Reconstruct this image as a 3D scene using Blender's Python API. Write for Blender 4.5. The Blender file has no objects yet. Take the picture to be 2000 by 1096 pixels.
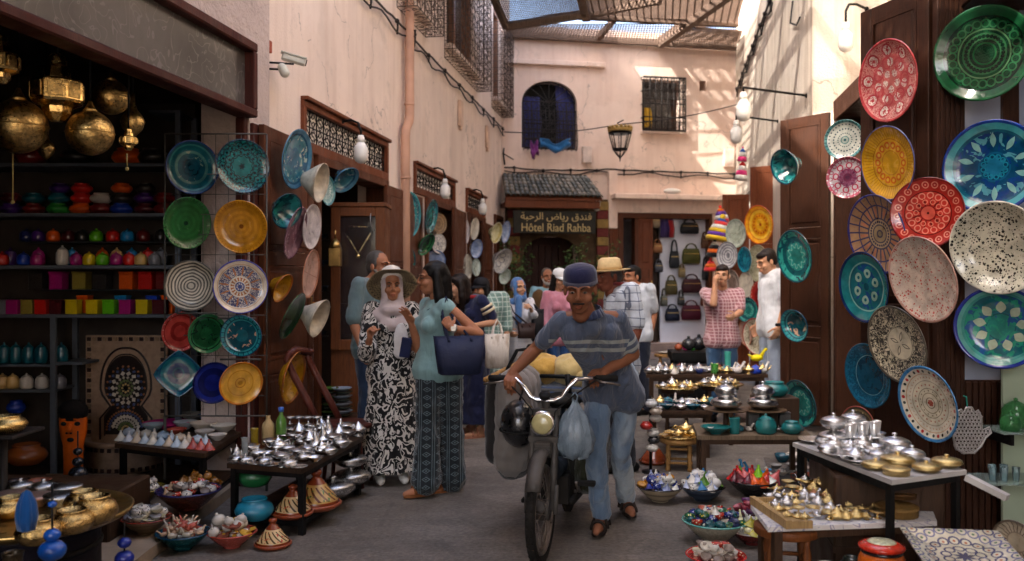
import bpy,bmesh,math,random
from math import pi,sin,cos,radians,sqrt,atan2
from mathutils import Vector,Matrix,Euler,Quaternion
scene = bpy.context.scene
COL = scene.collection
random.seed(7)
# ------------------------------------------------------------------ camera
FPX,CH,HOR = 1700.0,1.5,548.0          # focal length in photo pixels,eye height,horizon row
cam_d = bpy.data.cameras.new('camera')
cam = bpy.data.objects.new('camera',cam_d)
COL.objects.link(cam)
cam.location = (0,0,CH)
cam.rotation_euler = (pi / 2,0,0)
cam_d.sensor_width = 36
cam_d.lens = FPX / 2000 * 36
cam_d.clip_start = 0.05
cam_d.clip_end = 400
cam_d.dof.use_dof = True
cam_d.dof.focus_distance = 4.9
cam_d.dof.aperture_fstop = 2.4
scene.camera = cam
# ------------------------------------------------------------------ sky and sun
SUN_TO = Vector((-0.80,-0.62,1.0)).normalized()
world = bpy.data.worlds.new('World')
scene.world = world
world.use_nodes = True
wn = world.node_tree
bg = wn.nodes['Background']
sky = wn.nodes.new('ShaderNodeTexSky')
sky.sky_type = 'NISHITA'
sky.sun_disc = False
sky.sun_elevation = math.asin(SUN_TO.z)
sky.sun_rotation = atan2(SUN_TO.x,SUN_TO.y)
sky.air_density = 0.8
sky.dust_density = 6.0
sky.ozone_density = 0.4
wn.links.new(sky.outputs[0],bg.inputs[0])
bg.inputs[1].default_value = 0.15
sd = bpy.data.lights.new('sun','SUN')
sun = bpy.data.objects.new('sun',sd)
COL.objects.link(sun)
sd.energy = 2.0
sd.angle = radians(0.5)
sd.color = (1,.94,.85)
sun.rotation_euler = (-SUN_TO).to_track_quat('-Z','Y').to_euler()
sun.location = SUN_TO * 60
scene.view_settings.view_transform = 'Standard'
scene.view_settings.look = 'None'
scene.view_settings.gamma = 1
scene.view_settings.use_curve_mapping = False
scene.view_settings.exposure = 3.15
scene.cycles.use_denoising = True
scene.cycles.max_bounces = 8
scene.cycles.diffuse_bounces = 5
scene.cycles.glossy_bounces = 3
scene.cycles.transparent_max_bounces = 12
scene.cycles.caustics_reflective = False
scene.cycles.caustics_refractive = False
scene.cycles.sample_clamp_indirect = 4
# ------------------------------------------------------------------ pixel -> place
def P(px,py,Y):
 return Vector(((px - 1000) / FPX * Y,Y,CH + (HOR - py) / FPX * Y))
def T(px,py,z=0.0):
 """point of the photo that lies on a horizontal surface at height z"""
 Y = FPX * (CH - z) / (py - HOR)
 return Vector(((px - 1000) / FPX * Y,Y,z))
YAW = math.atan(280 / 1700.0)              # the alley runs a little to the right of the view
RV = Vector((cos(YAW),-sin(YAW),0))      # across the alley (u)
AV = Vector((sin(YAW),cos(YAW),0))       # along the alley (v)
def UV(px,py,u):
 """(v,z) of a pixel on the vertical plane at lateral offset u"""
 t = (px - 1000) / FPX
 v = u * (cos(YAW) + sin(YAW) * t) / (cos(YAW) * t - sin(YAW))
 Y = -sin(YAW) * u + cos(YAW) * v
 return v,CH + (HOR - py) / FPX * Y
def W(u,v,z):
 return RV * u + AV * v + Vector((0,0,z))
BYAW = radians(10.5)
BX0,BY0 = -0.2,17.2
def BX(px,py,off=0.0):
 """(x,z) on the end wall of the alley; off = metres in front of it"""
 t = (px - 1000) / FPX
 c,s = cos(BYAW),sin(BYAW)
 ox,oy = BX0 + s * off,BY0 - c * off
 x = (oy * t - ox) / (c - s * t)
 Y = oy + s * x
 return x,CH + (HOR - py) / FPX * Y
# ------------------------------------------------------------------ materials
def srgb(*c):
 if len(c) == 1:
  h = c[0].lstrip('#')
  c = [int(h[i:i + 2],16) / 255 for i in (0,2,4)]
 return tuple(x / 12.92 if x <= .04045 else ((x + .055) / 1.055) ** 2.4 for x in c)
class NT:
 def __init__(s,name):
  s.m = bpy.data.materials.new(name)
  s.m.use_nodes = True
  s.t = s.m.node_tree
  s.b = s.t.nodes['Principled BSDF']
 def n(s,ty,**kw):
  nd = s.t.nodes.new(ty)
  for k,v in kw.items():
   setattr(nd,k,v)
  return nd
 def l(s,a,b):
  s.t.links.new(a,b)
 def put(s,sock,v):
  if hasattr(v,'is_output') or hasattr(v,'links'):
   s.l(v,sock)
  elif hasattr(sock.default_value,'__len__'):
   v = tuple(v)
   sock.default_value = v + (1,) * (len(sock.default_value) - len(v))
  else:
   sock.default_value = v
 def M(s,op,a,b=0.0,c=0.0):
  nd = s.n('ShaderNodeMath',operation=op)
  s.put(nd.inputs[0],a); s.put(nd.inputs[1],b); s.put(nd.inputs[2],c)
  return nd.outputs[0]
 def mix(s,f,a,b,mode='MIX'):
  nd = s.n('ShaderNodeMix',data_type='RGBA',blend_type=mode)
  s.put(nd.inputs[0],f); s.put(nd.inputs[6],a); s.put(nd.inputs[7],b)
  return nd.outputs[2]
 def obj(s):
  if not hasattr(s,'_o'):
   s._o = s.n('ShaderNodeTexCoord').outputs['Object']
  return s._o
 def mapped(s,scale):
  nd = s.n('ShaderNodeMapping')
  s.l(s.obj(),nd.inputs[0])
  nd.inputs[3].default_value = scale
  return nd.outputs[0]
 def noise(s,scale=5,detail=4,vec=None,rough=.55,dist=0.0):
  nd = s.n('ShaderNodeTexNoise')
  s.l(vec or s.obj(),nd.inputs['Vector'])
  nd.inputs['Scale'].default_value = scale
  nd.inputs['Detail'].default_value = detail
  nd.inputs['Roughness'].default_value = rough
  nd.inputs['Distortion'].default_value = dist
  return nd.outputs[0]
 def ramp(s,f,stops,interp='LINEAR'):
  nd = s.n('ShaderNodeValToRGB')
  cr = nd.color_ramp
  cr.interpolation = interp
  while len(cr.elements) < len(stops):
   cr.elements.new(0.5)
  for e,(p,c) in zip(cr.elements,stops):
   e.position = p
   e.color = tuple(c) + (1,) if len(c) == 3 else c
  s.put(nd.inputs[0],f)
  return nd.outputs[0]
 def bump(s,h,dist=.01,strength=.6):
  nd = s.n('ShaderNodeBump')
  s.l(h,nd.inputs['Height'])
  nd.inputs['Distance'].default_value = dist
  nd.inputs['Strength'].default_value = strength
  s.l(nd.outputs[0],s.b.inputs['Normal'])
_MC = {}
def mat(col,rough=.6,metal=0.0,var=.18,scale=7,bump=0.0,bscale=60,coat=0.0,stretch=None,dirt=0.0,name='paint',trans=0.0,sheen=0.0,sss=0.0,alpha=1.0,ior=None):
 if isinstance(col,str):
  col = srgb(col)
 key = (tuple(round(c,4) for c in col),rough,metal,var,scale,bump,bscale,coat,stretch,dirt,trans,sheen,sss,alpha)
 if key in _MC:
  return _MC[key]
 k = NT(name)
 vec = k.mapped(stretch) if stretch else k.obj()
 f = k.noise(scale,5,vec)
 lo = tuple(c * (1 - var) for c in col)
 hi = tuple(min(1,c * (1 + var)) for c in col)
 c = k.ramp(f,[(.3,lo),(.7,hi)])
 if dirt:
  d = k.ramp(k.noise(2.3,6),[(.45,(0,0,0)),(.75,(1,1,1))])
  c = k.mix(k.M('MULTIPLY',d,dirt),c,tuple(x * .35 + .01 for x in col))
 k.put(k.b.inputs['Base Color'],c)
 r = k.ramp(k.noise(scale * 2.1,3,vec),[(.3,(max(.03,rough - .08),) * 3),(.7,(min(1,rough + .1),) * 3)])
 k.l(r,k.b.inputs['Roughness'])
 k.b.inputs['Metallic'].default_value = metal
 k.b.inputs['Specular IOR Level'].default_value = .5 if rough < .45 else .2
 k.b.inputs['Coat Weight'].default_value = coat
 k.b.inputs['Coat Roughness'].default_value = .12
 if trans:
  k.b.inputs['Transmission Weight'].default_value = trans
  k.b.inputs['IOR'].default_value = ior or 1.3
 if sheen:
  k.b.inputs['Sheen Weight'].default_value = sheen
 if sss:
  k.b.inputs['Subsurface Weight'].default_value = sss
  k.b.inputs['Subsurface Radius'].default_value = (.02,.008,.004)
  k.b.inputs['Subsurface Scale'].default_value = .4
 if alpha < 1:
  k.b.inputs['Alpha'].default_value = alpha
 if bump:
  k.bump(k.noise(bscale,4,vec),bump)
 _MC[key] = k.m
 return k.m
def wood(col,name='wood',dark=.40,scale=9,rough=.5,coat=.06):
 key = ('w',tuple(col),dark,scale,rough,coat)
 if key in _MC:
  return _MC[key]
 k = NT(name)
 v = k.mapped((6,6,.5))
 g = k.noise(scale,6,v,.65,1.5)
 c = k.ramp(g,[(.25,tuple(x * dark for x in col)),(.5,col),(.8,tuple(x * 1.35 for x in col))])
 c = k.mix(k.ramp(k.noise(1.7,4),[(.4,(0,0,0)),(.8,(.55,.55,.55))]),c,tuple(x * .4 for x in col))
 k.put(k.b.inputs['Base Color'],c)
 k.l(k.ramp(k.noise(5,4),[(.3,(rough - .12,) * 3),(.7,(rough + .2,) * 3)]),k.b.inputs['Roughness'])
 k.b.inputs['Specular IOR Level'].default_value = .22
 k.b.inputs['Coat Weight'].default_value = coat * .3
 k.b.inputs['Coat Roughness'].default_value = .3
 k.bump(g,.004,.5)
 _MC[key] = k.m
 return k.m
def cloth(col,name='cloth',weave=260,fold=.02,var=.12,rough=.9,extra=None,fscale=7):
 """fabric: weave and soft folds in the bump; extra(k,col_socket) may repaint with a printed pattern"""
 k = NT(name)
 if isinstance(col,str):
  col = srgb(col)
 f = k.noise(9,5)
 c = k.ramp(f,[(.3,tuple(x * (1 - var) for x in col)),(.7,tuple(min(1,x * (1 + var)) for x in col))])
 if extra:
  c = extra(k,c)
 k.put(k.b.inputs['Base Color'],c)
 k.b.inputs['Roughness'].default_value = rough
 k.b.inputs['Sheen Weight'].default_value = .25
 k.b.inputs['Specular IOR Level'].default_value = .25
 h = k.M('ADD',k.noise(fscale,3,k.mapped((1.6,1.6,.55)),.5,.8),k.M('MULTIPLY',k.noise(weave,2),.06))
 k.bump(h,fold,1.0)
 return k.m
def glaze(ramp,R,extras=(),rough=.16,wob=.032,name='glazed_ceramic',metal=0.0):
 """painted pottery: rings,petals,dots,spokes and specks in polar coordinates about the object's own axis"""
 k = NT(name)
 sep = k.n('ShaderNodeSeparateXYZ')
 k.l(k.obj(),sep.inputs[0])
 x,y = sep.outputs[0],sep.outputs[1]
 r = k.M('DIVIDE',k.M('SQRT',k.M('ADD',k.M('MULTIPLY',x,x),k.M('MULTIPLY',y,y))),R)
 r = k.M('ADD',r,k.M('MULTIPLY',k.M('SUBTRACT',k.noise(9 / R * .15,2),.5),wob * 2))
 th = k.M('ARCTAN2',y,x)
 c = k.ramp(k.M('MULTIPLY',r,.96),[(p * .96,srgb(q) if isinstance(q,str) else q) for p,q in ramp],'CONSTANT')
 def loc(n,ph=0.0):     # angular offset (radians) from the nearest of n spokes
  fr = k.M('FRACT',k.M('ADD',k.M('MULTIPLY',th,n / (2 * pi)),ph + 20.0))
  return k.M('MULTIPLY',k.M('SUBTRACT',fr,.5),2 * pi / n)
 def ring(r0,r1):
  return k.M('MULTIPLY',k.M('GREATER_THAN',r,r0),k.M('LESS_THAN',r,r1))
 for e in extras:
  kind,colr = e[0],e[1]
  colr = srgb(colr) if isinstance(colr,str) else colr
  if kind == 'dots':
   n,rc,s_ = e[2:5]
   ph = e[5] if len(e) > 5 else 0
   a = k.M('MULTIPLY',loc(n,ph),rc)
   d = k.M('SQRT',k.M('ADD',k.M('MULTIPLY',a,a),k.M('POWER',k.M('ABSOLUTE',k.M('SUBTRACT',r,rc)),2)))
   f = k.M('LESS_THAN',d,s_)
  elif kind == 'loops':
   n,rc,s_,w = e[2:6]
   a = k.M('MULTIPLY',loc(n),rc)
   d = k.M('SQRT',k.M('ADD',k.M('MULTIPLY',a,a),k.M('POWER',k.M('ABSOLUTE',k.M('SUBTRACT',r,rc)),2)))
   f = k.M('LESS_THAN',k.M('ABSOLUTE',k.M('SUBTRACT',d,s_)),w)
  elif kind == 'rays':
   n,r0,r1,w = e[2:6]
   f = k.M('MULTIPLY',k.M('LESS_THAN',k.M('ABSOLUTE',k.M('MULTIPLY',loc(n),r)),w),ring(r0,r1))
  elif kind == 'petal':
   n,r0,r1,w = e[2:6]
   ph = e[6] if len(e) > 6 else 0
   prof = k.M('SINE',k.M('MULTIPLY',k.M('SUBTRACT',r,r0),pi / (r1 - r0)))
   f = k.M('MULTIPLY',k.M('LESS_THAN',k.M('ABSOLUTE',k.M('MULTIPLY',loc(n,ph),r)),k.M('MULTIPLY',prof,w)),ring(r0,r1))
  elif kind == 'wave':
   n,rc,amp,w = e[2:6]
   f = k.M('LESS_THAN',k.M('ABSOLUTE',k.M('SUBTRACT',k.M('SUBTRACT',r,rc),k.M('MULTIPLY',k.M('SINE',k.M('MULTIPLY',th,float(n))),amp))),w)
  elif kind == 'speck':
   sc,th_,r0,r1 = e[2:6]
   nd = k.n('ShaderNodeTexVoronoi',feature='F1')
   k.l(k.obj(),nd.inputs['Vector'])
   nd.inputs['Scale'].default_value = sc
   nd.inputs['Randomness'].default_value = 1
   rnd = k.n('ShaderNodeSeparateColor')
   k.l(nd.outputs['Color'],rnd.inputs[0])
   f = k.M('LESS_THAN',nd.outputs['Distance'],k.M('MULTIPLY',rnd.outputs[0],th_))
   f = k.M('MULTIPLY',f,ring(r0,r1))
  elif kind == 'blot':
   sc,th_,r0,r1 = e[2:6]
   f = k.M('MULTIPLY',k.M('GREATER_THAN',k.noise(sc,3,None,.5,1.2),th_),ring(r0,r1))
  elif kind == 'scroll':
   sc,w,r0,r1 = e[2:6]
   f = k.M('MULTIPLY',k.M('LESS_THAN',k.M('ABSOLUTE',k.M('SUBTRACT',k.noise(sc,1,None,.4,2.5),.5)),w),ring(r0,r1))
  c = k.mix(f,c,colr)
 # hand-painted unevenness of the glaze
 v = k.ramp(k.noise(14,5),[(.25,(.50,.50,.50)),(.7,(1.05,1.05,1.05))])
 c = k.mix(1.0,c,v,'MULTIPLY')
 k.put(k.b.inputs['Base Color'],c)
 k.l(k.ramp(k.noise(25,3),[(.3,(max(.04,rough - .06),) * 3),(.7,(rough + .12,) * 3)]),k.b.inputs['Roughness'])
 k.b.inputs['Coat Weight'].default_value = .35
 k.b.inputs['Coat Roughness'].default_value = .08
 k.b.inputs['Metallic'].default_value = metal
 k.bump(k.noise(22,3),.004,.5)
 return k.m
# ------------------------------------------------------------------ mesh building
class MB:
 def __init__(s,M=None):
  s.v,s.f,s.mi,s.M,s.k,s.flat = [],[],[],M or Matrix(),0,[]
 def add(s,vs,fs,flat=False):
  o = len(s.v)
  M = s.M
  s.v += [M @ Vector(p) for p in vs]
  s.f += [tuple(i + o for i in f) for f in fs]
  s.mi += [s.k] * len(fs)
  s.flat += [flat] * len(fs)
  return s
 def box(s,c,d,R=None,bev=0.0):
  x,y,z = (q / 2 for q in d)
  R = R or Matrix()
  c = Vector(c)
  if bev:
   bm = bmesh.new()
   bmesh.ops.create_cube(bm,size=1)
   bmesh.ops.scale(bm,vec=d,verts=bm.verts)
   bmesh.ops.bevel(bm,geom=bm.edges[:],offset=bev,segments=1,affect='EDGES')
   bm.verts.index_update()
   vs = [c + (R @ v.co) for v in bm.verts]
   fs = [[v.index for v in f.verts] for f in bm.faces]
   bm.free()
   return s.add(vs,fs,True)
  vs = [c + R @ Vector((a * x,b * y,e * z)) for e in (-1,1) for a,b in ((-1,-1),(1,-1),(1,1),(-1,1))]
  return s.add(vs,[(3,2,1,0),(4,5,6,7),(0,1,5,4),(1,2,6,5),(2,3,7,6),(3,0,4,7)],True)
 def bx(s,a,b,bev=0.0):
  return s.box([(p + q) / 2 for p,q in zip(a,b)],[abs(q - p) for p,q in zip(a,b)],None,bev)
 def beam(s,a,b,w,h,up=(0,0,1)):
  a,b = Vector(a),Vector(b)
  d = b - a
  y = d.normalized()
  x = y.cross(Vector(up))
  if x.length < 1e-4:
   x = Vector((1,0,0))
  x.normalize()
  z = x.cross(y)
  return s.box((a + b) / 2,(w,d.length,h),Matrix((x,y,z)).transposed())
 def tube(s,pts,r,seg=6,caps=True,closed=False):
  pts = [Vector(p) for p in pts]
  n = len(pts)
  rs = r if hasattr(r,'__len__') else [r] * n
  vs,fs = [],[]
  t0 = (pts[1] - pts[0]).normalized()
  up = Vector((0,0,1)) if abs(t0.z) < .9 else Vector((1,0,0))
  x = t0.cross(up).normalized()
  for i,p in enumerate(pts):
   if closed:
    t = (pts[(i + 1) % n] - pts[i - 1]).normalized()
   else:
    t = (pts[min(i + 1,n - 1)] - pts[max(i - 1,0)])
    t = t.normalized() if t.length > 1e-9 else t0
   x = (x - t * x.dot(t))
   x = x.normalized() if x.length > 1e-6 else t.orthogonal().normalized()
   y = t.cross(x)
   for j in range(seg):
    a = 2 * pi * j / seg
    vs.append(p + (x * cos(a) + y * sin(a)) * rs[i])
  m = n if closed else n - 1
  for i in range(m):
   for j in range(seg):
    a,b = i * seg + j,i * seg + (j + 1) % seg
    c,d = ((i + 1) % n) * seg + (j + 1) % seg,((i + 1) % n) * seg + j
    fs.append((a,b,c,d))
  if caps and not closed:
   fs.append(tuple(range(seg - 1,-1,-1)))
   fs.append(tuple((n - 1) * seg + j for j in range(seg)))
  return s.add(vs,fs)
 def lathe(s,prof,seg=24,c=(0,0,0),R=None,sx=1.0,sy=1.0,lobe=0,lobea=0.0):
  c = Vector(c)
  R = R or Matrix()
  vs,fs = [],[]
  n = len(prof)
  for r,z in prof:
   for j in range(seg):
    a = 2 * pi * j / seg
    q = 1 + (lobea * cos(lobe * a) if lobe > 0 else 0) if lobe >= 0 else (abs(cos(a)) ** 1.25 + abs(sin(a)) ** 1.25) ** -.8
    vs.append(c + R @ Vector((r * q * cos(a) * sx,r * q * sin(a) * sy,z)))
  for i in range(n - 1):
   for j in range(seg):
    a,b = i * seg + j,i * seg + (j + 1) % seg
    fs.append((a,b,b + seg,a + seg))
  if prof[0][0] > 1e-5:
   fs.append(tuple(range(seg - 1,-1,-1)))
  if prof[-1][0] > 1e-5:
   fs.append(tuple((n - 1) * seg + j for j in range(seg)))
  return s.add(vs,fs)
 def ball(s,c,r,seg=12,rings=7,R=None):
  r = r if hasattr(r,'__len__') else (r,r,r)
  c = Vector(c)
  R = R or Matrix.Identity(3)
  vs = [c + R @ Vector((0,0,-r[2]))]
  for i in range(1,rings):
   p = pi * i / rings - pi / 2
   for j in range(seg):
    a = 2 * pi * j / seg
    vs.append(c + R @ Vector((r[0] * cos(p) * cos(a),r[1] * cos(p) * sin(a),r[2] * sin(p))))
  vs.append(c + R @ Vector((0,0,r[2])))
  fs = [(0,1 + (j + 1) % seg,1 + j) for j in range(seg)]
  for i in range(rings - 2):
   for j in range(seg):
    a,b = 1 + i * seg + j,1 + i * seg + (j + 1) % seg
    fs.append((a,b,b + seg,a + seg))
  l = len(vs) - 1
  o = 1 + (rings - 2) * seg
  fs += [(l,o + j,o + (j + 1) % seg) for j in range(seg)]
  return s.add(vs,fs)
 def cap(s,a,b,r0,r1=None,seg=10):
  """round-ended tapered limb"""
  r1 = r0 if r1 is None else r1
  a,b = Vector(a),Vector(b)
  d = (b - a)
  if d.length < 1e-6:
   return s.ball(a,r0,seg,6)
  t = d.normalized()
  pts,rs = [],[]
  for q in (85,60,30):
   pts.append(a - t * r0 * sin(radians(q))); rs.append(r0 * cos(radians(q)))
  pts += [a,b]; rs += [r0,r1]
  for q in (30,60,85):
   pts.append(b + t * r1 * sin(radians(q))); rs.append(r1 * cos(radians(q)))
  return s.tube(pts,rs,seg)
 def prism(s,poly,z0,z1,R=None):
  R = R or Matrix()
  n = len(poly)
  vs = [R @ Vector((x,y,z0)) for x,y in poly] + [R @ Vector((x,y,z1)) for x,y in poly]
  fs = [tuple(range(n - 1,-1,-1)),tuple(range(n,2 * n))]
  fs += [(i,(i + 1) % n,n + (i + 1) % n,n + i) for i in range(n)]
  return s.add(vs,fs,True)
 def mesh(s,name):
  me = bpy.data.meshes.new(name)
  me.from_pydata([tuple(v) for v in s.v],[],s.f)
  me.polygons.foreach_set('use_smooth',[not q for q in s.flat])
  me.polygons.foreach_set('material_index',s.mi)
  return me
 def build(s,name,mats=None,parent=None,loc=None,rot=None):
  me = s.mesh(name)
  for m in (mats if isinstance(mats,(list,tuple)) else [mats]):
   if m:
    me.materials.append(m)
  me.update()
  return link(name,me,parent,loc,rot)
def link(name,me,parent=None,loc=None,rot=None):
 o = bpy.data.objects.new(name,me)
 COL.objects.link(o)
 if parent:
  o.parent = parent
 if loc is not None:
  o.location = loc
 if rot is not None:
  if isinstance(rot,(Quaternion,)):
   o.rotation_euler = rot.to_euler()
  elif isinstance(rot,Matrix):
   o.rotation_euler = rot.to_euler()
  else:
   o.rotation_euler = rot
 return o
def tag(o,label=None,cat=None,group=None,kind=None):
 if label: o['label'] = label
 if cat: o['category'] = cat
 if group: o['group'] = group
 if kind: o['kind'] = kind
 return o
def thing(name,label,cat,loc=(0,0,0),rot=(0,0,0),group=None):
 o = bpy.data.objects.new(name,None)
 o.empty_display_size = .1
 COL.objects.link(o)
 o.location = loc
 o.rotation_euler = rot
 return tag(o,label,cat,group)
KIDS = {}
def copy_tree(o,parent=None):
 c = o.copy()
 COL.objects.link(c)
 if parent:
  c.parent = parent
 for ch in list(o.children):
  copy_tree(ch,c)
 return c
def facing(n,spin=0.0):
 """rotation that turns local +Z to direction n"""
 return (Vector(n).normalized().to_track_quat('Z','Y').to_matrix().to_4x4() @ Matrix.Rotation(spin,4,'Z'))
def arc(c,r,a0,a1,n,ax='xz'):
 out = []
 for i in range(n + 1):
  a = a0 + (a1 - a0) * i / n
  p = [c[0],c[1],c[2]]
  i0,i1 = 'xyz'.index(ax[0]),'xyz'.index(ax[1])
  p[i0] += r * cos(a)
  p[i1] += r * sin(a)
  out.append(tuple(p))
 return out
ORD = ['first','second','third','fourth','fifth','sixth','seventh','eighth','ninth','tenth','eleventh','twelfth',
  'thirteenth','fourteenth','fifteenth','sixteenth','seventeenth','eighteenth','nineteenth','twentieth']
# shared materials
WOOD = wood((.100,.028,.009),'door_wood')
WOODD = wood((.036,.012,.005),'dark_wood')
WOODR = wood((.165,.045,.016),'red_wood')
WOODL = wood(srgb('#a07846'),'pale_wood',rough=.6,coat=0)
IRON = mat('#1d1b1b',.55,.6,.2,20,.001,name='black_iron')
IRONP = mat('#2a2625',.5,.0,.2,20,name='painted_iron')
SILVER = mat((.72,.71,.70),.16,1,.12,12,.0015,45,name='polished_silver')
BRASS = mat((.70,.47,.17),.24,1,.2,12,.002,50,name='brass')
BRASSD = mat((.50,.32,.11),.34,1,.35,10,.003,40,name='aged_brass')
CHROME = mat((.75,.75,.75),.12,1,.1,8,name='chrome')
WHITE = mat('#e4e0d8',.5,0,.05,8,name='white_paint')
CREAM = mat('#d8c9a4',.45,0,.12,8,name='cream')
BLACK = mat('#121212',.5,0,.2,12,name='black')
GREYM = mat('#6d7480',.5,.2,.1,9,name='grey_shelf_paint')
RUBBER = mat('#1b1a19',.85,0,.3,25,.002,120,name='rubber')
GLASSW = mat((.9,.95,.95),.03,0,0,5,trans=1.0,ior=1.45,name='clear_glass')
# ================================================================== SETTING
def plaster(name,col,stain,rough_scale=50,bump=.006,streak=True,sk=.55):
 k = NT(name)
 n1 = k.noise(.9,8,None,.62)
 c = k.ramp(n1,[(.3,tuple(x * .86 for x in col)),(.55,col),(.8,tuple(min(1,x * 1.1) for x in col))])
 if streak:
  s = k.ramp(k.noise(4,5,k.mapped((1.6,1.6,.12)),.6),[(.46,(0,0,0)),(.68,(sk,sk,sk))])
  c = k.mix(s,c,stain)
 p = k.ramp(k.noise(3.1,7,None,.7),[(.56,(0,0,0)),(.66,(.55,.55,.55))])
 c = k.mix(p,c,tuple(x * .72 for x in col))
 q = k.ramp(k.noise(.55,5,None,.6),[(.56,(0,0,0)),(.60,(.45,.45,.45))])
 c = k.mix(q,c,tuple(min(1,x * y) for x,y in zip(col,(1.08,1.12,1.16))))
 v = k.n('ShaderNodeTexVoronoi',feature='DISTANCE_TO_EDGE')
 dn = k.n('ShaderNodeTexNoise'); k.l(k.obj(),dn.inputs[0]); dn.inputs['Scale'].default_value = 2.2; dn.inputs['Detail'].default_value = 6
 mv = k.n('ShaderNodeVectorMath',operation='MULTIPLY_ADD'); k.l(dn.outputs['Color'],mv.inputs[0]); mv.inputs[1].default_value = (.9,.9,.9); k.l(k.obj(),mv.inputs[2])
 k.l(mv.outputs[0],v.inputs['Vector']); v.inputs['Scale'].default_value = .8
 cr = k.M('MULTIPLY',k.M('LESS_THAN',v.outputs[0],.006),k.M('GREATER_THAN',k.noise(.8,2),.5))
 c = k.mix(k.M('MULTIPLY',cr,.6),c,tuple(x * .4 for x in col))
 k.put(k.b.inputs['Base Color'],c)
 k.b.inputs['Roughness'].default_value = .92
 k.b.inputs['Specular IOR Level'].default_value = .2
 h = k.M('ADD',k.noise(rough_scale,5),k.M('MULTIPLY',k.noise(3,4),1.5))
 k.bump(h,bump,.9)
 return k.m
PLAST = plaster("pink_plaster",(.82,.675,.58),(.66,.51,.42))
PLASTB = plaster("rosy_plaster",(.80,.62,.52),(.66,.47,.38))
PLASTR = plaster("pale_plaster",(.60,.515,.43),(.38,.30,.23),sk=.85)
ROUGHC = plaster("roughcast",(.56,.455,.41),(.42,.33,.29),26,.02,False)
def ground_mat():
 k = NT('worn_stone_paving')
 c = k.ramp(k.noise(1.3,8,None,.62),[(.3,(.095,.080,.066)),(.5,(.150,.126,.105)),(.72,(.22,.185,.155))])
 st_ = k.ramp(k.noise(3,6,k.mapped((.35,2.2,1)),.65),[(.35,(.78,.78,.78)),(.65,(1.12,1.12,1.12))])
 c = k.mix(.8,c,st_,'MULTIPLY')
 sp = k.ramp(k.noise(38,4),[(.35,(.55,.55,.55)),(.65,(1.2,1.2,1.2))])
 c = k.mix(.75,c,sp,'MULTIPLY')
 v = k.n('ShaderNodeTexVoronoi',feature='DISTANCE_TO_EDGE')
 k.l(k.mapped((1,.7,1)),v.inputs['Vector'])
 v.inputs['Scale'].default_value = 1.3
 cr = k.M('LESS_THAN',v.outputs[0],.012)
 c = k.mix(k.M('MULTIPLY',k.M('MULTIPLY',cr,k.M('GREATER_THAN',k.noise(.7,2),.52)),.3),c,(.06,.052,.045))
 b = k.ramp(k.noise(3.7,5,None,.7),[(.62,(0,0,0)),(.70,(.6,.6,.6))])
 c = k.mix(b,c,(.25,.22,.19))
 k.put(k.b.inputs['Base Color'],c)
 k.l(k.ramp(k.noise(6,5),[(.3,(.5,) * 3),(.7,(.85,) * 3)]),k.b.inputs['Roughness'])
 k.bump(k.M('ADD',k.noise(55,4),k.M('MULTIPLY',k.noise(5,4),2.0)),.008,.8)
 return k.m
g = MB()
g.add([(-60,-40,0),(60,-40,0),(60,90,0),(-60,90,0)],[(0,1,2,3)],True)
tag(g.build('alley_ground',ground_mat()),kind='structure')
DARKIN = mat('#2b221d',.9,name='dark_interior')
BLUEIN = mat('#77809a',.85,name='blue_grey_interior')
def wall_cells(mb,a0,a1,z0,z1,holes,fn,depth):
 """wall with rectangular holes; fn(a,w,z) maps along/depth/height to a point; w from 0 (face) to depth"""
 xs = sorted({a0,a1} | {min(max(h[i],a0),a1) for h in holes for i in (0,1)})
 zs = sorted({z0,z1} | {min(max(h[i],z0),z1) for h in holes for i in (2,3)})
 solid = lambda i,j: 0 <= i < len(xs) - 1 and 0 <= j < len(zs) - 1 and not any(
  h[0] <= (xs[i] + xs[i + 1]) / 2 <= h[1] and h[2] <= (zs[j] + zs[j + 1]) / 2 <= h[3] for h in holes)
 for i in range(len(xs) - 1):
  for j in range(len(zs) - 1):
   if not solid(i,j):
    continue
   x,X,z,Z = xs[i],xs[i + 1],zs[j],zs[j + 1]
   mb.add([fn(x,0,z),fn(X,0,z),fn(X,0,Z),fn(x,0,Z)],[(0,1,2,3)],True)
   mb.add([fn(x,depth,z),fn(X,depth,z),fn(X,depth,Z),fn(x,depth,Z)],[(3,2,1,0)],True)
   for (di,dj,p,q) in ((-1,0,(x,z),(x,Z)),(1,0,(X,z),(X,Z)),(0,-1,(x,z),(X,z)),(0,1,(x,Z),(X,Z))):
    if not solid(i + di,j + dj):
     mb.add([fn(p[0],0,p[1]),fn(q[0],0,q[1]),fn(q[0],depth,q[1]),fn(p[0],depth,p[1])],[(0,1,2,3)],True)
def room(mb,x0,x1,y0,y1,z0,z1,t=.06,open_side=None):
 """five slabs round an interior; open_side in 'x0','x1','y0','y1'"""
 mb.bx((x0,y0,z0 - t),(x1,y1,z0))
 mb.bx((x0,y0,z1),(x1,y1,z1 + t))
 if open_side != 'x0': mb.bx((x0 - t,y0,z0),(x0,y1,z1))
 if open_side != 'x1': mb.bx((x1,y0,z0),(x1 + t,y1,z1))
 if open_side != 'y0': mb.bx((x0,y0 - t,z0),(x1,y0,z1))
 if open_side != 'y1': mb.bx((x0,y1,z0),(x1,y1 + t,z1))
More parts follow.
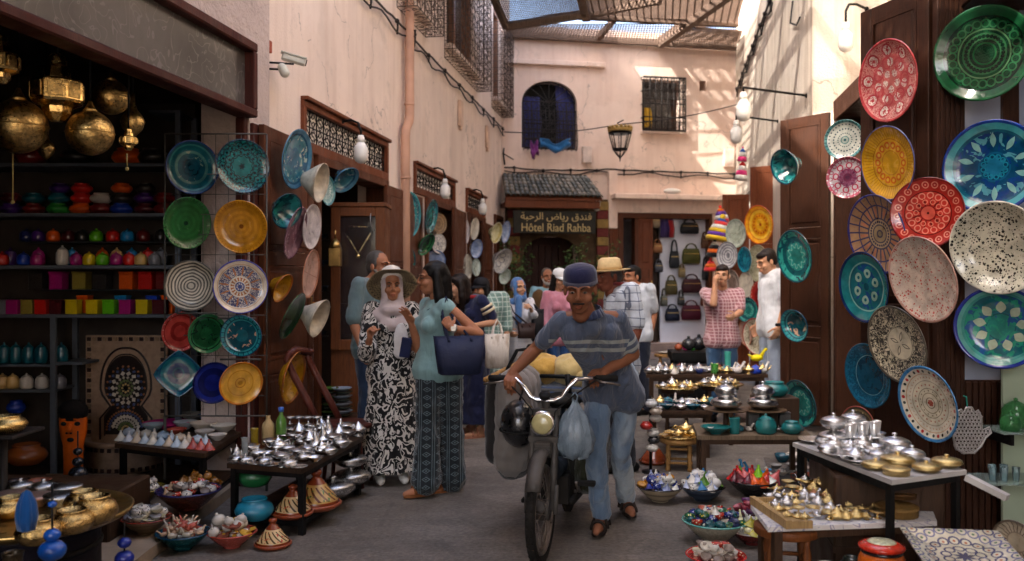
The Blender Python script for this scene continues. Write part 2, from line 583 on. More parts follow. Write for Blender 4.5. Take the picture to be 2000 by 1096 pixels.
def door_leaf(parent,a,b,z0,z1,front,m=WOOD,panels=3,name='door',label=None,knob=True,t=.045):
 """panelled leaf from a to b (plan points in the parent's space); 'front' = plan direction of the visible face"""
 a,b,n = Vector((a[0],a[1],0)),Vector((b[0],b[1],0)),Vector((front[0],front[1],0)).normalized()
 x = (b - a).normalized()
 w = (b - a).length
 if x.cross(Vector((0,0,1))).dot(n) < 0:
  a,b,x = b,a,-x
 R = Matrix((x,-x.cross(Vector((0,0,1))),Vector((0,0,1)))).transposed().to_4x4()
 R.translation = a + Vector((0,0,z0))
 h = z1 - z0
 d = MB()
 s = min(.09,w * .17)
 d.bx((0,0,0),(s,t,h),.004)
 d.bx((w - s,0,0),(w,t,h),.004)
 hs = [h * q for q in ({3: (0,.30,.62,1),2: (0,.45,1),4: (0,.2,.42,.7,1)}[panels])]
 for i,zz in enumerate(hs):
  c = min(max(zz,s * .6),h - s * .6)
  d.bx((s,.002,c - s * .6),(w - s,t - .002,c + s * .6),.004)
 o = d.build(name,m,parent)
 o.matrix_local = R
 for i in range(len(hs) - 1):
  p = MB()
  zA,zB = hs[i] + s * .75,hs[i + 1] - s * .75
  p.bx((s + .002,t * .35,zA - s * .1),(w - s - .002,t * .65,zB + s * .1))
  mgn = .035
  p.box((w / 2,t * .3,(zA + zB) / 2),(w - 2 * s - 2 * mgn,t * .4,zB - zA - 2 * mgn),None,.008)
  # moulding round the panel
  for q in ((s + .012,None),(w - s - .012,None)):
   p.bx((q[0] - .01,.001,zA),(q[0] + .01,t * .4,zB))
  for q in (zA,zB):
   p.bx((s,.001,q - .01),(w - s,t * .4,q + .01))
  p.build('panel',m,o)
 if knob:
  kb = MB()
  kb.tube([(w - s / 2,-.002,h * .42),(w - s / 2,-.05,h * .42),(w - s / 2,-.05,h * .48),(w - s / 2,-.002,h * .48)],.007,6)
  kb.bx((w - s / 2 - .015,-.004,h * .40),(w - s / 2 + .015,0,h * .50))
  kb.build('handle',BRASSD,o)
 if label:
  o['label'] = label
 return o
def scrolls(mb,fn,w,h,cell,r):
 """wrought iron: bars with rings and S curls between them; fn(a,b) maps to a point"""
 nx,nz = max(1,round(w / cell)),max(1,round(h / cell))
 for i in range(nx + 1):
  mb.tube([fn(w * i / nx,0),fn(w * i / nx,h)],r,4,False)
 for j in range(nz + 1):
  mb.tube([fn(0,h * j / nz),fn(w,h * j / nz)],r,4,False)
 for i in range(nx):
  for j in range(nz):
   cx,cz,q = w * (i + .5) / nx,h * (j + .5) / nz,min(w / nx,h / nz) * .5
   sg = 1 if (i + j) % 2 else -1
   for e in (-1,1):
    pts = []
    for kx in range(9):
     a = kx / 8 * 4.4
     rr = q * (.12 + .42 * kx / 8)
     pts.append(fn(cx + e * (rr * cos(a * sg)) * .9,cz + e * (q * .45 - rr * .3) + e * rr * sin(a * sg) * .7))
    mb.tube(pts,r * .8,3,False)
   mb.tube([fn(cx - q,cz),fn(cx,cz + q),fn(cx + q,cz),fn(cx,cz - q)],r * .7,3,False,True)
# ------------------------------------------------------------------ left side of the alley
LU = -3.0
LH = 9.2
BL = thing('market_building','long pink plastered market building with brown shop doors and iron window cages','building',(0,0,0),(0,0,-YAW))
lv = lambda px,u=LU: UV(px,548,u)[0]
lz = lambda px,py,u=LU: UV(px,py,u)[1]
vA,vB,vEnd = lv(472),lv(512),17.9
S0 = (1.2,vA,.0,3.2)
S1 = (lv(612),lv(752),.0,2.62)
S2 = (lv(829),lv(886),.0,2.60)
S3 = (lv(912),lv(944),.0,2.60)
S4 = (lv(964),lv(979),.0,2.75)
T1 = (lv(587),lv(754),2.62,3.05)
T2 = (lv(807),lv(886),2.60,2.97)
T3 = (lv(909),lv(945),2.60,2.95)
UPW = [(lv(790),lv(826),4.95,6.9),(lv(872),lv(925),4.95,6.9),(lv(963),lv(977),4.95,6.7)]
w = MB()
fL = lambda off=0: (lambda a,d,z: (LU + off - d,a,z))
w.k = 0
wall_cells(w,vB,vEnd,0,LH,[S1,S2,S3,S4,T1,T2,T3] + UPW,fL(),.32)
w.bx((LU - .32,vB,LH),(LU + .06,vEnd,LH + .3))
w.build('wall',[PLAST],BL)
w = MB()
wall_cells(w,-9,vB - .002,0,LH,[S0],fL(.06),.38)
w.build('roughcast_wall',[ROUGHC],BL)
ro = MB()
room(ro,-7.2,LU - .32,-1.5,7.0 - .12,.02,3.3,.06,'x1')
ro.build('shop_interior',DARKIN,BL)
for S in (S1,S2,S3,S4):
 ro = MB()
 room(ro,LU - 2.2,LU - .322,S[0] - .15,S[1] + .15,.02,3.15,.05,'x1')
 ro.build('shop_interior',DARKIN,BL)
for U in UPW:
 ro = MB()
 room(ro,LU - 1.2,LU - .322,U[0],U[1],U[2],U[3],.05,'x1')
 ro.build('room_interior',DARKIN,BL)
# glazed sign band above the near shop
fr = MB()
za,zb = 2.72,3.2
for q in ((0.9,vA,za - .03,za + .03),(0.9,vA,zb - .035,zb + .035)):
 fr.bx((LU - .02,q[0],q[2]),(LU + .13,q[1],q[3]),.01)
fr.bx((LU - .02,vA - .06,za + .03),(LU + .128,vA,zb - .035),.006)
fr.bx((LU - .02,vA - .06,0),(LU + .05,vA,za - .03),.006)
fr.bx((LU - .02,vA + .01,0),(LU + .09,vA + .11,2.66),.008)
fr.bx((LU - .02,vA + .115,0),(LU + .078,vB - .09,2.64),.008)
fr.bx((LU - .02,vB - .085,0),(LU + .095,vB - .01,2.66),.008)
fo = fr.build('fascia_frame',wood(srgb('#4a2018'),'fascia_wood',rough=.55),BL)
def glass_dull():
 k = NT('painted_reflection_glass')
 c = k.ramp(k.noise(1.6,8,k.mapped((1,1,.5)),.65),[(.3,(.035,.031,.028)),(.7,(.12,.105,.095))])  # mottled grey-beige tones stand in for reflections in the glass
 c = k.mix(k.M('MULTIPLY',k.M('LESS_THAN',k.M('ABSOLUTE',k.M('SUBTRACT',k.noise(5,1,None,.4,2.0),.5)),.018),.5),c,(.2,.18,.165))
 k.put(k.b.inputs['Base Color'],c)
 k.b.inputs['Roughness'].default_value = .16
 k.b.inputs['Specular IOR Level'].default_value = .5
 return k.m
DGLASS = glass_dull()
gp = MB()
gp.bx((LU + .04,.9,za + .03),(LU + .055,vA - .06,zb - .035))
gp.build('fascia_glass',DGLASS,BL)
# transoms
WB = mat('#efe9e0',.8,0,.04,name='white_board')
for (v0,v1,z0,z1),cell in ((T1,.21),(T2,.19),(T3,.19)):
 f = MB()
 e = .055
 f.bx((LU - .05,v0,z0),(LU + .035,v1,z0 + e * 1.6),.006)
 f.bx((LU - .05,v0,z1 - e),(LU + .035,v1,z1),.006)
 f.bx((LU - .05,v0,z0 + e * 1.6),(LU + .034,v0 + e,z1 - e))
 f.bx((LU - .05,v1 - e,z0 + e * 1.6),(LU + .034,v1,z1 - e))
 f.bx((LU - .02,v0,z1),(LU + .07,v1,z1 + .035),.006)
 tr = f.build('transom',WOODR,BL)
 b = MB()
 b.bx((LU - .045,v0 + e,z0 + e),(LU - .035,v1 - e,z1 - e))
 b.build('backboard',WB,tr)
 sc = MB()
 scrolls(sc,lambda a,c: (LU - .01,v0 + e + a,z0 + e * 1.6 + c),v1 - v0 - 2 * e,z1 - z0 - 2.6 * e,cell * .8,.007)
 tag(sc.build('grille',IRON,tr),kind='stuff')
# jambs and shop doors folded back against the wall
for S in (S1,S2,S3,S4):
 j = MB()
 j.bx((LU - .2,S[0] - .001,0),(LU + .05,S[0] + .07,S[3]),.005)
 j.bx((LU - .2,S[1] - .07,0),(LU + .05,S[1] + .001,S[3]),.005)
 j.bx((LU - .2,S[0] + .07,S[3] - .08),(LU + .048,S[1] - .07,S[3]),.005)
 j.build('door_frame',WOOD,BL)
def leafL(p0,p1,u0,u1,z1,lab,pn=3):
 a = (u0,UV(p0,548,u0)[0])
 b = (u1,UV(p1,548,u1)[0])
 return door_leaf(BL,a,b,.06,z1,(1,-.2),WOOD,pn,'shop_door',lab)
leafL(516,612,-2.86,-2.90,2.66,'brown panelled shop door hung with bowls beside the plate rack')
leafL(757,826,-2.92,-2.94,2.56,'brown panelled shop door under the drainpipe')
leafL(888,911,-2.88,-2.92,2.56,'narrow brown shop door with white plates')
leafL(945,963,-2.88,-2.92,2.5,'last brown shop door before the hotel')
# cages on the upper windows
CAGEI = mat('#5c4f48',.7,.2,.3,15,name='lightened_iron')  # brightness of the wall behind the bars is put into the iron colour
for (v0,v1,zt,ww) in ((lv(775),lv(831),6.6,.25),(lv(868),lv(932),6.9,.24),(lv(960),lv(979.5),6.3,.24)):
 zb_ = 4.72
 c = MB()
 r = .008
 scrolls(c,lambda a,b: (LU + ww,v0 + a,zb_ + b),v1 - v0,zt - zb_,.34,r)
 scrolls(c,lambda a,b: (LU + a,v1,zb_ + b),ww,zt - zb_,.12,r * .8)
 scrolls(c,lambda a,b: (LU + a,v0,zb_ + b),ww,zt - zb_,.12,r * .8)
 scrolls(c,lambda a,b: (LU + b,v0 + a,zb_),v1 - v0,ww,.3,r * .8)
 tag(c.build('window_cage',CAGEI,BL),kind='stuff')
for U in UPW:
 f = MB()
 e = .08
 f.bx((LU - .25,U[0],U[2]),(LU - .05,U[0] + e,U[3]))
 f.bx((LU - .25,U[1] - e,U[2]),(LU - .05,U[1],U[3]))
 f.bx((LU - .25,(U[0] + U[1]) / 2 - e / 2,U[2] + e),(LU - .10,(U[0] + U[1]) / 2 + e / 2,U[3] - e))
 f.bx((LU - .25,U[0] + e,U[2]),(LU - .05,U[1] - e,U[2] + e))
 f.bx((LU - .25,U[0] + e,U[3] - e),(LU - .05,U[1] - e,U[3]))
 wf = f.build('window',wood(srgb('#8a6048'),'window_wood'),BL)
 for s0,s1 in ((U[0] + e,(U[0] + U[1]) / 2 - e / 2),((U[0] + U[1]) / 2 + e / 2,U[1] - e)):
  p = MB()
  p.bx((LU - .2,s0,U[2] + e),(LU - .19,s1,U[3] - e))
  p.build('pane',DGLASS,wf)
 s = MB()
 s.bx((LU - .05,U[0] - .1,U[2] - .10),(LU + .12,U[1] + .1,U[2] - .02),.01)
 s.build('sill',PLAST,wf)
# drainpipe
dp = MB()
vp = lv(786)
zt,zm = 8.8,lz(786,238)
dp.tube([(LU + .09,vp,zt),(LU + .09,vp,zm + .06),(LU + .088,vp - .02,zm),(LU + .085,vp - .14,zm - .12),(LU + .085,vp - .16,zm - .2),(LU + .085,vp - .16,.1)],.055,10)
PIPE = mat((.53,.30,.20),.5,0,.12,4,dirt=.3,name='pink_pipe')
o = dp.build('drainpipe',PIPE)
o.rotation_euler = (0,0,-YAW)
tag(o,'pink painted drainpipe with a kink running down the plaster wall','drainpipe')
for zz in (1.2,2.7,3.6,5.2):
 c = MB()
 y = vp - (.16 if zz < zm - .2 else 0)
 c.lathe([(.062,0),(.066,.012),(.062,.025)],10,(LU + .086,y,zz))
 c.build('collar',PIPE,o)
# tied cables on both walls
def cable_run(pts,name,label,gap=.12,tie=.9,r=.014,offs=(0,0,-1)):
 """two sagging cables tied together at intervals"""
 A,B,T_ = MB(),MB(),MB()
 pts = [Vector(p) for p in pts]
 dl = 0
 a2,b2 = [],[]
 rnd = random.Random(len(pts) * 7 + int(gap * 100))
 for i in range(len(pts) - 1):
  n = max(2,int((pts[i + 1] - pts[i]).length / .18))
  for j in range(n):
   q = pts[i].lerp(pts[i + 1],j / n)
   a2.append(q + Vector((0,0,rnd.uniform(-.012,.012))))
   b2.append(q + Vector(offs) * (gap * (.75 + .35 * sin(len(b2) * 1.1)) + rnd.uniform(-.01,.01)))
 a2.append(pts[-1]); b2.append(pts[-1] + Vector(offs) * gap)
 th = thing(name,label,'cable',pts[0])
 q0 = pts[0]
 A.tube([p - q0 for p in a2],r,5)
 B.tube([p - q0 for p in b2],r * .8,5)
 A.build('cable',IRONP,th)
 B.build('cable',IRONP,th)
 step = max(1,int(tie / .18))
 for i in range(step // 2,len(a2),step):
  T_.tube([a2[i] - q0 + Vector((0,0,.02)),(a2[i] + b2[i]) / 2 - q0 + AV * .03,b2[i] - q0 - Vector((0,0,.02))],r * .9,5)
  T_.ball(a2[i] - q0,r * 2.2,6,4)
 tag(T_.build('tie',IRONP,th),kind='stuff')
 return th
cable_run([W(LU + .05,v,lz(730,5)) for v in (lv(690),lv(786))] + [W(LU + .16,lv(786),lz(730,5))] + [W(LU + .05,v,lz(730,5) - .02) for v in (lv(800),lv(868),lv(930),lv(983))],
   'wall_cable','pair of black cables tied like a ladder along the pink shop wall')
cable_run([W(1.65 - .03,UV(1507,0,1.62)[0],UV(1507,-6,1.62)[1]),W(1.62,UV(1470,90,1.62)[0],UV(1470,90,1.62)[1]),W(1.62,UV(1438,178,1.62)[0],UV(1438,178,1.62)[1])],
   'wall_cable','drooping pair of tied cables on the bright wall above the shop lamps',.16,.55,.018,(0,-.3,-.8))
# cctv cameras
cc = thing('security_camera','pair of white security cameras on a black bracket on the left wall','camera',W(LU + .02,lv(516),lz(516,122)),(0,0,-YAW))
cc.scale = (.72,.72,.72)
b = MB()
b.bx((-.02,-.03,-.12),(.0,.03,.10))
b.tube([(0,0,0),(.26,.12,0)],.012,6)
b.tube([(0,0,-.07),(.14,.05,-.07)],.012,6)
b.build('bracket',IRONP,cc)
b = MB(); b.box((.02,0,.17),(.05,.09,.13),None,.006); b.build('junction_box',mat('#9a4a34',.6,name='red_box'),cc)
Rc = Euler((radians(-12),0,radians(-62))).to_matrix()
b = MB(); b.box(Vector((.24,.16,.06)),(.085,.26,.075),Rc,.015); b.box(Vector((.24,.16,.102)),(.10,.28,.012),Rc)
b.build('camera_body',mat('#c9c8bb',.4,name='camera_white'),cc)
b = MB(); b.box(Vector((.24,.16,.06)) + Rc @ Vector((0,.135,0)),(.065,.01,.055),Rc); b.build('lens',BLACK,cc)
b = MB(); b.ball((.17,.08,-.10),.055,10,7); b.cap((.15,.06,-.05),(.17,.08,-.10),.05); b.build('dome_camera',mat('#c9c8bb',.4,name='camera_white'),cc)
# dark meter boxes on the wall
for (px,py,lab) in ((896,222,'pale conduit box high on the left wall nearer the drainpipe'),(949,268,'pale conduit box high on the left wall nearer the hotel')):
 v,z = UV(px,py,LU)
 b = MB(); b.bx((0,-.09,-.2),(.05,.09,.2),.008)
 b.tube([(.025,0,-.2),(.025,0,-.26)],.03,6)
 o = b.build('wall_box',mat('#d4b7a2',.7,name='box_pale'),None,W(LU + .004,v,z),(0,0,-YAW))
 tag(o,lab,'meter box')
# ------------------------------------------------------------------ right side of the alley
RU = 1.65
BR = thing('market_building','pale sunlit market building with dark panelled shop doors hung with plates','building',(0,0,0),(0,0,-YAW))
w = MB()
vE = UV(1587,548,RU)[0]
fR = lambda off=0: (lambda a,d,z: (RU + off + d,a,z))
SR1 = (UV(1500,548,RU)[0],UV(1455,548,RU)[0],0,3.1)
wall_cells(w,vE,18.6,0,8.0,[SR1],fR(),1.0)
w.bx((RU - .05,vE,8.0),(RU + 1.0,18.6,8.2))
w.build('wall',PLASTR,BR)
w = MB()
wall_cells(w,-9,vE - .002,0,8.0,[(4.3,8.5,.0,3.15)],fR(.75),.3)
w.build('recessed_wall',PLASTR,BR)
ro = MB()
room(ro,RU + 1.052,5.4,2.5,8.8,.02,3.3,.05,'x0')
ro.build('shop_interior',BLUEIN,BR)
# wooden shopfront standing proud of the recessed wall
sf = MB()
zt = 3.2
sf.bx((RU + .01,4.75,zt - .2),(RU + .74,8.62,zt),.01)
sf.bx((RU + .012,8.50,.02),(RU + .30,8.62,zt - .2),.006)
sf.bx((RU + .40,8.3,.02),(RU + .48,8.5,zt - .2),.006)
sf.bx((RU + .45,6.6,.02),(RU + .55,6.72,zt - .2),.006)
sf.build('shopfront',WOODD,BR)
def toR(p):          # world -> building space
 return (p[0] * cos(YAW) - p[1] * sin(YAW),p[0] * sin(YAW) + p[1] * cos(YAW))
door_leaf(BR,toR((2.735,8.88)),toR((3.06,8.42)),.08,3.13,(-.55,-.8),WOODD,3,'shop_door','dark panelled door leaf with teal bowls between near and far shops',False)
door_leaf(BR,toR((2.16,5.4)),toR((2.33,4.87)),.08,3.16,(-1,-.3),WOODD,2,'shop_door','near dark door leaf crowded with painted plates',True)
door_leaf(BR,toR((3.445,12.6)),toR((3.80,12.3)),.08,3.14,(-.5,-.8),WOODR,3,'shop_door','reddish door leaf beside the yellow plate',False)
door_leaf(BR,toR((3.06,12.63)),toR((3.44,12.62)),.08,2.75,(0,-1),WOODR,3,'shop_door','reddish far door leaf',False)
# frontal shopfront return with glass,right edge of view
sg = MB()
y = 4.8
def fbox(mb,x0,x1,z0,z1,y0=y,t=.06,bev=.005):
 mb.bx((x0,y0,z0),(x1,y0 + t,z1),bev)
fbox(sg,2.345,2.50,.02,3.4)
fbox(sg,2.71,2.80,.02,3.4)
fbox(sg,2.50,2.71,.02,.95,y + .01,.04)
fbox(sg,2.50,2.71,1.95,2.10,y + .005)
fbox(sg,2.80,3.6,3.1,3.4,y + .005)
fbox(sg,2.80,3.6,.95,1.1,y + .005)
fbox(sg,2.80,3.6,.02,.95,y + .01,.04)
for i in range(5):
 fbox(sg,2.36 + .028 * i,2.372 + .028 * i,.05,3.3,y - .008,.01,0)
for i in range(6):
 fbox(sg,2.505 + .035 * i,2.53 + .035 * i,.05,.94,y - .006,.018,0)
o = sg.build('shop_screen',WOODD)
o.rotation_euler = (0,0,0)
tag(o,'dark wooden shop screen with tall glass panes behind the big plates','shop screen')
gm = MB()
fbox(gm,2.50,2.71,.95,1.95,y + .03,.006,0)
fbox(gm,2.50,2.71,2.10,3.4,y + .03,.006,0)
fbox(gm,2.80,3.6,1.1,3.1,y + .03,.006,0)
gm.build('pane',mat((.28,.31,.40),.08,0,.1,3,coat=.8,name='blue_glass'),o)
# ------------------------------------------------------------------ end wall with the hotel
BB = thing('hotel_building','rose plastered building closing the alley, with barred windows, hotel entrance and bag shop','building',(BX0,BY0,0),(0,0,BYAW))
def bxz(px,py,off=0):
 return BX(px,py,off)
def rect(px0,py0,px1,py1,off=0):
 xa,za_ = bxz(px0,(py0 + py1) / 2,off)
 xb,zb_ = bxz(px1,(py0 + py1) / 2,off)
 zt_ = bxz((px0 + px1) / 2,py0,off)[1]
 zb2 = bxz((px0 + px1) / 2,py1,off)[1]
 return xa,xb,zb2,zt_
AW = rect(1019,158,1127,290)
RW_ = rect(1254,156,1330,256)
VH = rect(1366,158,1379,178)
EN = rect(1022,462,1128,690); EN = (EN[0],EN[1],.22,EN[3])
SH = rect(1208,416,1388,690); SH = (SH[0],SH[1],.22,SH[3])
w = MB()
fB = lambda a,d,z: (a,d,z)
BTOP = 6.42
wall_cells(w,-1.6,7.5,0,BTOP,[AW,RW_,VH,EN,SH],fB,.35)
# spandrels of the arched window
xc,rad = (AW[0] + AW[1]) / 2,(AW[1] - AW[0]) / 2
zs = AW[3] - rad * .8
for sg_ in (-1,1):
 poly = [(xc + sg_ * rad,AW[3])] + [(xc + sg_ * rad * cos(a),zs + rad * .8 * sin(a)) for a in [pi / 2 * i / 8 for i in range(9)]]
 n = len(poly)
 w.add([(x,0.0005,z) for x,z in poly] + [(x,.3,z) for x,z in poly],[tuple(range(n)),tuple(range(2 * n - 1,n - 1,-1))] + [(i,(i + 1) % n,n + (i + 1) % n,n + i) for i in range(n)],True)
w.bx((-1.6,-.06,BTOP),(7.5,.4,BTOP + .12))
w.build('wall',PLASTB,BB)
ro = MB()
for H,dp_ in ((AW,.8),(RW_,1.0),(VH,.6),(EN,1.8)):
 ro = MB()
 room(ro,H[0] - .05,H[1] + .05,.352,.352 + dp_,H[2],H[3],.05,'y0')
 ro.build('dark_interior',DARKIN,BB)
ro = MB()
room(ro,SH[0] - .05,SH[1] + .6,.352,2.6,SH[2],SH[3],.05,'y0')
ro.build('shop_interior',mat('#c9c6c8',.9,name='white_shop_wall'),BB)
# mouldings
m = MB()
x0,z0 = bxz(985,120); x1,_ = bxz(1180,120)
m.bx((x0,-.10,z0 - .05),(x1,-.001,z0 + .05),.01)
m.build('cornice',PLASTB,BB); m = MB()
x0,z0 = bxz(1198,384,.3); x1,_ = bxz(1418,384,.3)
m.bx((x0,-.42,z0 - .05),(x1,-.001,z0 + .06),.015)
m.build('ledge',PLASTB,BB); m = MB()
x0,z0 = bxz(1202,403); x1,_ = bxz(1412,403)
m.bx((x0,-.08,z0 - .13),(x1,-.002,z0 + .16),.01)
m.build('lintel',PLASTB,BB); m = MB()
xa = bxz(1186,380)[0]; xb = bxz(1203,380)[0]
m.bx((xa,-.12,2.55),(xb,-.0015,3.7),.01)
m.build('bracket',PLASTB,BB)
# arched window: curtains,iron,lower frill
aw = MB(); aw.bx((AW[0],.30,AW[2]),(AW[1],.33,AW[3])); awo = aw.build('arched_window',BLACK,BB)
cu = MB()
def curtain(x0,x1,z0,z1,y,n=14,amp=.03):
 vs,fs = [],[]
 for i in range(n + 1):
  x = x0 + (x1 - x0) * i / n
  for j,z in enumerate((z0,(z0 + z1) / 2,z1)):
   vs.append((x + .02 * sin(j * 2.0),y + amp * sin(i * 1.9 + j * .3),z))
 for i in range(n):
  for j in range(2):
   a = i * 3 + j
   fs.append((a,a + 3,a + 4,a + 1))
 return vs,fs
hw = (AW[1] - AW[0])
for a,b in ((0,.38),(.66,1)):
 cu.add(*curtain(AW[0] + hw * a,AW[0] + hw * b,AW[2] + .02,AW[3] - .04 - .25 * (a < .1),.2))
cu.build('curtain',cloth('#40447c','navy_curtain'),awo)
sc = MB()
scrolls(sc,lambda a,b: (AW[0] + .03 + a,.06,AW[2] + .02 + b),hw - .06,(AW[3] - AW[2]) * .68,.17,.011)
for i in range(1,8):
 a = pi * i / 8
 sc.tube([(xc,.06,zs + .02),(xc + rad * .93 * cos(a),.06,zs + rad * .76 * sin(a))],.008,4)
sc.tube([(xc + rad * .95 * cos(pi * i / 14),.06,zs + rad * .77 * sin(pi * i / 14)) for i in range(15)],.014,4)
tag(sc.build('grille',mat('#3c3836',.6,.2,.2,15,name='grey_iron'),awo),kind='stuff')
# belly of the grille
sc = MB()
zb0 = AW[2] + .02
for i in range(13):
 x = AW[0] + .03 + (hw - .06) * i / 12
 sc.tube([(x,-.005,zb0 + .75),(x,-.10,zb0 + .45),(x,-.17,zb0 + .12),(x,-.13,zb0 - .05),(x,-.005,zb0 - .06)],.009,4)
for zz,yy in ((zb0 + .45,-.10),(zb0 + .12,-.17),(zb0 - .05,-.13)):
 sc.tube([(AW[0] + .03,yy,zz),(AW[1] - .03,yy,zz)],.01,4)
tag(sc.build('belly_bars',IRONP,awo),kind='stuff')
# rectangular barred window
rw = MB()
rw.bx((RW_[0],.25,RW_[2]),(RW_[0] + .1,.33,RW_[3])); rw.bx((RW_[1] - .1,.25,RW_[2]),(RW_[1],.33,RW_[3]))
rw.bx((RW_[0] + .1,.25,RW_[3] - .1),(RW_[1] - .1,.33,RW_[3])); rw.bx((RW_[0] + .1,.25,RW_[2]),(RW_[1] - .1,.33,RW_[2] + .1))
rwo = rw.build('barred_window',WOODD,BB)
p = MB(); p.bx((RW_[0] + .1,.29,RW_[2] + .1),(RW_[1] - .1,.30,RW_[3] - .1)); p.build('pane',DGLASS,rwo)
p = MB(); p.bx((RW_[0] - .04,-.10,RW_[2] - .07),(RW_[1] + .12,.05,RW_[2] - .001),.01); p.build('sill',PLASTB,rwo)
sc = MB()
wd,ht = RW_[1] - RW_[0],RW_[3] - RW_[2]
G0 = (RW_[0] - .02,-.16)
for i in range(8):
 x = G0[0] + (wd + .06) * i / 7
 sc.tube([(x,G0[1],RW_[2] - .02),(x,G0[1],RW_[3] + .02)],.012,4)
for zz in (0,.25,.5,.75,1):
 z = RW_[2] - .02 + (ht + .04) * zz
 sc.tube([(G0[0],0,z),(G0[0],G0[1],z),(G0[0] + wd + .06,G0[1],z),(G0[0] + wd + .06,0,z)],.012,4)
scrolls(sc,lambda a,b: (G0[0] + a,G0[1],RW_[3] - .42 + b),wd + .06,.42,.14,.009)
scrolls(sc,lambda a,b: (G0[0] + a,G0[1],RW_[2] + b),wd + .06,.16,.14,.009)
scrolls(sc,lambda a,b: (G0[0] + wd + .06,G0[1] + a,RW_[2] + b),.16,ht,.14,.008)
tag(sc.build('grille',IRONP,rwo),kind='stuff')
p = MB(); p.add(*curtain(RW_[0] + .1,RW_[0] + .26,RW_[2] + .1,RW_[2] + .5,.18,6,.015)); p.build('curtain',cloth('#c9a02c','yellow_curtain'),rwo)
# hotel entrance: surround,awning of green tiles,pilaster bands,arched door
xa,xb = bxz(986,500)[0],bxz(1186,500)[0]
zt_ = bxz(1080,388,.05)[1]
s = MB()
ENW = EN[1] - EN[0]
wall_cells(s,xa,xb,.22,zt_,[(EN[0],EN[1],.22,EN[3])],lambda a,d,z: (a,-.06 + d,z),.05)
exc,erad = (EN[0] + EN[1]) / 2,ENW / 2
for sg_ in (-1,1):
 poly = [(exc + sg_ * erad,EN[3])] + [(exc + sg_ * erad * cos(a),EN[3] - .35 + .35 * sin(a)) for a in [pi / 2 * i / 8 for i in range(9)]]
 n = len(poly)
 s.add([(x,-.058,z) for x,z in poly] + [(x,.03,z) for x,z in poly],[tuple(range(n)),tuple(range(2 * n - 1,n - 1,-1))] + [(i,(i + 1) % n,n + (i + 1) % n,n + i) for i in range(n)],True)
sur = s.build('entrance_surround',mat('#54402c',.8,0,.35,5,.004,40,dirt=.5,name='brown_render'),BB)
BND = [mat('#6b2f2a',.7,0,.25,12,.003,50,name='maroon_block'),mat('#8b6f3e',.7,0,.25,12,.003,50,name='ochre_block')]
for side in (bxz(1163,480)[0],bxz(990,480)[0]):
 zz = .24
 i = 0
 while zz < zt_ - .1:
  b = MB(); b.bx((side,-.12 - (i % 2) * .006,zz),(side + .24,-.062,zz + .17),.006)
  b.build('brick',BND[i % 2],sur)
  zz += .178
  i += 1
d = MB()
dx0,dx1 = exc - .42,exc + .42
d.bx((EN[0] - .05,.55,.22),(EN[1] + .05,.6,EN[3]))
for i in range(6):
 d.bx((dx0 + .14 * i + .004,.50,.25),(dx0 + .14 * i + .136,.54,EN[3] - .15),.004)
d.build('entrance_door',wood(srgb('#3b1d14'),'entrance_wood'),BB)
# tiled awning
aw0,aw1 = bxz(992,345,.0),bxz(1170,345,0)
e0,e1 = bxz(988,386,.75),bxz(1177,386,.75)
ztop,zbot = aw0[1],(e0[1] + e1[1]) / 2
bm_ = MB()
bm_.bx((e0[0],-.72,zbot - .20),(e1[0] - .04,-.62,zbot - .05),.008)
bm_.bx((e0[0] + .02,-.62,zbot - .16),(e0[0] + .10,-.06,zbot - .08))
bm_.bx((e1[0] - .14,-.62,zbot - .16),(e1[0] - .06,-.06,zbot - .08))
bm_.add([(e0[0],-.74,zbot - .05),(e1[0],-.74,zbot - .05),(e1[0] - .1,-.01,ztop - .05),(e0[0] + .06,-.01,ztop - .05),
   (e0[0],-.74,zbot - .01),(e1[0],-.74,zbot - .01),(e1[0] - .1,-.01,ztop - .01),(e0[0] + .06,-.01,ztop - .01)],
  [(3,2,1,0),(4,5,6,7),(0,1,5,4),(1,2,6,5),(2,3,7,6),(3,0,4,7)],True)
aw = bm_.build('awning',wood(srgb('#6e3b22'),'awning_wood'),BB)
TILE = [mat(c,.32,0,.35,14,.003,60,coat=.25,dirt=.4,name='green_tile') for c in ('#4a4a44','#615c55','#3c3f3a','#6e675c')]
tm = MB()
tl = .24
for i in range(5):
 a = pi * i / 4
# a barrel tile: half tube with thickness
def barrel(L,r0,r1):
 b = MB()
 vs = []
 n = 6
 for (yy,rr) in ((0,r0),(L,r1)):
  for q in (1,.78):
   for i in range(n + 1):
    a = pi * i / n
    vs.append((rr * q * cos(a),yy,rr * q * sin(a)))
 fs = []
 o1,i1,o2,i2 = 0,n + 1,2 * (n + 1),3 * (n + 1)
 for i in range(n):
  fs += [(o1 + i,o1 + i + 1,o2 + i + 1,o2 + i),(i1 + i + 1,i1 + i,i2 + i,i2 + i + 1),(o1 + i + 1,o1 + i,i1 + i,i1 + i + 1)]
 b.add(vs,fs)
 return b.mesh('tile')
tms = []
for mtl in TILE:
 me = barrel(tl,.058,.046); me.materials.append(mtl); tms.append(me)
NC,NR = 20,6
rnd = random.Random(3)
for i in range(NC):
 f = (i + .5) / NC
 for j in range(NR):
  g_ = j / NR
  A = Vector((e0[0] + (e1[0] - e0[0]) * f,-.76,zbot))
  B_ = Vector((e0[0] + .06 + (e1[0] - .1 - e0[0] - .06) * f,-.02,ztop))
  p0 = A.lerp(B_,g_) + Vector((rnd.uniform(-.006,.006),0,rnd.uniform(0,.008) + .012))
  d_ = (B_ - A).normalized()
  o = link('tile',tms[rnd.randrange(4)],aw)
  o.location = p0
  o.rotation_euler = (math.asin(d_.z) - .05,0,-atan2(d_.x,d_.y) + rnd.uniform(-.03,.03))
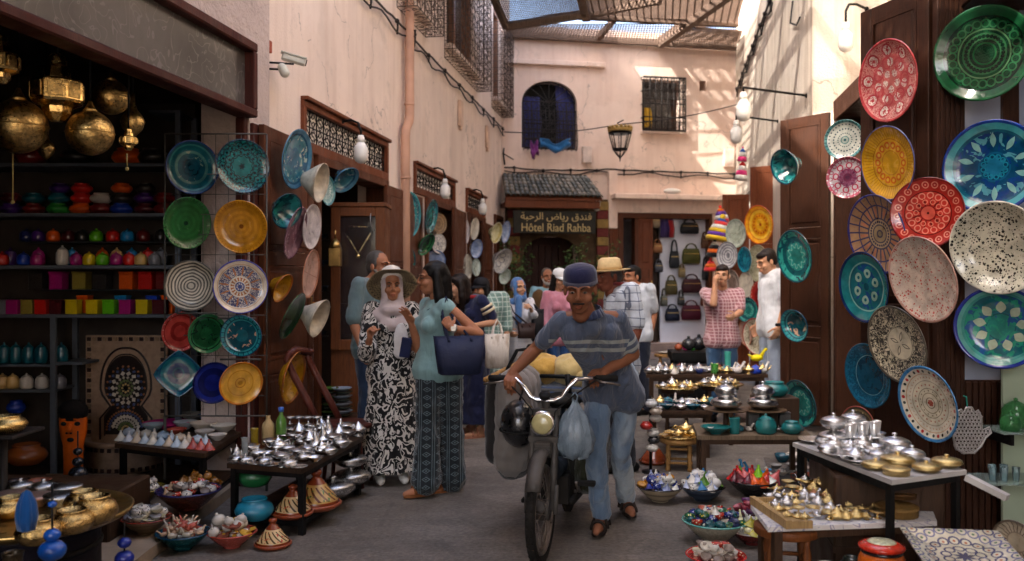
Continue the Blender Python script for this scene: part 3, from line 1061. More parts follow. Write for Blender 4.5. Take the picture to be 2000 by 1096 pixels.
# shop front beside the hotel
s = MB()
x = SH
e = .09
s.bx((x[0] - .02,-.05,x[2]),(x[0] + e,.2,x[3]),.006)
s.bx((x[1] - e * .6,-.05,x[2]),(x[1] + .02,.2,x[3]),.006)
s.bx((x[0] + e,-.045,x[3] - .12),(x[1] - e * .6,.2,x[3]),.006)
dxa = bxz(1246,500)[0]
s.bx((dxa - .08,-.04,x[2]),(dxa,.18,x[3] - .12),.005)
s.build('shopfront',WOOD,BB)
door_leaf(BB,(dxa,-.03),(bxz(1272,500)[0],-.10),.24,x[3] - .13,(0,-1),WOODR,3,'shop_door','reddish door leaf of the bag shop')
xp = bxz(1189,500)[0]
door_leaf(BB,(xp,-.07),(x[0] - .03,-.07),.24,x[3],(0,-1),WOODR,3,'shop_door','reddish door leaf beside the hotel pilaster')
# steps in front of the end wall
st = MB()
st.bx((-.6,-1.2,0.0),(5.6,-.12,.11),.01)
st.bx((-.3,-.62,.11),(5.4,-.121,.225),.01)
stone = mat('#8d7668',.85,0,.2,4,.004,40,dirt=.4,name='worn_step')
st = st.build('doorstep',stone,BB)
# boxes,lamp and wires on the end wall
for (px,py,w_,h_,lab) in ((1145,303,.19,.33,'white electric box under the arched window'),(1421,310,.22,.36,'pale electric box at the corner above the bag shop')):
 x_,z_ = bxz(px,py)
 b = MB(); b.bx((-w_ / 2,-.10,-h_ / 2),(w_ / 2,-.003,h_ / 2),.01)
 o = b.build('electric_box',mat('#d9c6bb',.5,name='box_white'),None,BB.matrix_basis @ Vector((x_,0,z_)),(0,0,BYAW))
 tag(o,lab,'electric box')
x_,z_ = bxz(1313,377,.3)
b = MB(); b.ball((0,0,0),(.19,.1,.06),12,6)
tag(b.build('dome_lamp',WHITE,None,BB.matrix_basis @ Vector((x_,-.30,z_ + .035)),(0,0,BYAW)),'white dome on the ledge over the bag shop','lamp')
bw = lambda px,py,off=.04: BB.matrix_basis @ Vector((BX(px,py,off)[0],-off,BX(px,py,off)[1]))
cable_run([bw(985,327),bw(1080,333),bw(1200,331),bw(1330,337),bw(1434,340)],'wall_cable','tied cables running across the end wall above the tiled awning',.09,.62,.016)
dropc = MB()
c0 = W(LU + .05,lv(983),lz(730,5) - .02)
dropc.tube([c0 - c0,bw(983,300) - c0,bw(986,322) - c0],.018,5)
dropc.tube([bw(983,300) - c0,bw(1003,312) - c0],.012,5)
tag(dropc.build('drop_cable',IRONP,None,c0),'cable dropping down the corner beside the arched window','cable')
# ------------------------------------------------------------------ slatted roof over the alley
ROOFW = wood(srgb('#6f5c50'),'roof_wood',rough=.8,coat=0)
ROOFD = wood(srgb('#4a3a36'),'roof_wood_dark',rough=.8,coat=0)
rf = thing('alley_roof','brown slatted timber roof spanning the alley in front of the end wall','roof',(0,14,6.4))
RO = Vector((0,14,6.4))
def beamr(a,b,w=.12,h=.16,m=ROOFW):
 o = MB().beam(Vector(a) - RO,Vector(b) - RO,w,h).build('beam',m,rf)
 return o
def slats(corners,n,frac,t,m,cross=0,cfrac=.25,name='slats'):
 """slats between edge a-b and edge d-c of a quad; cross adds members the other way"""
 a,b,c,d = [Vector(p) - RO for p in corners]
 mb = MB()
 L1 = (b - a).length / n * frac
 for i in range(n):
  f = (i + .5) / n
  mb.beam(a.lerp(b,f),d.lerp(c,f),L1,t)
 if cross:
  L2 = (d - a).length / cross * cfrac
  nn = (b - a).cross(d - a).normalized()
  if nn.z < 0: nn = -nn
  for i in range(cross):
   f = (i + .5) / cross
   mb.beam(a.lerp(d,f) + nn * (t + .003),b.lerp(c,f) + nn * (t + .003),L2,t)
 return tag(mb.build(name,m,rf),kind='stuff')
def RZ(px,py,Y):
 return P(px,py,Y)
# wall beam along the end wall and lattice strips
wl0,wl1 = bw(985,67,.1),bw(1440,93,.1)
beamr(wl0,wl1,.1,.12)
q0,q1 = RZ(1128,30,15.6),RZ(1440,46,16.2)
beamr(q0,q1,.12,.14)
r0,r1 = RZ(1122,-40,13.4),RZ(1460,-30,13.8)
beamr(r0,r1,.12,.14)
beamr(RZ(1128,-45,13.2),RZ(1145,32,15.5),.14,.2)
beamr(RZ(1440,-25,13.8),bw(1290,84,.12),.13,.2)
beamr(RZ(1205,32,15.8),bw(1168,75,.12),.09,.1)
beamr(RZ(1290,0,14.4),RZ(1130,33,15.7),.10,.12)
# strip next to the wall
slats((wl0,wl1,q1,RZ(1000,48,15.2)),84,.26,.014,ROOFW,9,.14)
# lit slats in the middle
slats((RZ(1140,34,15.7),q1,r1,r0),22,.20,.016,ROOFW,34,.40)
# dark double lattice at left
slats((RZ(935,-75,13.0),RZ(1126,-55,13.3),RZ(1142,27,15.1),RZ(990,50,14.9)),44,.44,.012,ROOFD,30,.40)
beamr(RZ(988,52,14.9),RZ(1142,28,15.1),.10,.14)
beamr(RZ(935,-75,13.0),RZ(988,52,14.9),.10,.12)
# right hand lattice with the sky through it
slats((RZ(1330,52,16.0),RZ(1450,62,16.4),bw(1442,90,.12),bw(1310,82,.12)),30,.34,.02,ROOFW,10,.2)
# unseen slats added overhead, out of view, to dim the alley and dapple walls
zr = 6.7
def rr(u,v,z=zr):
 return W(u,v,z)
for v in (-8,-5.2,-2.4,.4,3.2,7.2,8.6,10.6,12.6):
 beamr(rr(LU - .1,v,zr + .08),rr(RU + .9,v,zr + .08),.14,.2,ROOFD)
SHADE_SLATS = [(-8,-5.2,26,.8),(-5.2,-2.4,26,.8),(-2.4,.4,26,.8),(.4,3.2,26,.6),(7.2,8.6,34,.5),(8.6,10.6,50,.5),(10.6,12.6,50,.5),(12.6,13.9,32,.5)]
for (v0,v1,n,fr_) in SHADE_SLATS:
 slats((rr(LU - .1,v0 + .1),rr(LU - .1,v1 - .1),rr(RU + .9,v1 - .1),rr(RU + .9,v0 + .1)),n,fr_,.03 if n < 27 else .012,ROOFD,10,.25,'slats')
# ------------------------------------------------------------------ wires and lantern
wire = MB()
w0,w1 = RZ(985,258,13.2),RZ(1445,203,13.6)
lp = RZ(1211,243,13.35)
pts = [w0.lerp(lp,f) + Vector((0,0,-.06 * sin(pi * f))) for f in [i / 8 for i in range(9)]] + [lp.lerp(w1,f) + Vector((0,0,-.05 * sin(pi * f))) for f in [i / 8 for i in range(1,9)]]
wire.tube([p - w0 for p in pts],.008,4)
tag(wire.build('hanging_wire',IRONP,None,w0),'thin wire strung across the alley carrying the lantern','wire')
ln = thing('street_lantern','black iron lantern with a gilded crown hanging from the wire','lantern',lp)
ln.scale = (.9,.9,.74)
b = MB()
b.lathe([(.20,-.16),(.205,-.19),(.19,-.20)],8); b.lathe([(.125,-.50),(.13,-.53),(.115,-.54)],8)
for i in range(8):
 a = 2 * pi * i / 8
 b.tube([(.19 * cos(a),.19 * sin(a),-.19),(.12 * cos(a),.12 * sin(a),-.51)],.010,5)
 b.tube([(.12 * cos(a),.12 * sin(a),-.52),(.05 * cos(a),.05 * sin(a),-.64),(0,0,-.70)],.009,4)
b.cap((0,0,-.68),(0,0,-.77),.018,.006)
b.build('frame',IRON,ln)
b = MB()
b.lathe([(.16,-.06),(.215,-.11),(.20,-.165),(.15,-.15)],16)
for i in range(16):
 a = 2 * pi * i / 16
 b.ball((.19 * cos(a),.19 * sin(a),-.07),(.03,.03,.035),6,4)
b.build('crown',mat((.45,.30,.10),.5,.5,.3,20,name='gilt'),ln)
b = MB(); b.tube([(0,0,0),(0,0,-.1)],.01,4); b.tube([(-.05,0,.02),(.06,0,.09)],.012,4); b.build('hook',IRON,ln)
b = MB(); b.lathe([(.185,-.19),(.115,-.5)],8); b.build('pane',mat((.75,.72,.68),.2,0,.1,5,alpha=.25,name='lantern_glass'),ln)
# bulb lamps on arms
def bulb_lamp(label,base,d,drop,s=1.0,goose=False):
 """arm from the wall point base,direction d,bulb hanging 'drop' below its end"""
 t = thing('wall_lamp',label,'lamp',base)
 d = Vector(d)
 b = MB()
 if goose:
  pts = [Vector((0,0,0)),d * .5 + Vector((0,0,.01)),d * .85 + Vector((0,0,-.02)),d + Vector((0,0,-.10)),d * 1.0 + Vector((0,0,-drop))]
 else:
  pts = [Vector((0,0,0)),d,d + Vector((0,0,-drop))]
 b.tube(pts,.010 * s,6)
 b.ball((0,0,0),.02 * s,6,4)
 b.build('arm',IRON,t)
 e = d + Vector((0,0,-drop))
 b = MB(); b.lathe([(.022 * s,.0),(.03 * s,-.03 * s),(.03 * s,-.06 * s)],10,e); b.build('socket',WHITE,t)
 b = MB()
 b.lathe([(.028 * s,-.055 * s),(.05 * s,-.09 * s),(.056 * s,-.10 * s),(.057 * s,-.17 * s),(.045 * s,-.205 * s),(.02 * s,-.222 * s),(0,-.225 * s)],16,e)
 b.build('bulb',mat('#dcd9d2',.25,0,.04,5,name='frosted_bulb'),t)
 return t
pR = lambda px,py,u: W(u,*UV(px,py,u)) if False else None
def wp(px,py,u):
 v,z = UV(px,py,u)
 return W(u,v,z)
b0 = W(2.19,9.63,4.354)
b1 = P(1652,62,b0.y - .25)
bulb_lamp('white bulb lamp on a curved arm above the coral flowered plate',b0,(b1 - b0) - Vector((0,0,b1.z - b0.z)),.22,1.35,True)
b0 = wp(1576,187,RU)
b1 = P(1452,193,b0.y - .5)
bulb_lamp('upper white bulb on a straight black arm over the far door',b0,Vector((b1.x - b0.x,b1.y - b0.y,-.02)),.05,1.35)
b0 = wp(1520,237,RU)
b1 = P(1438,246,b0.y - .5)
bulb_lamp('lower white bulb on a straight black arm over the far door',b0,Vector((b1.x - b0.x,b1.y - b0.y,-.02)),.06,1.35)
for (px,py,lab,s) in ((668,238,'large white bulb lamp in front of the first carved transom',1.2),(842,330,'white bulb lamp in front of the second carved transom',1.2),(920,372,'white bulb lamp in front of the third small transom',1.2)):
 b0 = wp(px,py,LU + .03)
 bulb_lamp(lab,b0,RV * .20 + AV * -.03,.14,s,True)
# curl of spare wire on the bright wall
b = MB()
p0 = wp(1548,2,RU - .02)
b.tube([Vector((0,0,0)),RV * -.02 + AV * .05 + Vector((0,0,-.25)),AV * -.3 + Vector((0,0,-.38)),AV * -.55 + Vector((0,0,-.36))],.012,5)
tag(b.build('loose_cable',IRONP,None,p0),'loose black cable end curling on the bright wall','cable')
# hotel sign
sx0,sz0 = BX(1003,455,.70); sx1,sz1 = BX(1164,413,.70)
sign = thing('hotel_sign','dark hotel sign with gold lettering hung under the tiled awning','sign',BB.matrix_basis @ Vector(((sx0 + sx1) / 2,-.66,(sz0 + sz1) / 2)),(0,0,BYAW))
sw,shh = (sx1 - sx0),(sz1 - sz0)
b = MB(); b.box((0,0,0),(sw,.04,shh),None,.006)
b.tube([(-sw * .4,0,shh / 2),(-sw * .4,0,shh / 2 + .3)],.008,4); b.tube([(sw * .4,0,shh / 2),(sw * .4,0,shh / 2 + .3)],.008,4)
b.build('board',mat('#2c2a24',.6,0,.25,8,dirt=.5,name='sign_board'),sign)
GOLD = mat((.50,.38,.18),.45,.2,.15,20,name='gold_letter')
def lettering(text,width,height,parent,loc,m,name='lettering',rot=(pi / 2,0,0),ext=.004):
 cu_ = bpy.data.curves.new(name,'FONT')
 cu_.body = text
 cu_.align_x,cu_.align_y = 'CENTER','CENTER'
 cu_.extrude = ext
 cu_.offset = .002
 cu_.size = 1
 o_ = bpy.data.objects.new('tmp_text',cu_)
 COL.objects.link(o_)
 bpy.context.view_layer.update()
 me = bpy.data.meshes.new_from_object(o_.evaluated_get(bpy.context.evaluated_depsgraph_get()))
 bpy.data.objects.remove(o_)
 xs = [v.co.x for v in me.vertices]; ys = [v.co.y for v in me.vertices]
 if not xs: return None
 cx,cy = (min(xs) + max(xs)) / 2,(min(ys) + max(ys)) / 2
 fx,fy = width / (max(xs) - min(xs)),height / (max(ys) - min(ys))
 for v in me.vertices:
  v.co = ((v.co.x - cx) * fx,(v.co.y - cy) * fy,v.co.z)
 me.materials.clear(); me.materials.append(m)
 ob = link(name,me,parent,loc,rot)
 return tag(ob,kind='stuff')
lettering('Hôtel Riad Rahba',sw * .84,shh * .36,sign,(0.03,-.026,-shh * .24),GOLD)
lettering('\uFE94\uFE92\uFEA3\uFEAE\uFEDF\uFE8D \uFEBD\uFE8E\uFEF3\uFEAD \uFED5\uFEAA\uFEE8\uFED3',sw * .86,shh * .42,sign,(0.03,-.026,shh * .22),GOLD)
# small floodlight beside the awning
b = MB(); b.cap((0,0,0),(-.03,-.02,-.12),.05,.07); b.tube([(0,0,.0),(.02,.1,.06)],.012,5)
tag(b.build('spot_lamp',WHITE,None,BB.matrix_basis @ Vector((BX(1168,394,.5)[0],-.5,BX(1168,394,.5)[1]))),'small white spot lamp at the corner of the tiled awning','lamp')
# fallen cloth on the belly of the arched window
def rag(col,c,s,lab,n):
 b = MB(); rnd = random.Random(n)
 vs,fs = [],[]
 for i in range(9):
  for j in range(5):
   vs.append(((i / 8 - .5) * s[0],-.03 * sin(i * 1.7 + j) + .03 * cos(j * 2.2),(j / 4 - .5) * s[1] + .06 * sin(i * .9 + n) + rnd.uniform(-.02,.02)))
 for i in range(8):
  for j in range(4):
   a = i * 5 + j
   fs.append((a,a + 5,a + 6,a + 1))
 b.add(vs,fs)
 o = b.build('cloth',cloth(col,'window_cloth'),None,c,(0,0,BYAW))
 o.modifiers.new('thick','SOLIDIFY').thickness = .012
 tag(o,lab,'cloth')
rag('#2f6ea8',bw(1085,284,.2),(.62,.17),'blue cloth bunched at the foot of the arched window',1)
rag('#7d3a80',bw(1044,293,.19),(.16,.26),'purple cloth hanging below the arched window',2)
# climbing plants by the hotel door
LEAFM = [mat(c,.6,0,.3,10,name='leaf') for c in ('#4f6a3a','#3a5230','#6b8048')]
def plant(label,base,h,spread,n,seed,dens):
 t = thing('climbing_plant',label,'plant',base)
 rnd = random.Random(seed)
 b = MB(); stems = []
 for i in range(n):
  p = [Vector((rnd.uniform(-.06,.06),rnd.uniform(-.05,.05),0))]
  d = Vector((rnd.uniform(-1,1) * spread,rnd.uniform(-.25,.1),h * rnd.uniform(.7,1.0)))
  for q in (.25,.5,.75,1):
   p.append(p[0] + Vector((d.x * q ** 1.6,d.y * q,d.z * q)) + Vector((rnd.uniform(-.05,.05),rnd.uniform(-.04,.04),0)))
  b.tube(p,[.014,.011,.009,.006,.003],4)
  stems.append(p)
 b.build('stem',wood(srgb('#4a3a26'),'stem'),t)
 f = MB()
 for i in range(dens):
  p = stems[rnd.randrange(n)]
  k_ = 1 + min(3,int(rnd.random() ** .6 * 4))
  c = p[k_].lerp(p[k_ - 1],rnd.random()) + Vector((rnd.gauss(0,.09),rnd.gauss(0,.07),rnd.gauss(0,.08)))
  a = rnd.uniform(0,2 * pi)
  l,w_ = rnd.uniform(.05,.10),rnd.uniform(.018,.03)
  R = Euler((rnd.uniform(-1,1),rnd.uniform(-1,1),a)).to_matrix()
  f.k = rnd.randrange(3)
  f.add([c + R @ Vector(q) for q in ((0,0,0),(w_,l * .45,.012),(0,l,-.01),(-w_,l * .45,.012))],[(0,1,2,3)],True)
 tag(f.build('foliage',LEAFM,t),kind='stuff')
 po = MB(); po.lathe([(.12,-.02),(.16,.0),(.15,-.3),(.11,-.34)],14,(0,0,0)); po.build('pot',mat('#7a4630',.8,name='clay_pot'),t)
gz = .225
bp = lambda px,py,off: (lambda q: BB.matrix_basis @ Vector((q[0],-off,gz + .34)))(BX(px,py,off))
plant('dark green climbing plant at the left of the hotel door',bp(1012,600,.4),1.75,.30,7,5,420)
plant('bushy green plant at the right of the hotel door under the sign',bp(1142,600,.4),1.75,.62,9,8,620)
# ================================================================== PAINTED PLATES AND BOWLS ON THE WALLS
TEAL,TEALD,AQUA,NAVY,OCHRE,GREEN,OFFW = '#1c7078','#0d3f48','#3f9f98','#1c2c78','#c8871c','#1d5a30','#d8cfbd'
def st_ridged(c,d,n=7):
 return lambda R: glaze([(0,d)] + [(.08 + .92 * i / n,c if i % 2 == 0 else tuple(.72 * a + .28 * b for a,b in zip(srgb(c),srgb(d)))) for i in range(n)],R,[('rays',d,40,.86,.97,.008)])
STY = {
 'dteal': lambda R: glaze([(0,'#0b3a48'),(.35,'#0e4450'),(.52,'#3d6a66'),(.62,'#12505a'),(.8,'#2a6f70'),(.86,'#0e3f52'),(.95,'#12306a')],R,[('blot','#6f7f70',14,.62,.3,.6),('loops','#0a2c3c',8,.2,.1,.012)]),
 'scale': lambda R: glaze([(0,'#1d6c6c'),(.94,'#123c50')],R,[('loops','#0b2a34',6,.26,.2,.016),('loops','#0b2a34',12,.52,.15,.016),('loops','#0b2a34',18,.74,.14,.016),('loops','#0b2a34',24,.9,.1,.014),('dots','#0b2a34',18,.74,.045),('dots','#0b2a34',12,.52,.05),('dots','#0b2a34',1,.0,.06)]),
 'green': st_ridged('#2c6b35','#123c1c',9),'ochre': st_ridged('#cf8d20','#8e5210',9),
 'zigzag': lambda R: glaze([(0,'#cfc6b2')] + [(.1 + .06 * i,'#4a453c' if i % 2 == 0 else '#cfc6b2') for i in range(15)],R,[],wob=.09,rough=.4),
 'mosaic_blue': lambda R: glaze([(0,'#3b4a86'),(.17,'#d8cdbd'),(.21,'#a5683c'),(.34,'#d8cdbd'),(.8,'#c8a98c'),(.84,'#dccdb6'),(.95,'#4b4a9a')],R,[('dots','#c9c4c0',8,.1,.03),('petal','#d8cdbd',16,.2,.36,.03),('scroll','#39406a',60,.10,.4,.78),('petal','#b0703c',12,.38,.78,.035),('wave','#39406a',12,.58,.12,.016)]),
 'red': lambda R: glaze([(0,'#b03a34'),(.3,'#8e2824'),(.5,'#b8443c'),(.8,'#8a2420'),(.86,'#b84a44')],R,[('dots','#d8a090',20,.92,.03)]),
 'gloss_green': lambda R: glaze([(0,'#1f5a34'),(.3,'#174a2a'),(.7,'#2a6f42'),(.78,'#123c22'),(.84,'#2d7246')],R,[('blot','#0e3520',20,.58,0,.8)],rough=.1),
 'teal_fish': lambda R: glaze([(0,'#17606c'),(.3,'#0f4a58'),(.72,'#2f8c92'),(.78,'#12505c'),(.84,'#2c8a90'),(.95,'#134a66')],R,[('blot','#b89a80',15,.6,.2,.7),('rays','#0c3a48',24,.8,.95,.02)],rough=.1),
 'diamond': lambda R: glaze([(0,'#0d3058'),(.18,'#14606e'),(.24,'#0e3a64'),(.45,'#1d6c78'),(.72,'#0e4c6c'),(.78,'#145e78')],R,[('dots','#0f3a66',12,.34,.06),('dots','#0d3560',16,.86,.05)],rough=.14),
 'dblue': lambda R: glaze([(0,'#16206e'),(.4,'#0f1650'),(.7,'#1d2a80'),(.9,'#101858')],R,[],rough=.12),
 'yring': lambda R: glaze([(0,'#b07a18'),(.1,'#d59a30'),(.2,'#a86c14'),(.24,'#d8a038'),(.55,'#c08420'),(.6,'#dca43c'),(.9,'#c4761c')],R,[],rough=.16),
 'bluegrey': lambda R: glaze([(0,'#2a6a88'),(.35,'#33788c'),(.7,'#4f8898'),(.78,'#1c5474'),(.85,'#4a80a0')],R,[('blot','#1f5a80',12,.55,.1,.8),('blot','#a8c0b8',16,.62,.1,.8)],rough=.12),
 'teal_in': lambda R: glaze([(0,'#2a8a86'),(.4,'#1b6a70'),(.6,'#2f8f90'),(.92,'#0d3f50')],R,[('blot','#0e4a56',12,.52,0,.9)],rough=.1),
 'white': lambda R: glaze([(0,OFFW),(.92,'#c8bca8')],R,[],rough=.3),
 'white_fine': lambda R: glaze([(0,'#d8d0cc'),(.96,'#b8aeb0')],R,[('scroll','#a8a0b4',70,.05,.1,.9)],rough=.3),
 'mauve': lambda R: glaze([(0,'#8a6474'),(.5,'#9a7484'),(.9,'#7a5466')],R,[],rough=.2),
 'pinkish': lambda R: glaze([(0,'#d0a898'),(.9,'#b8785c')],R,[('rays','#a8705c',4,.05,.9,.014)],rough=.3),
 'yellow': lambda R: glaze([(0,'#c8921c'),(.9,'#a8601c')],R,[('speck','#8e5a10',60,.3,0,.9)],rough=.16),
 'dgreen': lambda R: glaze([(0,'#143c22'),(.7,'#0d2e1a'),(.9,'#1a4a2a')],R,[],rough=.12),
 'tealbig': lambda R: glaze([(0,'#d0d0b0'),(.06,'#1c7a80'),(.3,'#a8c0a0'),(.36,'#1d7a86'),(.7,'#3a9a9c'),(.76,'#156070'),(.9,'#2d8f98')],R,[('petal','#bcd0b4',10,.06,.34,.06),('wave','#bcd0b4',12,.55,.09,.025),('speck','#c8d8c8',90,.35,.76,.92)],rough=.12),
 'tan_weave': lambda R: glaze([(0,'#7d6040')] + [(.15 * i,('#a08058','#7d6040')[i % 2]) for i in range(1,7)],R,[('rays','#6a4c30',30,.1,1,.01)],rough=.6),
 'w_pattern': lambda R: glaze([(0,'#8a8a90'),(.2,'#d4cdc2'),(.9,'#b0a8a0')],R,[('loops','#6a6a78',8,.5,.18,.02),('dots','#6a6a78',16,.8,.03)],rough=.3),
 'palegreen': lambda R: glaze([(0,'#c8ccb8'),(.6,'#d4d6c8'),(.85,'#a8b4a4')],R,[('scroll','#8aa090',60,.05,.1,.85)],rough=.25),
 'yell_or': lambda R: glaze([(0,'#a84818'),(.08,'#e0a828'),(.3,'#d89018'),(.6,'#e8b834'),(.75,'#c87818'),(.8,'#e8a020'),(.94,'#c85a18')],R,[('dots','#b85a14',16,.45,.06)],rough=.18),
 'ringgrey': lambda R: glaze([(0,'#7a7a80')] + [(.1 * i,('#d0d0d0','#8a8a92')[i % 2]) for i in range(1,10)],R,[],rough=.25),
 'turq': lambda R: glaze([(0,'#1c8aa0'),(.4,'#147088'),(.8,'#2a9ab0')],R,[('blot','#0c5068',14,.55,0,.9)],rough=.1),
 'pale_speck': lambda R: glaze([(0,'#d0c8a8'),(.9,'#b8b090')],R,[('speck','#7a7440',55,.4,0,.95)],rough=.25),
 'brownwhite': lambda R: glaze([(0,'#8a7468'),(.5,'#c0b0a4'),(.9,'#9a8478')],R,[('scroll','#5a4840',50,.06,.1,.9)],rough=.3),
 'redplate': lambda R: glaze([(0,'#8e1c1c'),(.7,'#b02a24'),(.88,'#c84a3c')],R,[('dots','#e0a890',24,.93,.03)],rough=.14),
 'tealgreen': lambda R: glaze([(0,'#1a6a64'),(.3,'#237f78'),(.55,'#114e54'),(.75,'#2a8a80'),(.92,'#0f4a54')],R,[('wave','#7ab0a0',10,.4,.08,.02),('blot','#0e4450',16,.57,.5,.95)],rough=.1),
 'wred': lambda R: glaze([(0,'#c8c0a8'),(.85,'#d6cdb8'),(.94,'#b03a2c')],R,[('rays','#6a5a48',14,.2,.8,.018),('loops','#7a6a54',14,.6,.1,.016),('dots','#5a4a3c',28,.86,.02)],rough=.3),
 'wteal': lambda R: glaze([(0,'#3a6a70'),(.06,'#b8c8bc'),(.16,'#5a8a88'),(.2,'#d4d8cc'),(.86,'#5f9a98')],R,[('dots','#2a5a60',20,.34,.03),('dots','#2a4a54',24,.56,.04),('dots','#2a4a54',28,.78,.035),('rays','#2a5a60',32,.87,1,.02)],rough=.2),
 'wpink': lambda R: glaze([(0,'#6a3a54'),(.2,'#9a6a84'),(.42,'#d8ccd0'),(.86,'#c05a6a')],R,[('loops','#c83a5a',8,.58,.13,.03),('dots','#5a3a5a',8,.36,.05),('loops','#b84a6a',16,.82,.08,.02),('scroll','#8a3a5a',60,.08,.1,.5),('dots','#e4dcdc',20,.95,.03)],rough=.14),
 'coral': lambda R: glaze([(0,'#cf6a64'),(.3,'#d88078'),(.33,'#c85a58'),(.6,'#d4766e'),(.63,'#e09a90'),(.93,'#c8484c')],R,[('dots','#ecdcd0',5,.20,.09),('dots','#ecdcd0',7,.45,.10,.3),('dots','#ecdcd0',9,.74,.12),('loops','#b83a44',9,.74,.14,.02),('loops','#b83a44',7,.45,.13,.02),('dots','#c04048',9,.74,.04),('scroll','#b84048',40,.05,.1,.92)],rough=.2),
 'yloop': lambda R: glaze([(0,'#cf9a1c'),(.30,'#b87a14'),(.33,'#d4a024'),(.62,'#a86a14'),(.65,'#d8a428'),(.9,'#c8921c'),(.96,'#5a5a8a')],R,[('loops','#c85a14',14,.47,.075,.022),('dots','#e0b84a',14,.47,.04),('rays','#b07414',60,.66,.9,.008)],rough=.2),
 'redgeo': lambda R: glaze([(0,'#5a1a14'),(.03,'#d85a48'),(.18,'#8e1f1a'),(.22,'#c2372c'),(.60,'#6a1814'),(.63,'#b02c24'),(.95,'#7a1c18')],R,[('loops','#e88a74',20,.80,.08,.016),('dots','#e88a74',20,.80,.025),('loops','#e88a74',14,.50,.08,.016),('petal','#7a1814',12,.18,.44,.035),('loops','#e07a64',10,.32,.06,.014)],rough=.14),
 'spokes': lambda R: glaze([(0,'#8a7a5a'),(.06,'#3a3450'),(.10,'#a08a68'),(.2,'#4a4454'),(.24,'#b09a78'),(.36,'#3a3450'),(.40,'#a9835f'),(.68,'#2c2c6a'),(.72,'#a9835f'),(.95,'#2a2c78')],R,[('rays','#33305c',24,.38,.95,.02),('dots','#3a3450',26,.30,.03),('petal','#c8785a',12,.42,.68,.03)],rough=.3),
 'tealpetal': lambda R: glaze([(0,'#145060'),(.10,'#1d6a74'),(.60,'#1b6470'),(.66,'#6fa8a0'),(.70,'#22787c'),(.92,'#142a5a')],R,[('blot','#1d4a80',14,.55,.1,.64),('dots','#8ab0a0',6,.38,.13),('dots','#145a68',6,.38,.05)],rough=.1),
 'redspeck': lambda R: glaze([(0,'#e0cdbc'),(.95,'#d0a090')],R,[('speck','#c8564e',62,.42,0,.97),('speck','#b8665a',95,.33,0,.97)],rough=.25),
 'leafblack': lambda R: glaze([(0,'#d8ceb4'),(.40,'#8a8270'),(.42,'#d4cab0'),(.94,'#5a5448')],R,[('petal','#2a2620',4,.05,.34,.05),('petal','#d8ceb4',4,.08,.30,.03),('scroll','#2a2620',30,.085,.43,.94)],rough=.3),
 'dbluegreen': lambda R: glaze([(0,'#10465e'),(.6,'#6f98a0'),(.615,'#0e4258'),(.9,'#124e68')],R,[('scroll','#1d6280',45,.06,.62,.98),('blot','#0b344a',12,.55,0,.6)],rough=.1),
 'mosaicwhite': lambda R: glaze([(0,'#a8604a'),(.05,'#d8cfb8'),(.12,'#8a7a68'),(.15,'#d8cfb8'),(.25,'#9a8f78'),(.28,'#d4cbb2'),(.38,'#8a8070'),(.40,'#d8cfb8'),(.58,'#a09684'),(.60,'#dcd4c0'),(.76,'#c8a080'),(.78,'#dcd4c0'),(.92,'#3d7fb4')],R,[('dots','#b82f2c',10,.85,.045),('dots','#2c3430',10,.85,.04,.3),('dots','#2c3430',10,.85,.04,.7),('dots','#a86a5a',22,.49,.025),('dots','#b88a70',40,.68,.018),('dots','#7a6a5a',14,.33,.02),('dots','#b04a3a',6,.06,.03)],rough=.25),
 'biggreen': lambda R: glaze([(0,'#0d3520'),(.20,'#1a4a2a'),(.24,'#0c2c1a'),(.30,'#2a5436'),(.44,'#0e3a22'),(.50,'#4a6a4a'),(.53,'#0f3c22'),(.76,'#0a2a18'),(.80,'#174c2c'),(.93,'#1f5a36')],R,[('dots','#0c2a1a',30,.37,.04),('loops','#2a5a3a',24,.64,.08,.016)],rough=.08),
 'bigblue': lambda R: glaze([(0,'#0b3a58'),(.28,'#11567a'),(.32,'#0d4468'),(.74,'#10566e'),(.80,'#3f9aa4'),(.93,'#183a8a')],R,[('petal','#1c6c8e',8,.0,.28,.06),('blot','#4a90a0',9,.56,.3,.75),('blot','#0d3a78',13,.56,.3,.75),('petal','#7ab0ac',10,.42,.74,.06),('loops','#1a7a94',12,.22,.045,.012)],rough=.08),
 'blackspeck': lambda R: glaze([(0,'#d4cfba'),(.97,'#e0dccc')],R,[('speck','#22241e',58,.50,0,.97),('speck','#2c2e28',90,.42,0,.97)],rough=.18),
 'tealstar': lambda R: glaze([(0,'#1a7a70'),(.30,'#12525e'),(.33,'#1b6a78'),(.36,'#16606c'),(.78,'#3a9088'),(.84,'#5aa098'),(.92,'#1c2f8a')],R,[('blot','#1f8a72',16,.52,0,.78),('blot','#1f4f8a',13,.58,0,.78),('petal','#a8b8a0',9,.33,.62,.11)],rough=.09),
 'spiral': lambda R: glaze([(0,'#5a4a30')] + [(.12 * i,('#8a7a54','#4e4230')[i % 2]) for i in range(1,8)] + [(.94,'#a04a3a')],R,[('speck','#b8a878',60,.35,0,.9)],rough=.4),
 'aqua_w': lambda R: glaze([(0,'#b8d0c8'),(.6,'#8ab4b0'),(.85,'#4a8a90')],R,[('rays','#3a7a84',20,.2,.8,.02)],rough=.2),
 'lblue': lambda R: glaze([(0,'#8a9cc0'),(.7,'#a8b4cc'),(.9,'#6a80b0')],R,[],rough=.25),
 'cream_y': lambda R: glaze([(0,'#d8d0a0'),(.8,'#c8b870'),(.92,'#d8d0a8')],R,[],rough=.25),
 'brownlace': lambda R: glaze([(0,'#b8a890'),(.4,'#8a7a68'),(.45,'#bcae98'),(.9,'#6a5a4a')],R,[('rays','#5a4a3a',24,.45,.9,.02)],rough=.3),
}
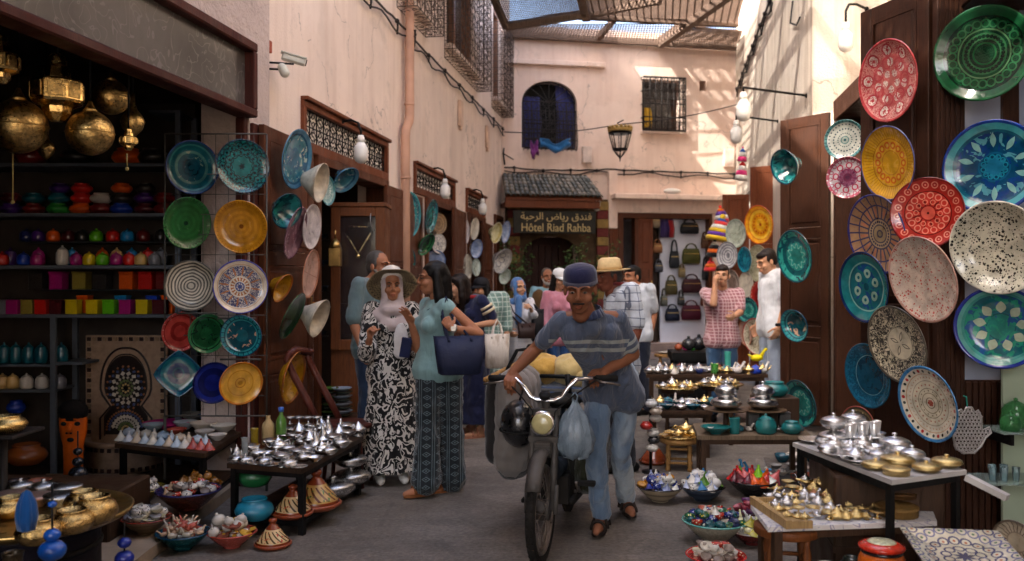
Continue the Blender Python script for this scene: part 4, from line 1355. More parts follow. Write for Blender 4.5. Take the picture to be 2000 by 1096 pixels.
def plate_mesh(R,d,style,bowl=False,seg=56,lobe=0,lobea=0.0):
 if bowl:
  prof = [(.30 * R,0),(.36 * R,0),(.37 * R,.03 * d + .004),(.60 * R,d * .38),(.84 * R,d * .72),(R,d),(R * 1.0,d + .006),(.965 * R,d + .005),(.80 * R,d * .72),(.56 * R,d * .40),(.3 * R,.12 * d + .006),(0,.10 * d + .005)]
 else:
  prof = [(.40 * R,0),(.46 * R,0),(.47 * R,.006),(.74 * R,d * .45),(R,d),(R * 1.004,d + .004),(.985 * R,d + .007),(.95 * R,d + .002),(.80 * R,d * .74),(.72 * R,d * .50),(.60 * R,.3 * d + .006),(.30 * R,.2 * d + .006),(0,.2 * d + .005)]
 mb = MB()
 mb.lathe(prof,seg,lobe=lobe,lobea=lobea)
 me = mb.mesh('plate')
 me.materials.append(STY[style](R))
 return me
def leaf_depth(px,off):
 """depth of the near right door leaf under a pixel,off = how far the plate stands out from it"""
 t = (px - 1000) / FPX
 return 5.4 - .53 * (5.4 * t - 2.16) / (.17 + .53 * t) - (off + .055) / .66
def wall_plate(px,py,Y,rx,ry,style,label,side=-1,pitch=0.0,d=None,leaf=None,name='plate',cat='plate',group=None,bowl=False,**kw):
 """plate whose open rim fills the ellipse rx by ry (photo pixels) about px,py at depth Y; side = way it is turned"""
 if leaf is not None:
  Y = leaf_depth(px,leaf)
 c = P(px,py,Y)
 big = max(rx,ry)
 R = big * c.y / FPX
 view = (c - Vector((0,0,CH)))
 f = Vector((-view.x,-view.y,0)).normalized()
 a = math.acos(min(1,min(rx,ry) / big)) * side      # side +1 turns the face to the right of the view
 n = Matrix.Rotation(a,3,'Z') @ f
 if leaf is not None:
  n = Vector((-.952,-.306,0))
 n = (n + Vector((0,0,-math.tan(radians(abs(pitch)))))).normalized()
 d = d if d is not None else (R * .85 if bowl else R * .17)
 me = plate_mesh(R,d,style,bowl,**kw)
 M = facing(n,random.uniform(0,6) if not kw.get('lobe') else pi / 2)
 o = link(name,me,None,c - n * d,M.to_euler())
 return tag(o,label,cat,group)
GP,GQ = 'plates hung on the left side of the alley','plates hung on the right side of the alley'
rk = lambda *a,**k: wall_plate(*a,group=GP,**k)
# on the wire rack at the edge of the left shop
rk(376,327,6.02,49,53,'dteal','dark glossy teal plate with a pale smear, top left of the wire rack',1,4)
rk(475,325,6.02,50,53,'scale','teal plate covered in black scale flowers at the top of the wire rack',1,2)
rk(366,436,6.02,44,51,'green','ridged dark green plate on the wire rack below the teal plate',1,6)
rk(470,443,6.02,50,52,'ochre','ridged ochre yellow plate, upper one on the wire rack',-1,8)
rk(372,558,6.02,50,49,'zigzag','grey and cream plate with fine zigzag rings on the wire rack',-1,-4)
rk(470,560,5.98,52,53,'mosaic_blue','white plate with blue rim, rust star and blue centre on the rack',1,0)
rk(353,648,6.08,35,39,'red','plain red plate half behind the small green plate',1,4)
rk(405,652,6.02,36,39,'gloss_green','glossy green plate between the red and teal plates on the rack',1,-6)
rk(471,656,5.97,39,41,'teal_fish','teal plate with brown blotches below the blue rimmed white plate',-1,-4)
rk(349,730,6.02,46,46,'diamond','blue green four pointed dish on the wire rack',1,0,lobe=-4)
rk(417,748,6.02,39,41,'dblue','dark blue plate half hidden behind the lower yellow plate',1,-4)
rk(471,749,5.96,43,41,'yring','yellow ringed plate with orange rim, lowest on the wire rack',1,-8)
# on the first left door leaf
rk(580,311,6.75,27,59,'bluegrey','large grey blue plate turned edgewise at the top of the left door',1,10)
rk(561,412,6.5,27,36,'teal_in','deep teal bowl sticking out from the left door',1,-18,bowl=True,d=.12,name='bowl',cat='bowl')
rk(627,357,6.9,13,39,'white','deep cream bowl projecting from the door edge below the carved transom',1,12,bowl=True,d=.15,name='bowl',cat='bowl')
rk(577,455,6.65,17,53,'mauve','mauve plate seen almost edge on below the teal bowl',1,16)
rk(609,443,6.9,17,44,'white_fine','white plate seen edge on beside the mauve plate',1,6)
rk(607,535,6.9,15,48,'pinkish','pinkish tan plate with a cross line on the edge of the left door',1,8)
rk(552,563,6.5,15,31,'yellow','small deep yellow bowl on the left door',1,26,bowl=True,d=.09,name='bowl',cat='bowl')
rk(571,617,6.6,16,49,'dgreen','dark green dish tilted edgewise on the left door',1,24)
rk(624,622,6.85,15,39,'white','deep cream bowl low on the left door edge beside the dark green dish',1,20,bowl=True,d=.14,name='bowl',cat='bowl')
rk(574,738,6.5,20,53,'yellow','big yellow dish with orange back standing out from the left door',1,12,d=.08)
# farther left doors
rk(735,428,8.4,12,25,'white_fine','small white plate on the corner of the display cabinet',1,0)
rk(800,420,10.6,22,45,'tealbig','large teal plate with pale star on the second left door',1,4)
rk(843,423,11.2,11,34,'teal_in','narrow turned teal plate right of the large teal star plate',1,10)
rk(858,437,11.8,14,20,'tan_weave','tan woven looking plate in the second shop opening',1,0)
rk(833,478,11.0,13,24,'gloss_green','green dish tipped edgewise in the second shop opening',1,30,d=.07)
rk(857,476,11.8,14,20,'w_pattern','white plate with grey flowers in the second shop opening',1,0)
rk(796,514,10.6,15,31,'tealgreen','smaller teal plate low on the second left door',1,6)
rk(850,510,11.8,20,22,'lblue','dull blue plate low in the second shop opening',1,-10)
rk(908,452,13.6,9,26,'white_fine','upper white plate on the narrow third left door',1,0)
rk(927,447,13.9,8,22,'white','white plate turned edgewise beside the third left door',1,8)
rk(931,486,13.7,11,19,'lblue','pale blue bowl hanging at the third left door',1,10,bowl=True,d=.1,name='bowl',cat='bowl')
rk(914,521,13.6,9,25,'white','lower white plate on the narrow third left door',1,0)
rk(930,522,13.8,8,18,'palegreen','pale green plate under the pale blue bowl',1,0)
rk(970,455,14.4,10,21,'cream_y','cream yellow bowl near the hotel corner',1,14,bowl=True,d=.12,name='bowl',cat='bowl')
rk(988,453,14.9,8,22,'lblue','blue edged bowl beside the cream yellow bowl',1,10,bowl=True,d=.1,name='bowl',cat='bowl')
rk(982,510,14.4,16,26,'w_pattern','large white and grey bowl hanging at the hotel corner',1,24,bowl=True,d=.17,name='bowl',cat='bowl')
rk(986,540,14.6,11,16,'palegreen','grey green bowl below the white bowl at the hotel corner',1,14,bowl=True,d=.1,name='bowl',cat='bowl')
rk(676,352,8.2,30,20,'bluegrey','grey blue bowl hanging upside down in the first shop doorway',1,-40,bowl=True,d=.1,name='bowl',cat='bowl')
rk(640,372,8.0,14,30,'aqua_w','pale aqua plate just inside the first shop doorway',1,0)
# right side,far group
rg = lambda *a,**k: wall_plate(*a,group=GQ,**k)
rg(1437,456,11.5,19,28,'palegreen','pale green white plate left of the yellow orange plate',-1,4)
rg(1482,439,11.2,27,38,'yell_or','yellow plate with orange rim and dark centre on the far right door',-1,6)
rg(1420,499,11.6,20,27,'ringgrey','grey and white ringed plate on the far right',-1,0)
rg(1454,507,11.4,13,25,'turq','small turquoise plate on the far right',-1,2)
rg(1481,515,11.3,21,37,'pale_speck','large cream speckled plate behind the young man',-1,4)
rg(1428,552,11.5,15,25,'brownwhite','brown and white patterned plate behind the man in the checked shirt',-1,0)
rg(1457,556,11.4,14,25,'white','plain white plate at the far right between patterned and red plates',-1,0)
rg(1485,583,11.0,18,34,'redplate','red plate with dotted rim behind the young man',-1,6)
rg(1460,606,11.2,20,25,'tealgreen','teal plate behind the elbow of the man in the checked shirt',-1,0)
rg(1478,658,10.9,27,37,'wred','cream plate with brown pattern and red rim behind the young man',-1,8)
rg(1455,652,11.1,13,24,'pinkish','pinkish plate half hidden behind the red rimmed cream plate',-1,8)
# middle leaf
rg(1531,326,8.2,24,35,'teal_in','deep teal bowl at the top of the middle right door',-1,-14,bowl=True,d=.17,name='bowl',cat='bowl')
rg(1551,501,8.2,32,52,'tealgreen','large teal plate in the middle of the middle right door',-1,8)
rg(1551,636,8.1,25,33,'teal_fish','teal bowl on the middle right door level with the young man\'s waist',-1,-12,bowl=True,d=.10,name='bowl',cat='bowl')
rg(1562,788,7.0,30,47,'tealgreen','teal plate leaning against the foot of the middle right door',-1,10)
# near group
rg(1649,273,5.9,37,39,'wteal','white plate with rings of teal dots between the two right doors',-1,2)
rg(1654,347,5.8,38,41,'wpink','white plate with magenta flowers below the dotted white plate',-1,-4)
rg(1733,158,5.12,50,80,'coral','coral plate painted with white flowers at the top of the near right door',-1,6,leaf=0.05)
rg(1733,319,5.02,46,73,'yloop','yellow plate with orange loops on the near right door',-1,8,leaf=0.05)
rg(1711,458,5.05,46,79,'spokes','tan plate with blue spokes and blue rim on the near right door',-1,10,leaf=0.03)
rg(1810,416,4.82,67,70,'redgeo','red plate with rings of pale circles among the near plates',-1,0)
rg(1686,561,5.1,40,70,'tealpetal','oval looking teal plate with pale flower on the near right door',-1,6,leaf=0.06)
rg(1801,546,4.62,59,87,'redspeck','cream plate speckled with red, in front of the red plate',-1,14,leaf=0.2)
rg(1751,673,4.85,45,78,'leafblack','cream plate with black scrolls and a four leaf centre',-1,12,leaf=0.1)
rg(1694,734,5.05,35,64,'dbluegreen','plain dark petrol blue plate, lowest left on the near right door',-1,6,leaf=0.05)
rg(1811,789,4.5,50,76,'mosaicwhite','cream mosaic plate with sky blue rim and red dots above the silver table',-1,10,leaf=0.15)
rg(1919,104,4.62,88,92,'biggreen','very large glossy dark green plate at the top right',-1,4)
rg(1936,326,4.6,92,87,'bigblue','very large blue teal plate under the dark green plate',-1,2,d=.06)
rg(1946,484,4.42,92,83,'blackspeck','very large cream bowl speckled with black',-1,-10,d=.10)
rg(1951,640,4.5,80,81,'tealstar','large teal plate with pale petals and navy rim, lowest at the right',-1,-4,d=.07)
rg(1675,830,4.75,31,37,'spiral','small olive ringed plate with red rim standing behind the silverware',-1,0)
# wire grid that carries the left plates
gr = thing('wire_rack','white wire grid rack holding plates at the edge of the left shop','rack',P(425,548,6.12))
o0 = P(425,548,6.12)
WIRE = mat('#55534f',.5,.3,.1,8,name='wire')
b = MB()
pa,pb = P(322,262,6.12),P(521,262,6.12)
zb_ = P(0,812,6.12).z
for i in range(9):
 x = pa.x + (pb.x - pa.x) * i / 8
 b.tube([Vector((x,6.12,pa.z)) - o0,Vector((x,6.12,zb_)) - o0],.003 if 0 < i < 8 else .006,5)
b.build('upright_wire',WIRE,gr)
b = MB()
for i in range(15):
 z = pa.z + (zb_ - pa.z) * i / 14
 b.tube([Vector((pa.x,6.112,z)) - o0,Vector((pb.x,6.112,z)) - o0],.003 if 0 < i < 14 else .006,5)
b.build('cross_wire',WIRE,gr)
for x in (pa.x,pb.x):
 b = MB(); b.tube([Vector((x,6.12,zb_)) - o0,Vector((x,6.12,.02)) - o0],.010,6); b.build('leg',WIRE,gr)
for (x0,x1,py) in ((345,425,612),(425,500,622),(430,510,702)):
 b = MB()
 q0,q1 = P(x0,py,6.0),P(x1,py,6.0)
 b.tube([q0 - o0,q1 - o0],.007,5)
 b.build('rail',WIRE,gr)
# ================================================================== SMALL GOODS
_PM = {}
def proto(key,fn):
 if key not in _PM:
  _PM[key] = fn()
 return _PM[key]
PROFILES = {
 'bowl': [(.30,0),(.36,0),(.36,.05),(.62,.22),(.86,.45),(1,.62),(1.02,.65),(.98,.655),(.82,.44),(.55,.22),(0,.14)],
 'dish': [(.5,0),(.55,0),(.8,.12),(1,.22),(1,.25),(.95,.24),(.6,.1),(0,.07)],
 'pot': [(.5,0),(.75,.08),(.98,.35),(1,.5),(.85,.75),(.62,.86),(.66,.92),(.66,.98),(.6,.98),(.55,.86),(0,.84)],
 'sugar': [(.55,0),(.6,.03),(.8,.2),(1,.42),(.92,.55),(.95,.58),(.8,.74),(.45,.88),(.12,.93),(.10,1.0),(.17,1.06),(.14,1.14),(0,1.18)],
 'goblet': [(.55,0),(.55,.05),(.15,.12),(.12,.5),(.3,.6),(.85,.72),(1,.95),(.95,.96),(.6,.74),(0,.68)],
 'cone': [(.95,0),(1,.06),(.95,.14),(.88,.16),(.6,.55),(.3,1.0),(.14,1.35),(.18,1.45),(.16,1.58),(0,1.62)],
 'tajine_base': [(.62,0),(.78,0),(.98,.14),(1,.22),(.96,.25),(0,.22)],
 'tajine_lid': [(.90,.24),(.92,.27),(.78,.44),(.55,.75),(.32,1.05),(.2,1.2),(.14,1.27),(.2,1.33),(.23,1.43),(.18,1.52),(0,1.55)],
 'vase': [(.55,0),(.6,.02),(.62,.5),(.62,1.3),(.7,1.55),(.72,1.6),(.64,1.6),(.56,1.5),(.5,.4),(0,.3)],
 'jar': [(.7,0),(.98,.15),(1,.5),(.95,.85),(.75,1.0),(.78,1.06),(.7,1.08),(.4,1.2),(.12,1.28),(.16,1.36),(0,1.42)],
 'tumbler': [(.7,0),(.72,.03),(1,1.6),(.94,1.6),(.66,.12),(0,.1)],
 'bottle': [(.9,0),(1,.1),(1,2.6),(.9,3.0),(.4,3.6),(.34,3.9),(.36,4.2),(0,4.2)],
 'lantern': [(.5,0),(.9,.1),(1,.2),(1,.9),(.9,1.0),(.5,1.3),(.2,1.5),(.1,1.7),(0,1.75)],
 'box_round': [(.95,0),(1,.05),(1,.5),(1.03,.52),(1.03,.72),(.95,.8),(0,.84)],
 'incense': [(.6,0),(.65,.06),(.3,.15),(.35,.25),(.95,.5),(1,.62),(.7,.8),(.3,1.1),(.12,1.2),(0,1.3)],
}
def shape_mesh(kind,m,seg=18,lobe=0,la=0.0):
 def mk():
  mb = MB()
  if kind == 'teapot':
   mb.lathe([(.5,0),(.62,.03),(.95,.35),(1,.6),(.8,.95),(.5,1.12),(.52,1.16),(.42,1.3),(.15,1.42),(.1,1.5),(.16,1.6),(0,1.7)],seg)
   mb.tube([(.85,0,.45),(1.25,0,.7),(1.4,0,1.15),(1.6,0,1.3)],[.2,.14,.09,.07],6)
   mb.tube([(-.75,0,1.0),(-1.25,0,1.1),(-1.4,0,.7),(-.95,0,.35)],.07,5)
  elif kind == 'lamp':      # oil lamp with a long spout
   mb.lathe([(.45,0),(.5,.05),(.15,.14),(.18,.22),(.7,.42),(.8,.55),(.6,.72),(.3,.8),(.28,.88),(.12,1.0),(.08,1.1),(.13,1.18),(0,1.25)],14,sx=1.25)
   mb.tube([(.7,0,.52),(1.3,0,.55),(1.75,0,.75),(2.1,0,.82)],[.28,.18,.11,.08],7)
   mb.tube([(-.7,0,.5),(-1.2,0,.75),(-1.45,0,.55),(-1.2,0,.35),(-1.0,0,.5)],.07,5)
  elif kind == 'figure':    # small ornamental bird / camel like trinket with a neck
   mb.ball((0,0,.5),(.9,.6,.5),8,5); mb.tube([(.5,0,.6),(.85,0,1.2),(1.1,0,1.6)],[.3,.2,.16],6); mb.ball((1.2,0,1.65),(.28,.2,.2),6,4); mb.tube([(-.6,0,.6),(-1.2,0,1.0)],[.25,.05],5)
  elif kind == 'cup':
   mb.lathe([(.5,0),(.55,.03),(.9,.5),(1,1.0),(.93,1.0),(.8,.5),(0,.15)],12)
   mb.tube([(.85,0,.85),(1.35,0,.75),(1.3,0,.35),(.75,0,.3)],.08,4)
  elif kind == 'box':
   mb.box((0,0,.5),(1.6,1.6,1),None,.06); mb.box((0,0,1.06),(1.68,1.68,.12),None,.03)
  elif kind == 'ball':
   mb.ball((0,0,.8),(1,1,.8),10,6); mb.lathe([(.3,1.5),(.2,1.7),(.25,1.8),(0,1.9)],8)
  else:
   mb.lathe(PROFILES[kind],seg,lobe=lobe,lobea=la)
  me = mb.mesh(kind)
  me.materials.append(m)
  return me
 return proto((kind,m.name,seg,lobe,la),mk)
NOUN = {'bowl': 'bowl','dish': 'dish','pot': 'pot','sugar': 'sugar_pot','goblet': 'goblet','cone': 'miniature_tagine','vase': 'vase','jar': 'jar','tumbler': 'glass','bottle': 'bottle','lantern': 'candle_lantern',
  'box_round': 'round_box','incense': 'incense_burner','teapot': 'teapot','lamp': 'oil_lamp','figure': 'ornament','cup': 'cup','box': 'tin','ball': 'sugar_pot'}
def good(kind,m,loc,s,label,group=None,rz=0.0,tilt=None,sz=None,cat=None,seg=18,lobe=0,la=0.0,name=None):
 o = link(name or NOUN[kind],shape_mesh(kind,m,seg,lobe,la),None,loc)
 o.scale = (s,s,sz or s)
 o.rotation_euler = (tilt[0],tilt[1],rz) if tilt else (0,0,rz)
 return tag(o,label,cat or NOUN[kind].replace('_',' ').replace('miniature ',''),group)
CER = {}
def cer(c,rough=.2):
 if isinstance(c,str) and c not in CER:
  CER[c] = mat(c,rough,0,.22,60,.002,80,coat=.3,name='glazed_pottery')
 return CER[c]
def cerp(c,c2,sc=2.2,th=.55):
 """pottery with painted spots"""
 k = NT('spotted_pottery')
 v = k.n('ShaderNodeTexVoronoi',feature='F1'); k.l(k.obj(),v.inputs['Vector']); v.inputs['Scale'].default_value = sc
 k.put(k.b.inputs['Base Color'],k.mix(k.M('LESS_THAN',v.outputs['Distance'],th * .5),srgb(c),srgb(c2)))
 k.b.inputs['Roughness'].default_value = .2
 k.b.inputs['Coat Weight'].default_value = .3
 return k.m
SPW,SPB,SPG,SPR = cerp('#c8c4bc','#1c1c20'),cerp('#1d2a6a','#c8ccd4'),cerp('#2a5a3a','#c8b84a'),cerp('#a83020','#d8c8a8')
DKWOOD = wood(srgb('#3d2a1c'),'table_wood',rough=.5)
def table_box(label,corners,ztop,name='table',th=.03,leg=.035,mtop=None,mleg=None,shelf=None,cat='table',inset=.02):
 """four-legged table from its plan corners in order"""
 cs = [Vector((c[0],c[1],0)) for c in corners]
 cen = sum(cs,Vector()) / 4
 t = thing(name,label,cat,cen)
 b = MB()
 top = [c - cen for c in cs]
 b.add([(p.x,p.y,ztop - th) for p in top] + [(p.x,p.y,ztop) for p in top],[(3,2,1,0),(4,5,6,7),(0,1,5,4),(1,2,6,5),(2,3,7,6),(3,0,4,7)],True)
 b.build('tabletop',mtop or DKWOOD,t)
 e1 = (top[1] - top[0]).normalized()
 ang = atan2(e1.y,e1.x)
 R = Matrix.Rotation(ang,3,'Z')
 for p in top:
  q = p * (1 - inset / max(.01,p.length) - leg / max(.01,p.length))
  b = MB(); b.box((q.x,q.y,(ztop - th) / 2),(leg,leg,ztop - th),R); b.build('leg',mleg or IRON,t)
 b = MB()
 qq = [p * (1 - (inset + leg) / max(.01,p.length)) for p in top]
 for i in range(4):
  a,c = qq[i],qq[(i + 1) % 4]
  b.beam((a.x,a.y,ztop - th - .018),(c.x,c.y,ztop - th - .018),.02,.034)
  if shelf is not None:
   b.beam((a.x,a.y,shelf - .025),(c.x,c.y,shelf - .025),.02,.03)
 b.build('rail',mleg or IRON,t)
 if shelf is not None:
  b = MB()
  b.add([(p.x * .97,p.y * .97,shelf - .008) for p in qq] + [(p.x * .97,p.y * .97,shelf) for p in qq],[(3,2,1,0),(4,5,6,7),(0,1,5,4),(1,2,6,5),(2,3,7,6),(3,0,4,7)],True)
  b.build('shelf',mtop or DKWOOD,t)
 return t
rnd = random.Random(11)
def on(px,py,z):
 return T(px,py,z)
SILW = mat((.62,.61,.60),.22,1,.15,14,.002,50,name='worn_silver')
# ------------------------------------------------------------------ left: platform,pottery table,silver table
pl = MB()
pa = [T(170,1140,.07),T(262,1096,.07),T(455,948,.07),T(430,925,.07),T(90,925,.07)]
pl.prism([(p.x,p.y) for p in pa],.002,.07)
tag(pl.build('shop_step',mat('#8a7a68',.8,0,.25,5,.004,40,dirt=.5,name='step_stone')),kind='structure')
# the two tables stand at the shop edge
zt = .40
c0,c1,c2 = on(400,886,zt),on(224,866,zt),on(480,838,zt)
c3 = c1 + c2 - c0
table_box('low black table of painted pottery in front of the mosaic panel',[c1,c0,c2,c3],zt,'display_table',shelf=.10)
zt2 = .40
d0,d1,d2 = on(590,916,zt2),on(443,905,zt2),on(710,853,zt2)
d3 = d1 + d2 - d0
table_box('low black table loaded with polished silverware beside the women',[d1,d0,d2,d3],zt2,'display_table',shelf=.09)
# pottery on the first table
GT = 'painted pottery on the low table by the mosaic panel'
def rowg(spec,z,label,group,y0=None):
 for i,(kind,px,py,s,m,extra) in enumerate(spec):
  good(kind,m,on(px,py,z),s,label(i,extra),group,rnd.uniform(0,6))
cols = ['#c9c4b8','#b8bcc4','#c2ae96','#a8b4c0','#c4beb0','#8fa4b8','#bca890','#aab8c4','#c8c0b4','#9c4038','#a4483e','#94382f']
cname = ['white','pale grey','beige','bluish white','off white','light blue','tan','grey blue','ivory','dark red','brick red','deep red']
for i in range(12):
 f = i / 11
 good('cone',cer(cols[i]),on(236 + 172 * f,860 + 19 * f,zt),.044,f'{cname[i]} miniature tagine, {ORD[i]} from left, front row of the pottery table',GT,rnd.uniform(0,6))
for i in range(10):
 f = i / 9
 good('cone' if i % 2 else 'jar',cer(cols[(i * 5 + 3) % 9]),on(252 + 150 * f,850 + 17 * f,zt),.042,f'{cname[(i * 5 + 3) % 9]} miniature pot, {ORD[i]} from left, second row of the pottery table',GT,rnd.uniform(0,6))
magenta = mat('#a8206a',.7,0,.2,30,name='magenta_cloth')
good('dish',magenta,on(325,835,zt),.17,'magenta dish at the back of the pottery table',GT,cat='dish')
for (px,py,s,c,lab) in ((376,823,.085,'#8a8680','grey patterned bowl at the back of the pottery table'),(415,827,.09,'#4a6a9a','blue rimmed bowl behind the white bowls on the pottery table'),
       (457,832,.10,'#c8bca4','cream bowl at the far right corner of the pottery table'),(362,838,.075,'#b0b4b8','grey white bowl behind the red miniature tagines'),
       (398,842,.085,'#c4b8a8','white bowl in the middle of the pottery table'),(436,845,.075,'#c9c2b6','white bowl on the right edge of the pottery table'),
       (345,850,.06,'#a84a3a','small brick red bowl behind the miniature tagines'),(400,853,.06,'#b8b0a8','small pale bowl near the front of the pottery table'),
       (425,860,.055,'#bfb8b0','smallest white bowl at the right of the pottery table'),(300,842,.07,'#8fa0a8','grey green bowl beside the magenta dish')):
 good('bowl',cer(c),on(px,py,zt),s * 1.2,lab,GT)
# silver table: rows of dishes,cones,pots
GS = 'polished silverware on the low silver table'
kinds = ['sugar','dish','teapot','goblet','sugar','bowl']
rows = [('front',466,905,582,914,6,.042,['sugar','sugar','dish','sugar','dish','goblet']),
  ('second',490,893,612,902,6,.042,['goblet','sugar','bowl','sugar','dish','goblet']),
  ('third',530,881,640,888,6,.044,['goblet','teapot','sugar','dish','sugar','dish']),
  ('fourth',560,868,662,874,6,.044,['goblet','goblet','sugar','incense','cone','dish']),
  ('fifth',570,857,680,863,6,.046,['goblet','incense','goblet','sugar','cone','dish']),
  ('back',590,848,698,852,5,.046,['goblet','goblet','incense','cone','cone'])]
sn = {'sugar': 'lidded pot','dish': 'dish','teapot': 'teapot','goblet': 'footed cup','bowl': 'bowl','cone': 'pointed tagine','incense': 'incense burner'}
for (rn,xa,ya,xb,yb,n,s,ks) in rows:
 n += 2; ks = ks + ks[1:3] + ks[:1]
 for i in range(n):
  f = i / (n - 1)
  k_ = ks[i]
  s_ = s * rnd.uniform(1.2,1.5)
  good(k_,SILVER,on(xa + (xb - xa) * f + rnd.uniform(-4,4),ya + (yb - ya) * f,zt2),s_,f'silver {sn[k_]}, {ORD[i]} from the left in the {rn} row of the silver table',GS,rnd.uniform(0,6),sz=s_ * (1.35 if k_ in ('goblet','cone','incense') else 1))
# second storey of cups stacked at the back
for i in range(4):
 p = on(566 + 18 * i,852,zt2)
 good('goblet',SILVER,p + Vector((0,0,.085)),.04,f'silver footed cup balanced on others behind the green bottle, {ORD[i]} from the left',GS,0,sz=.06)
# bottles and glass beside the silver
good('bottle',mat('#4f7a2e',.3,0,.15,6,coat=.3,name='green_plastic'),on(549,868,zt2),.036,'green plastic bottle with blue cap standing among the silverware',None,sz=.055,name='water_bottle',cat='bottle')
p = on(549,868,zt2)
b = MB(); b.lathe([(.018,0),(.018,.03),(0,.03)],12)
capo = b.build('cap',mat('#3a6ac0',.4,name='blue_cap'),bpy.data.objects['water_bottle']); capo.location = (0,0,4.0); capo.scale = (1 / .036,1 / .036,1 / .055)
good('bottle',mat('#b59a6c',.5,0,.12,6,.002,60,name='beige_jar'),on(524,868,zt2),.042,'beige straw coloured bottle left of the green bottle',None,sz=.046,name='clay_bottle',cat='bottle')
good('vase',mat('#8a7420',.2,0,.15,6,coat=.4,name='amber_glass'),on(497,872,zt2),.040,'tall amber glass left of the beige bottle',None,sz=.075,name='tall_glass',cat='glass')
good('vase',mat((.75,.78,.76),.06,0,.05,6,trans=.7,name='clear_jar'),on(478,898,zt2),.032,'clear tall glass at the left end of the silver table',None,sz=.085,name='tall_glass',cat='glass')
good('teapot',SILW,on(462,900,zt2),.035,'slender silver jug at the left end of the silver table',None,2.6,sz=.06,name='silver_jug',cat='jug')
# lower shelf of the silver table
zs2 = .09
TERRA = mat('#8a3e1e',.4,0,.25,9,.003,50,coat=.2,name='terracotta')
def tagine(label,loc,s,base,lid,extra=None):
 t = thing('tagine',label,'tagine',loc)
 t.scale = (s,s,s)
 b = MB(); b.lathe(PROFILES['tajine_base'],28); b.build('base',base,t)
 b = MB(); b.lathe(PROFILES['tajine_lid'],28); b.build('lid',lid,t)
 return t
def lidm(c,c2,c3):
 k = NT('painted_lid')
 sep = k.n('ShaderNodeSeparateXYZ'); k.l(k.obj(),sep.inputs[0])
 th = k.M('ARCTAN2',sep.outputs[1],sep.outputs[0])
 z = sep.outputs[2]
 cc_ = k.ramp(z,[(.0,srgb('#7a3418')),(.34,srgb(c)),(.80,srgb(c)),(.98,srgb('#7a3418'))],'CONSTANT')
 fr = k.M('ABSOLUTE',k.M('SINE',k.M('ADD',k.M('MULTIPLY',th,7),k.M('MULTIPLY',z,9))))
 band = k.M('MULTIPLY',k.M('GREATER_THAN',z,.38),k.M('LESS_THAN',z,.9))
 cc_ = k.mix(k.M('MULTIPLY',k.M('GREATER_THAN',fr,.86),band),cc_,srgb(c2))
 nz = k.M('MULTIPLY',k.M('GREATER_THAN',k.noise(6,2),.62),band)
 cc_ = k.mix(nz,cc_,srgb(c3))
 k.put(k.b.inputs['Base Color'],cc_)
 k.b.inputs['Roughness'].default_value = .25
 return k.m
LID1,LID2 = lidm('#c0a070','#4a3a20','#9a2f20'),lidm('#b08a4c','#5a2c16','#3a5a2a')
tagine('small terracotta tagine with striped cream lid on the ground by the table leg',on(533,1068,0),.105,TERRA,LID1)
tagine('terracotta tagine with cream lid on the shelf behind the table leg',on(572,1008,zs2),.125,TERRA,LID1)
tagine('larger terracotta tagine with floral lid on the shelf under the silverware',on(618,992,zs2),.155,TERRA,LID2)
for (px,py,s,lab) in ((650,968,.15,'wide polished silver pot in the front of the silver table shelf'),(686,944,.14,'wide polished silver pot at the back of the silver table shelf')):
 good('sugar',SILW,on(px,py,zs2),s,lab,None,sz=s * .75,name='silver_pot',cat='pot')
good('sugar',SILW,on(668,950,zs2) + Vector((.04,.1,.12)),.125,'silver lidded pot stacked on the other pots under the silver table',None,sz=.09,name='silver_pot',cat='pot')
good('pot',cer('#236b3c'),on(497,990,zs2) + Vector((0,0,.13)),.11,'green glazed lidded pot stacked on the blue pot',None,sz=.14,name='glazed_pot',cat='pot')
good('pot',cer('#1d7a96'),on(497,1015,zs2),.115,'turquoise glazed pot with dark dots under the green pot',None,sz=.13,name='glazed_pot',cat='pot')
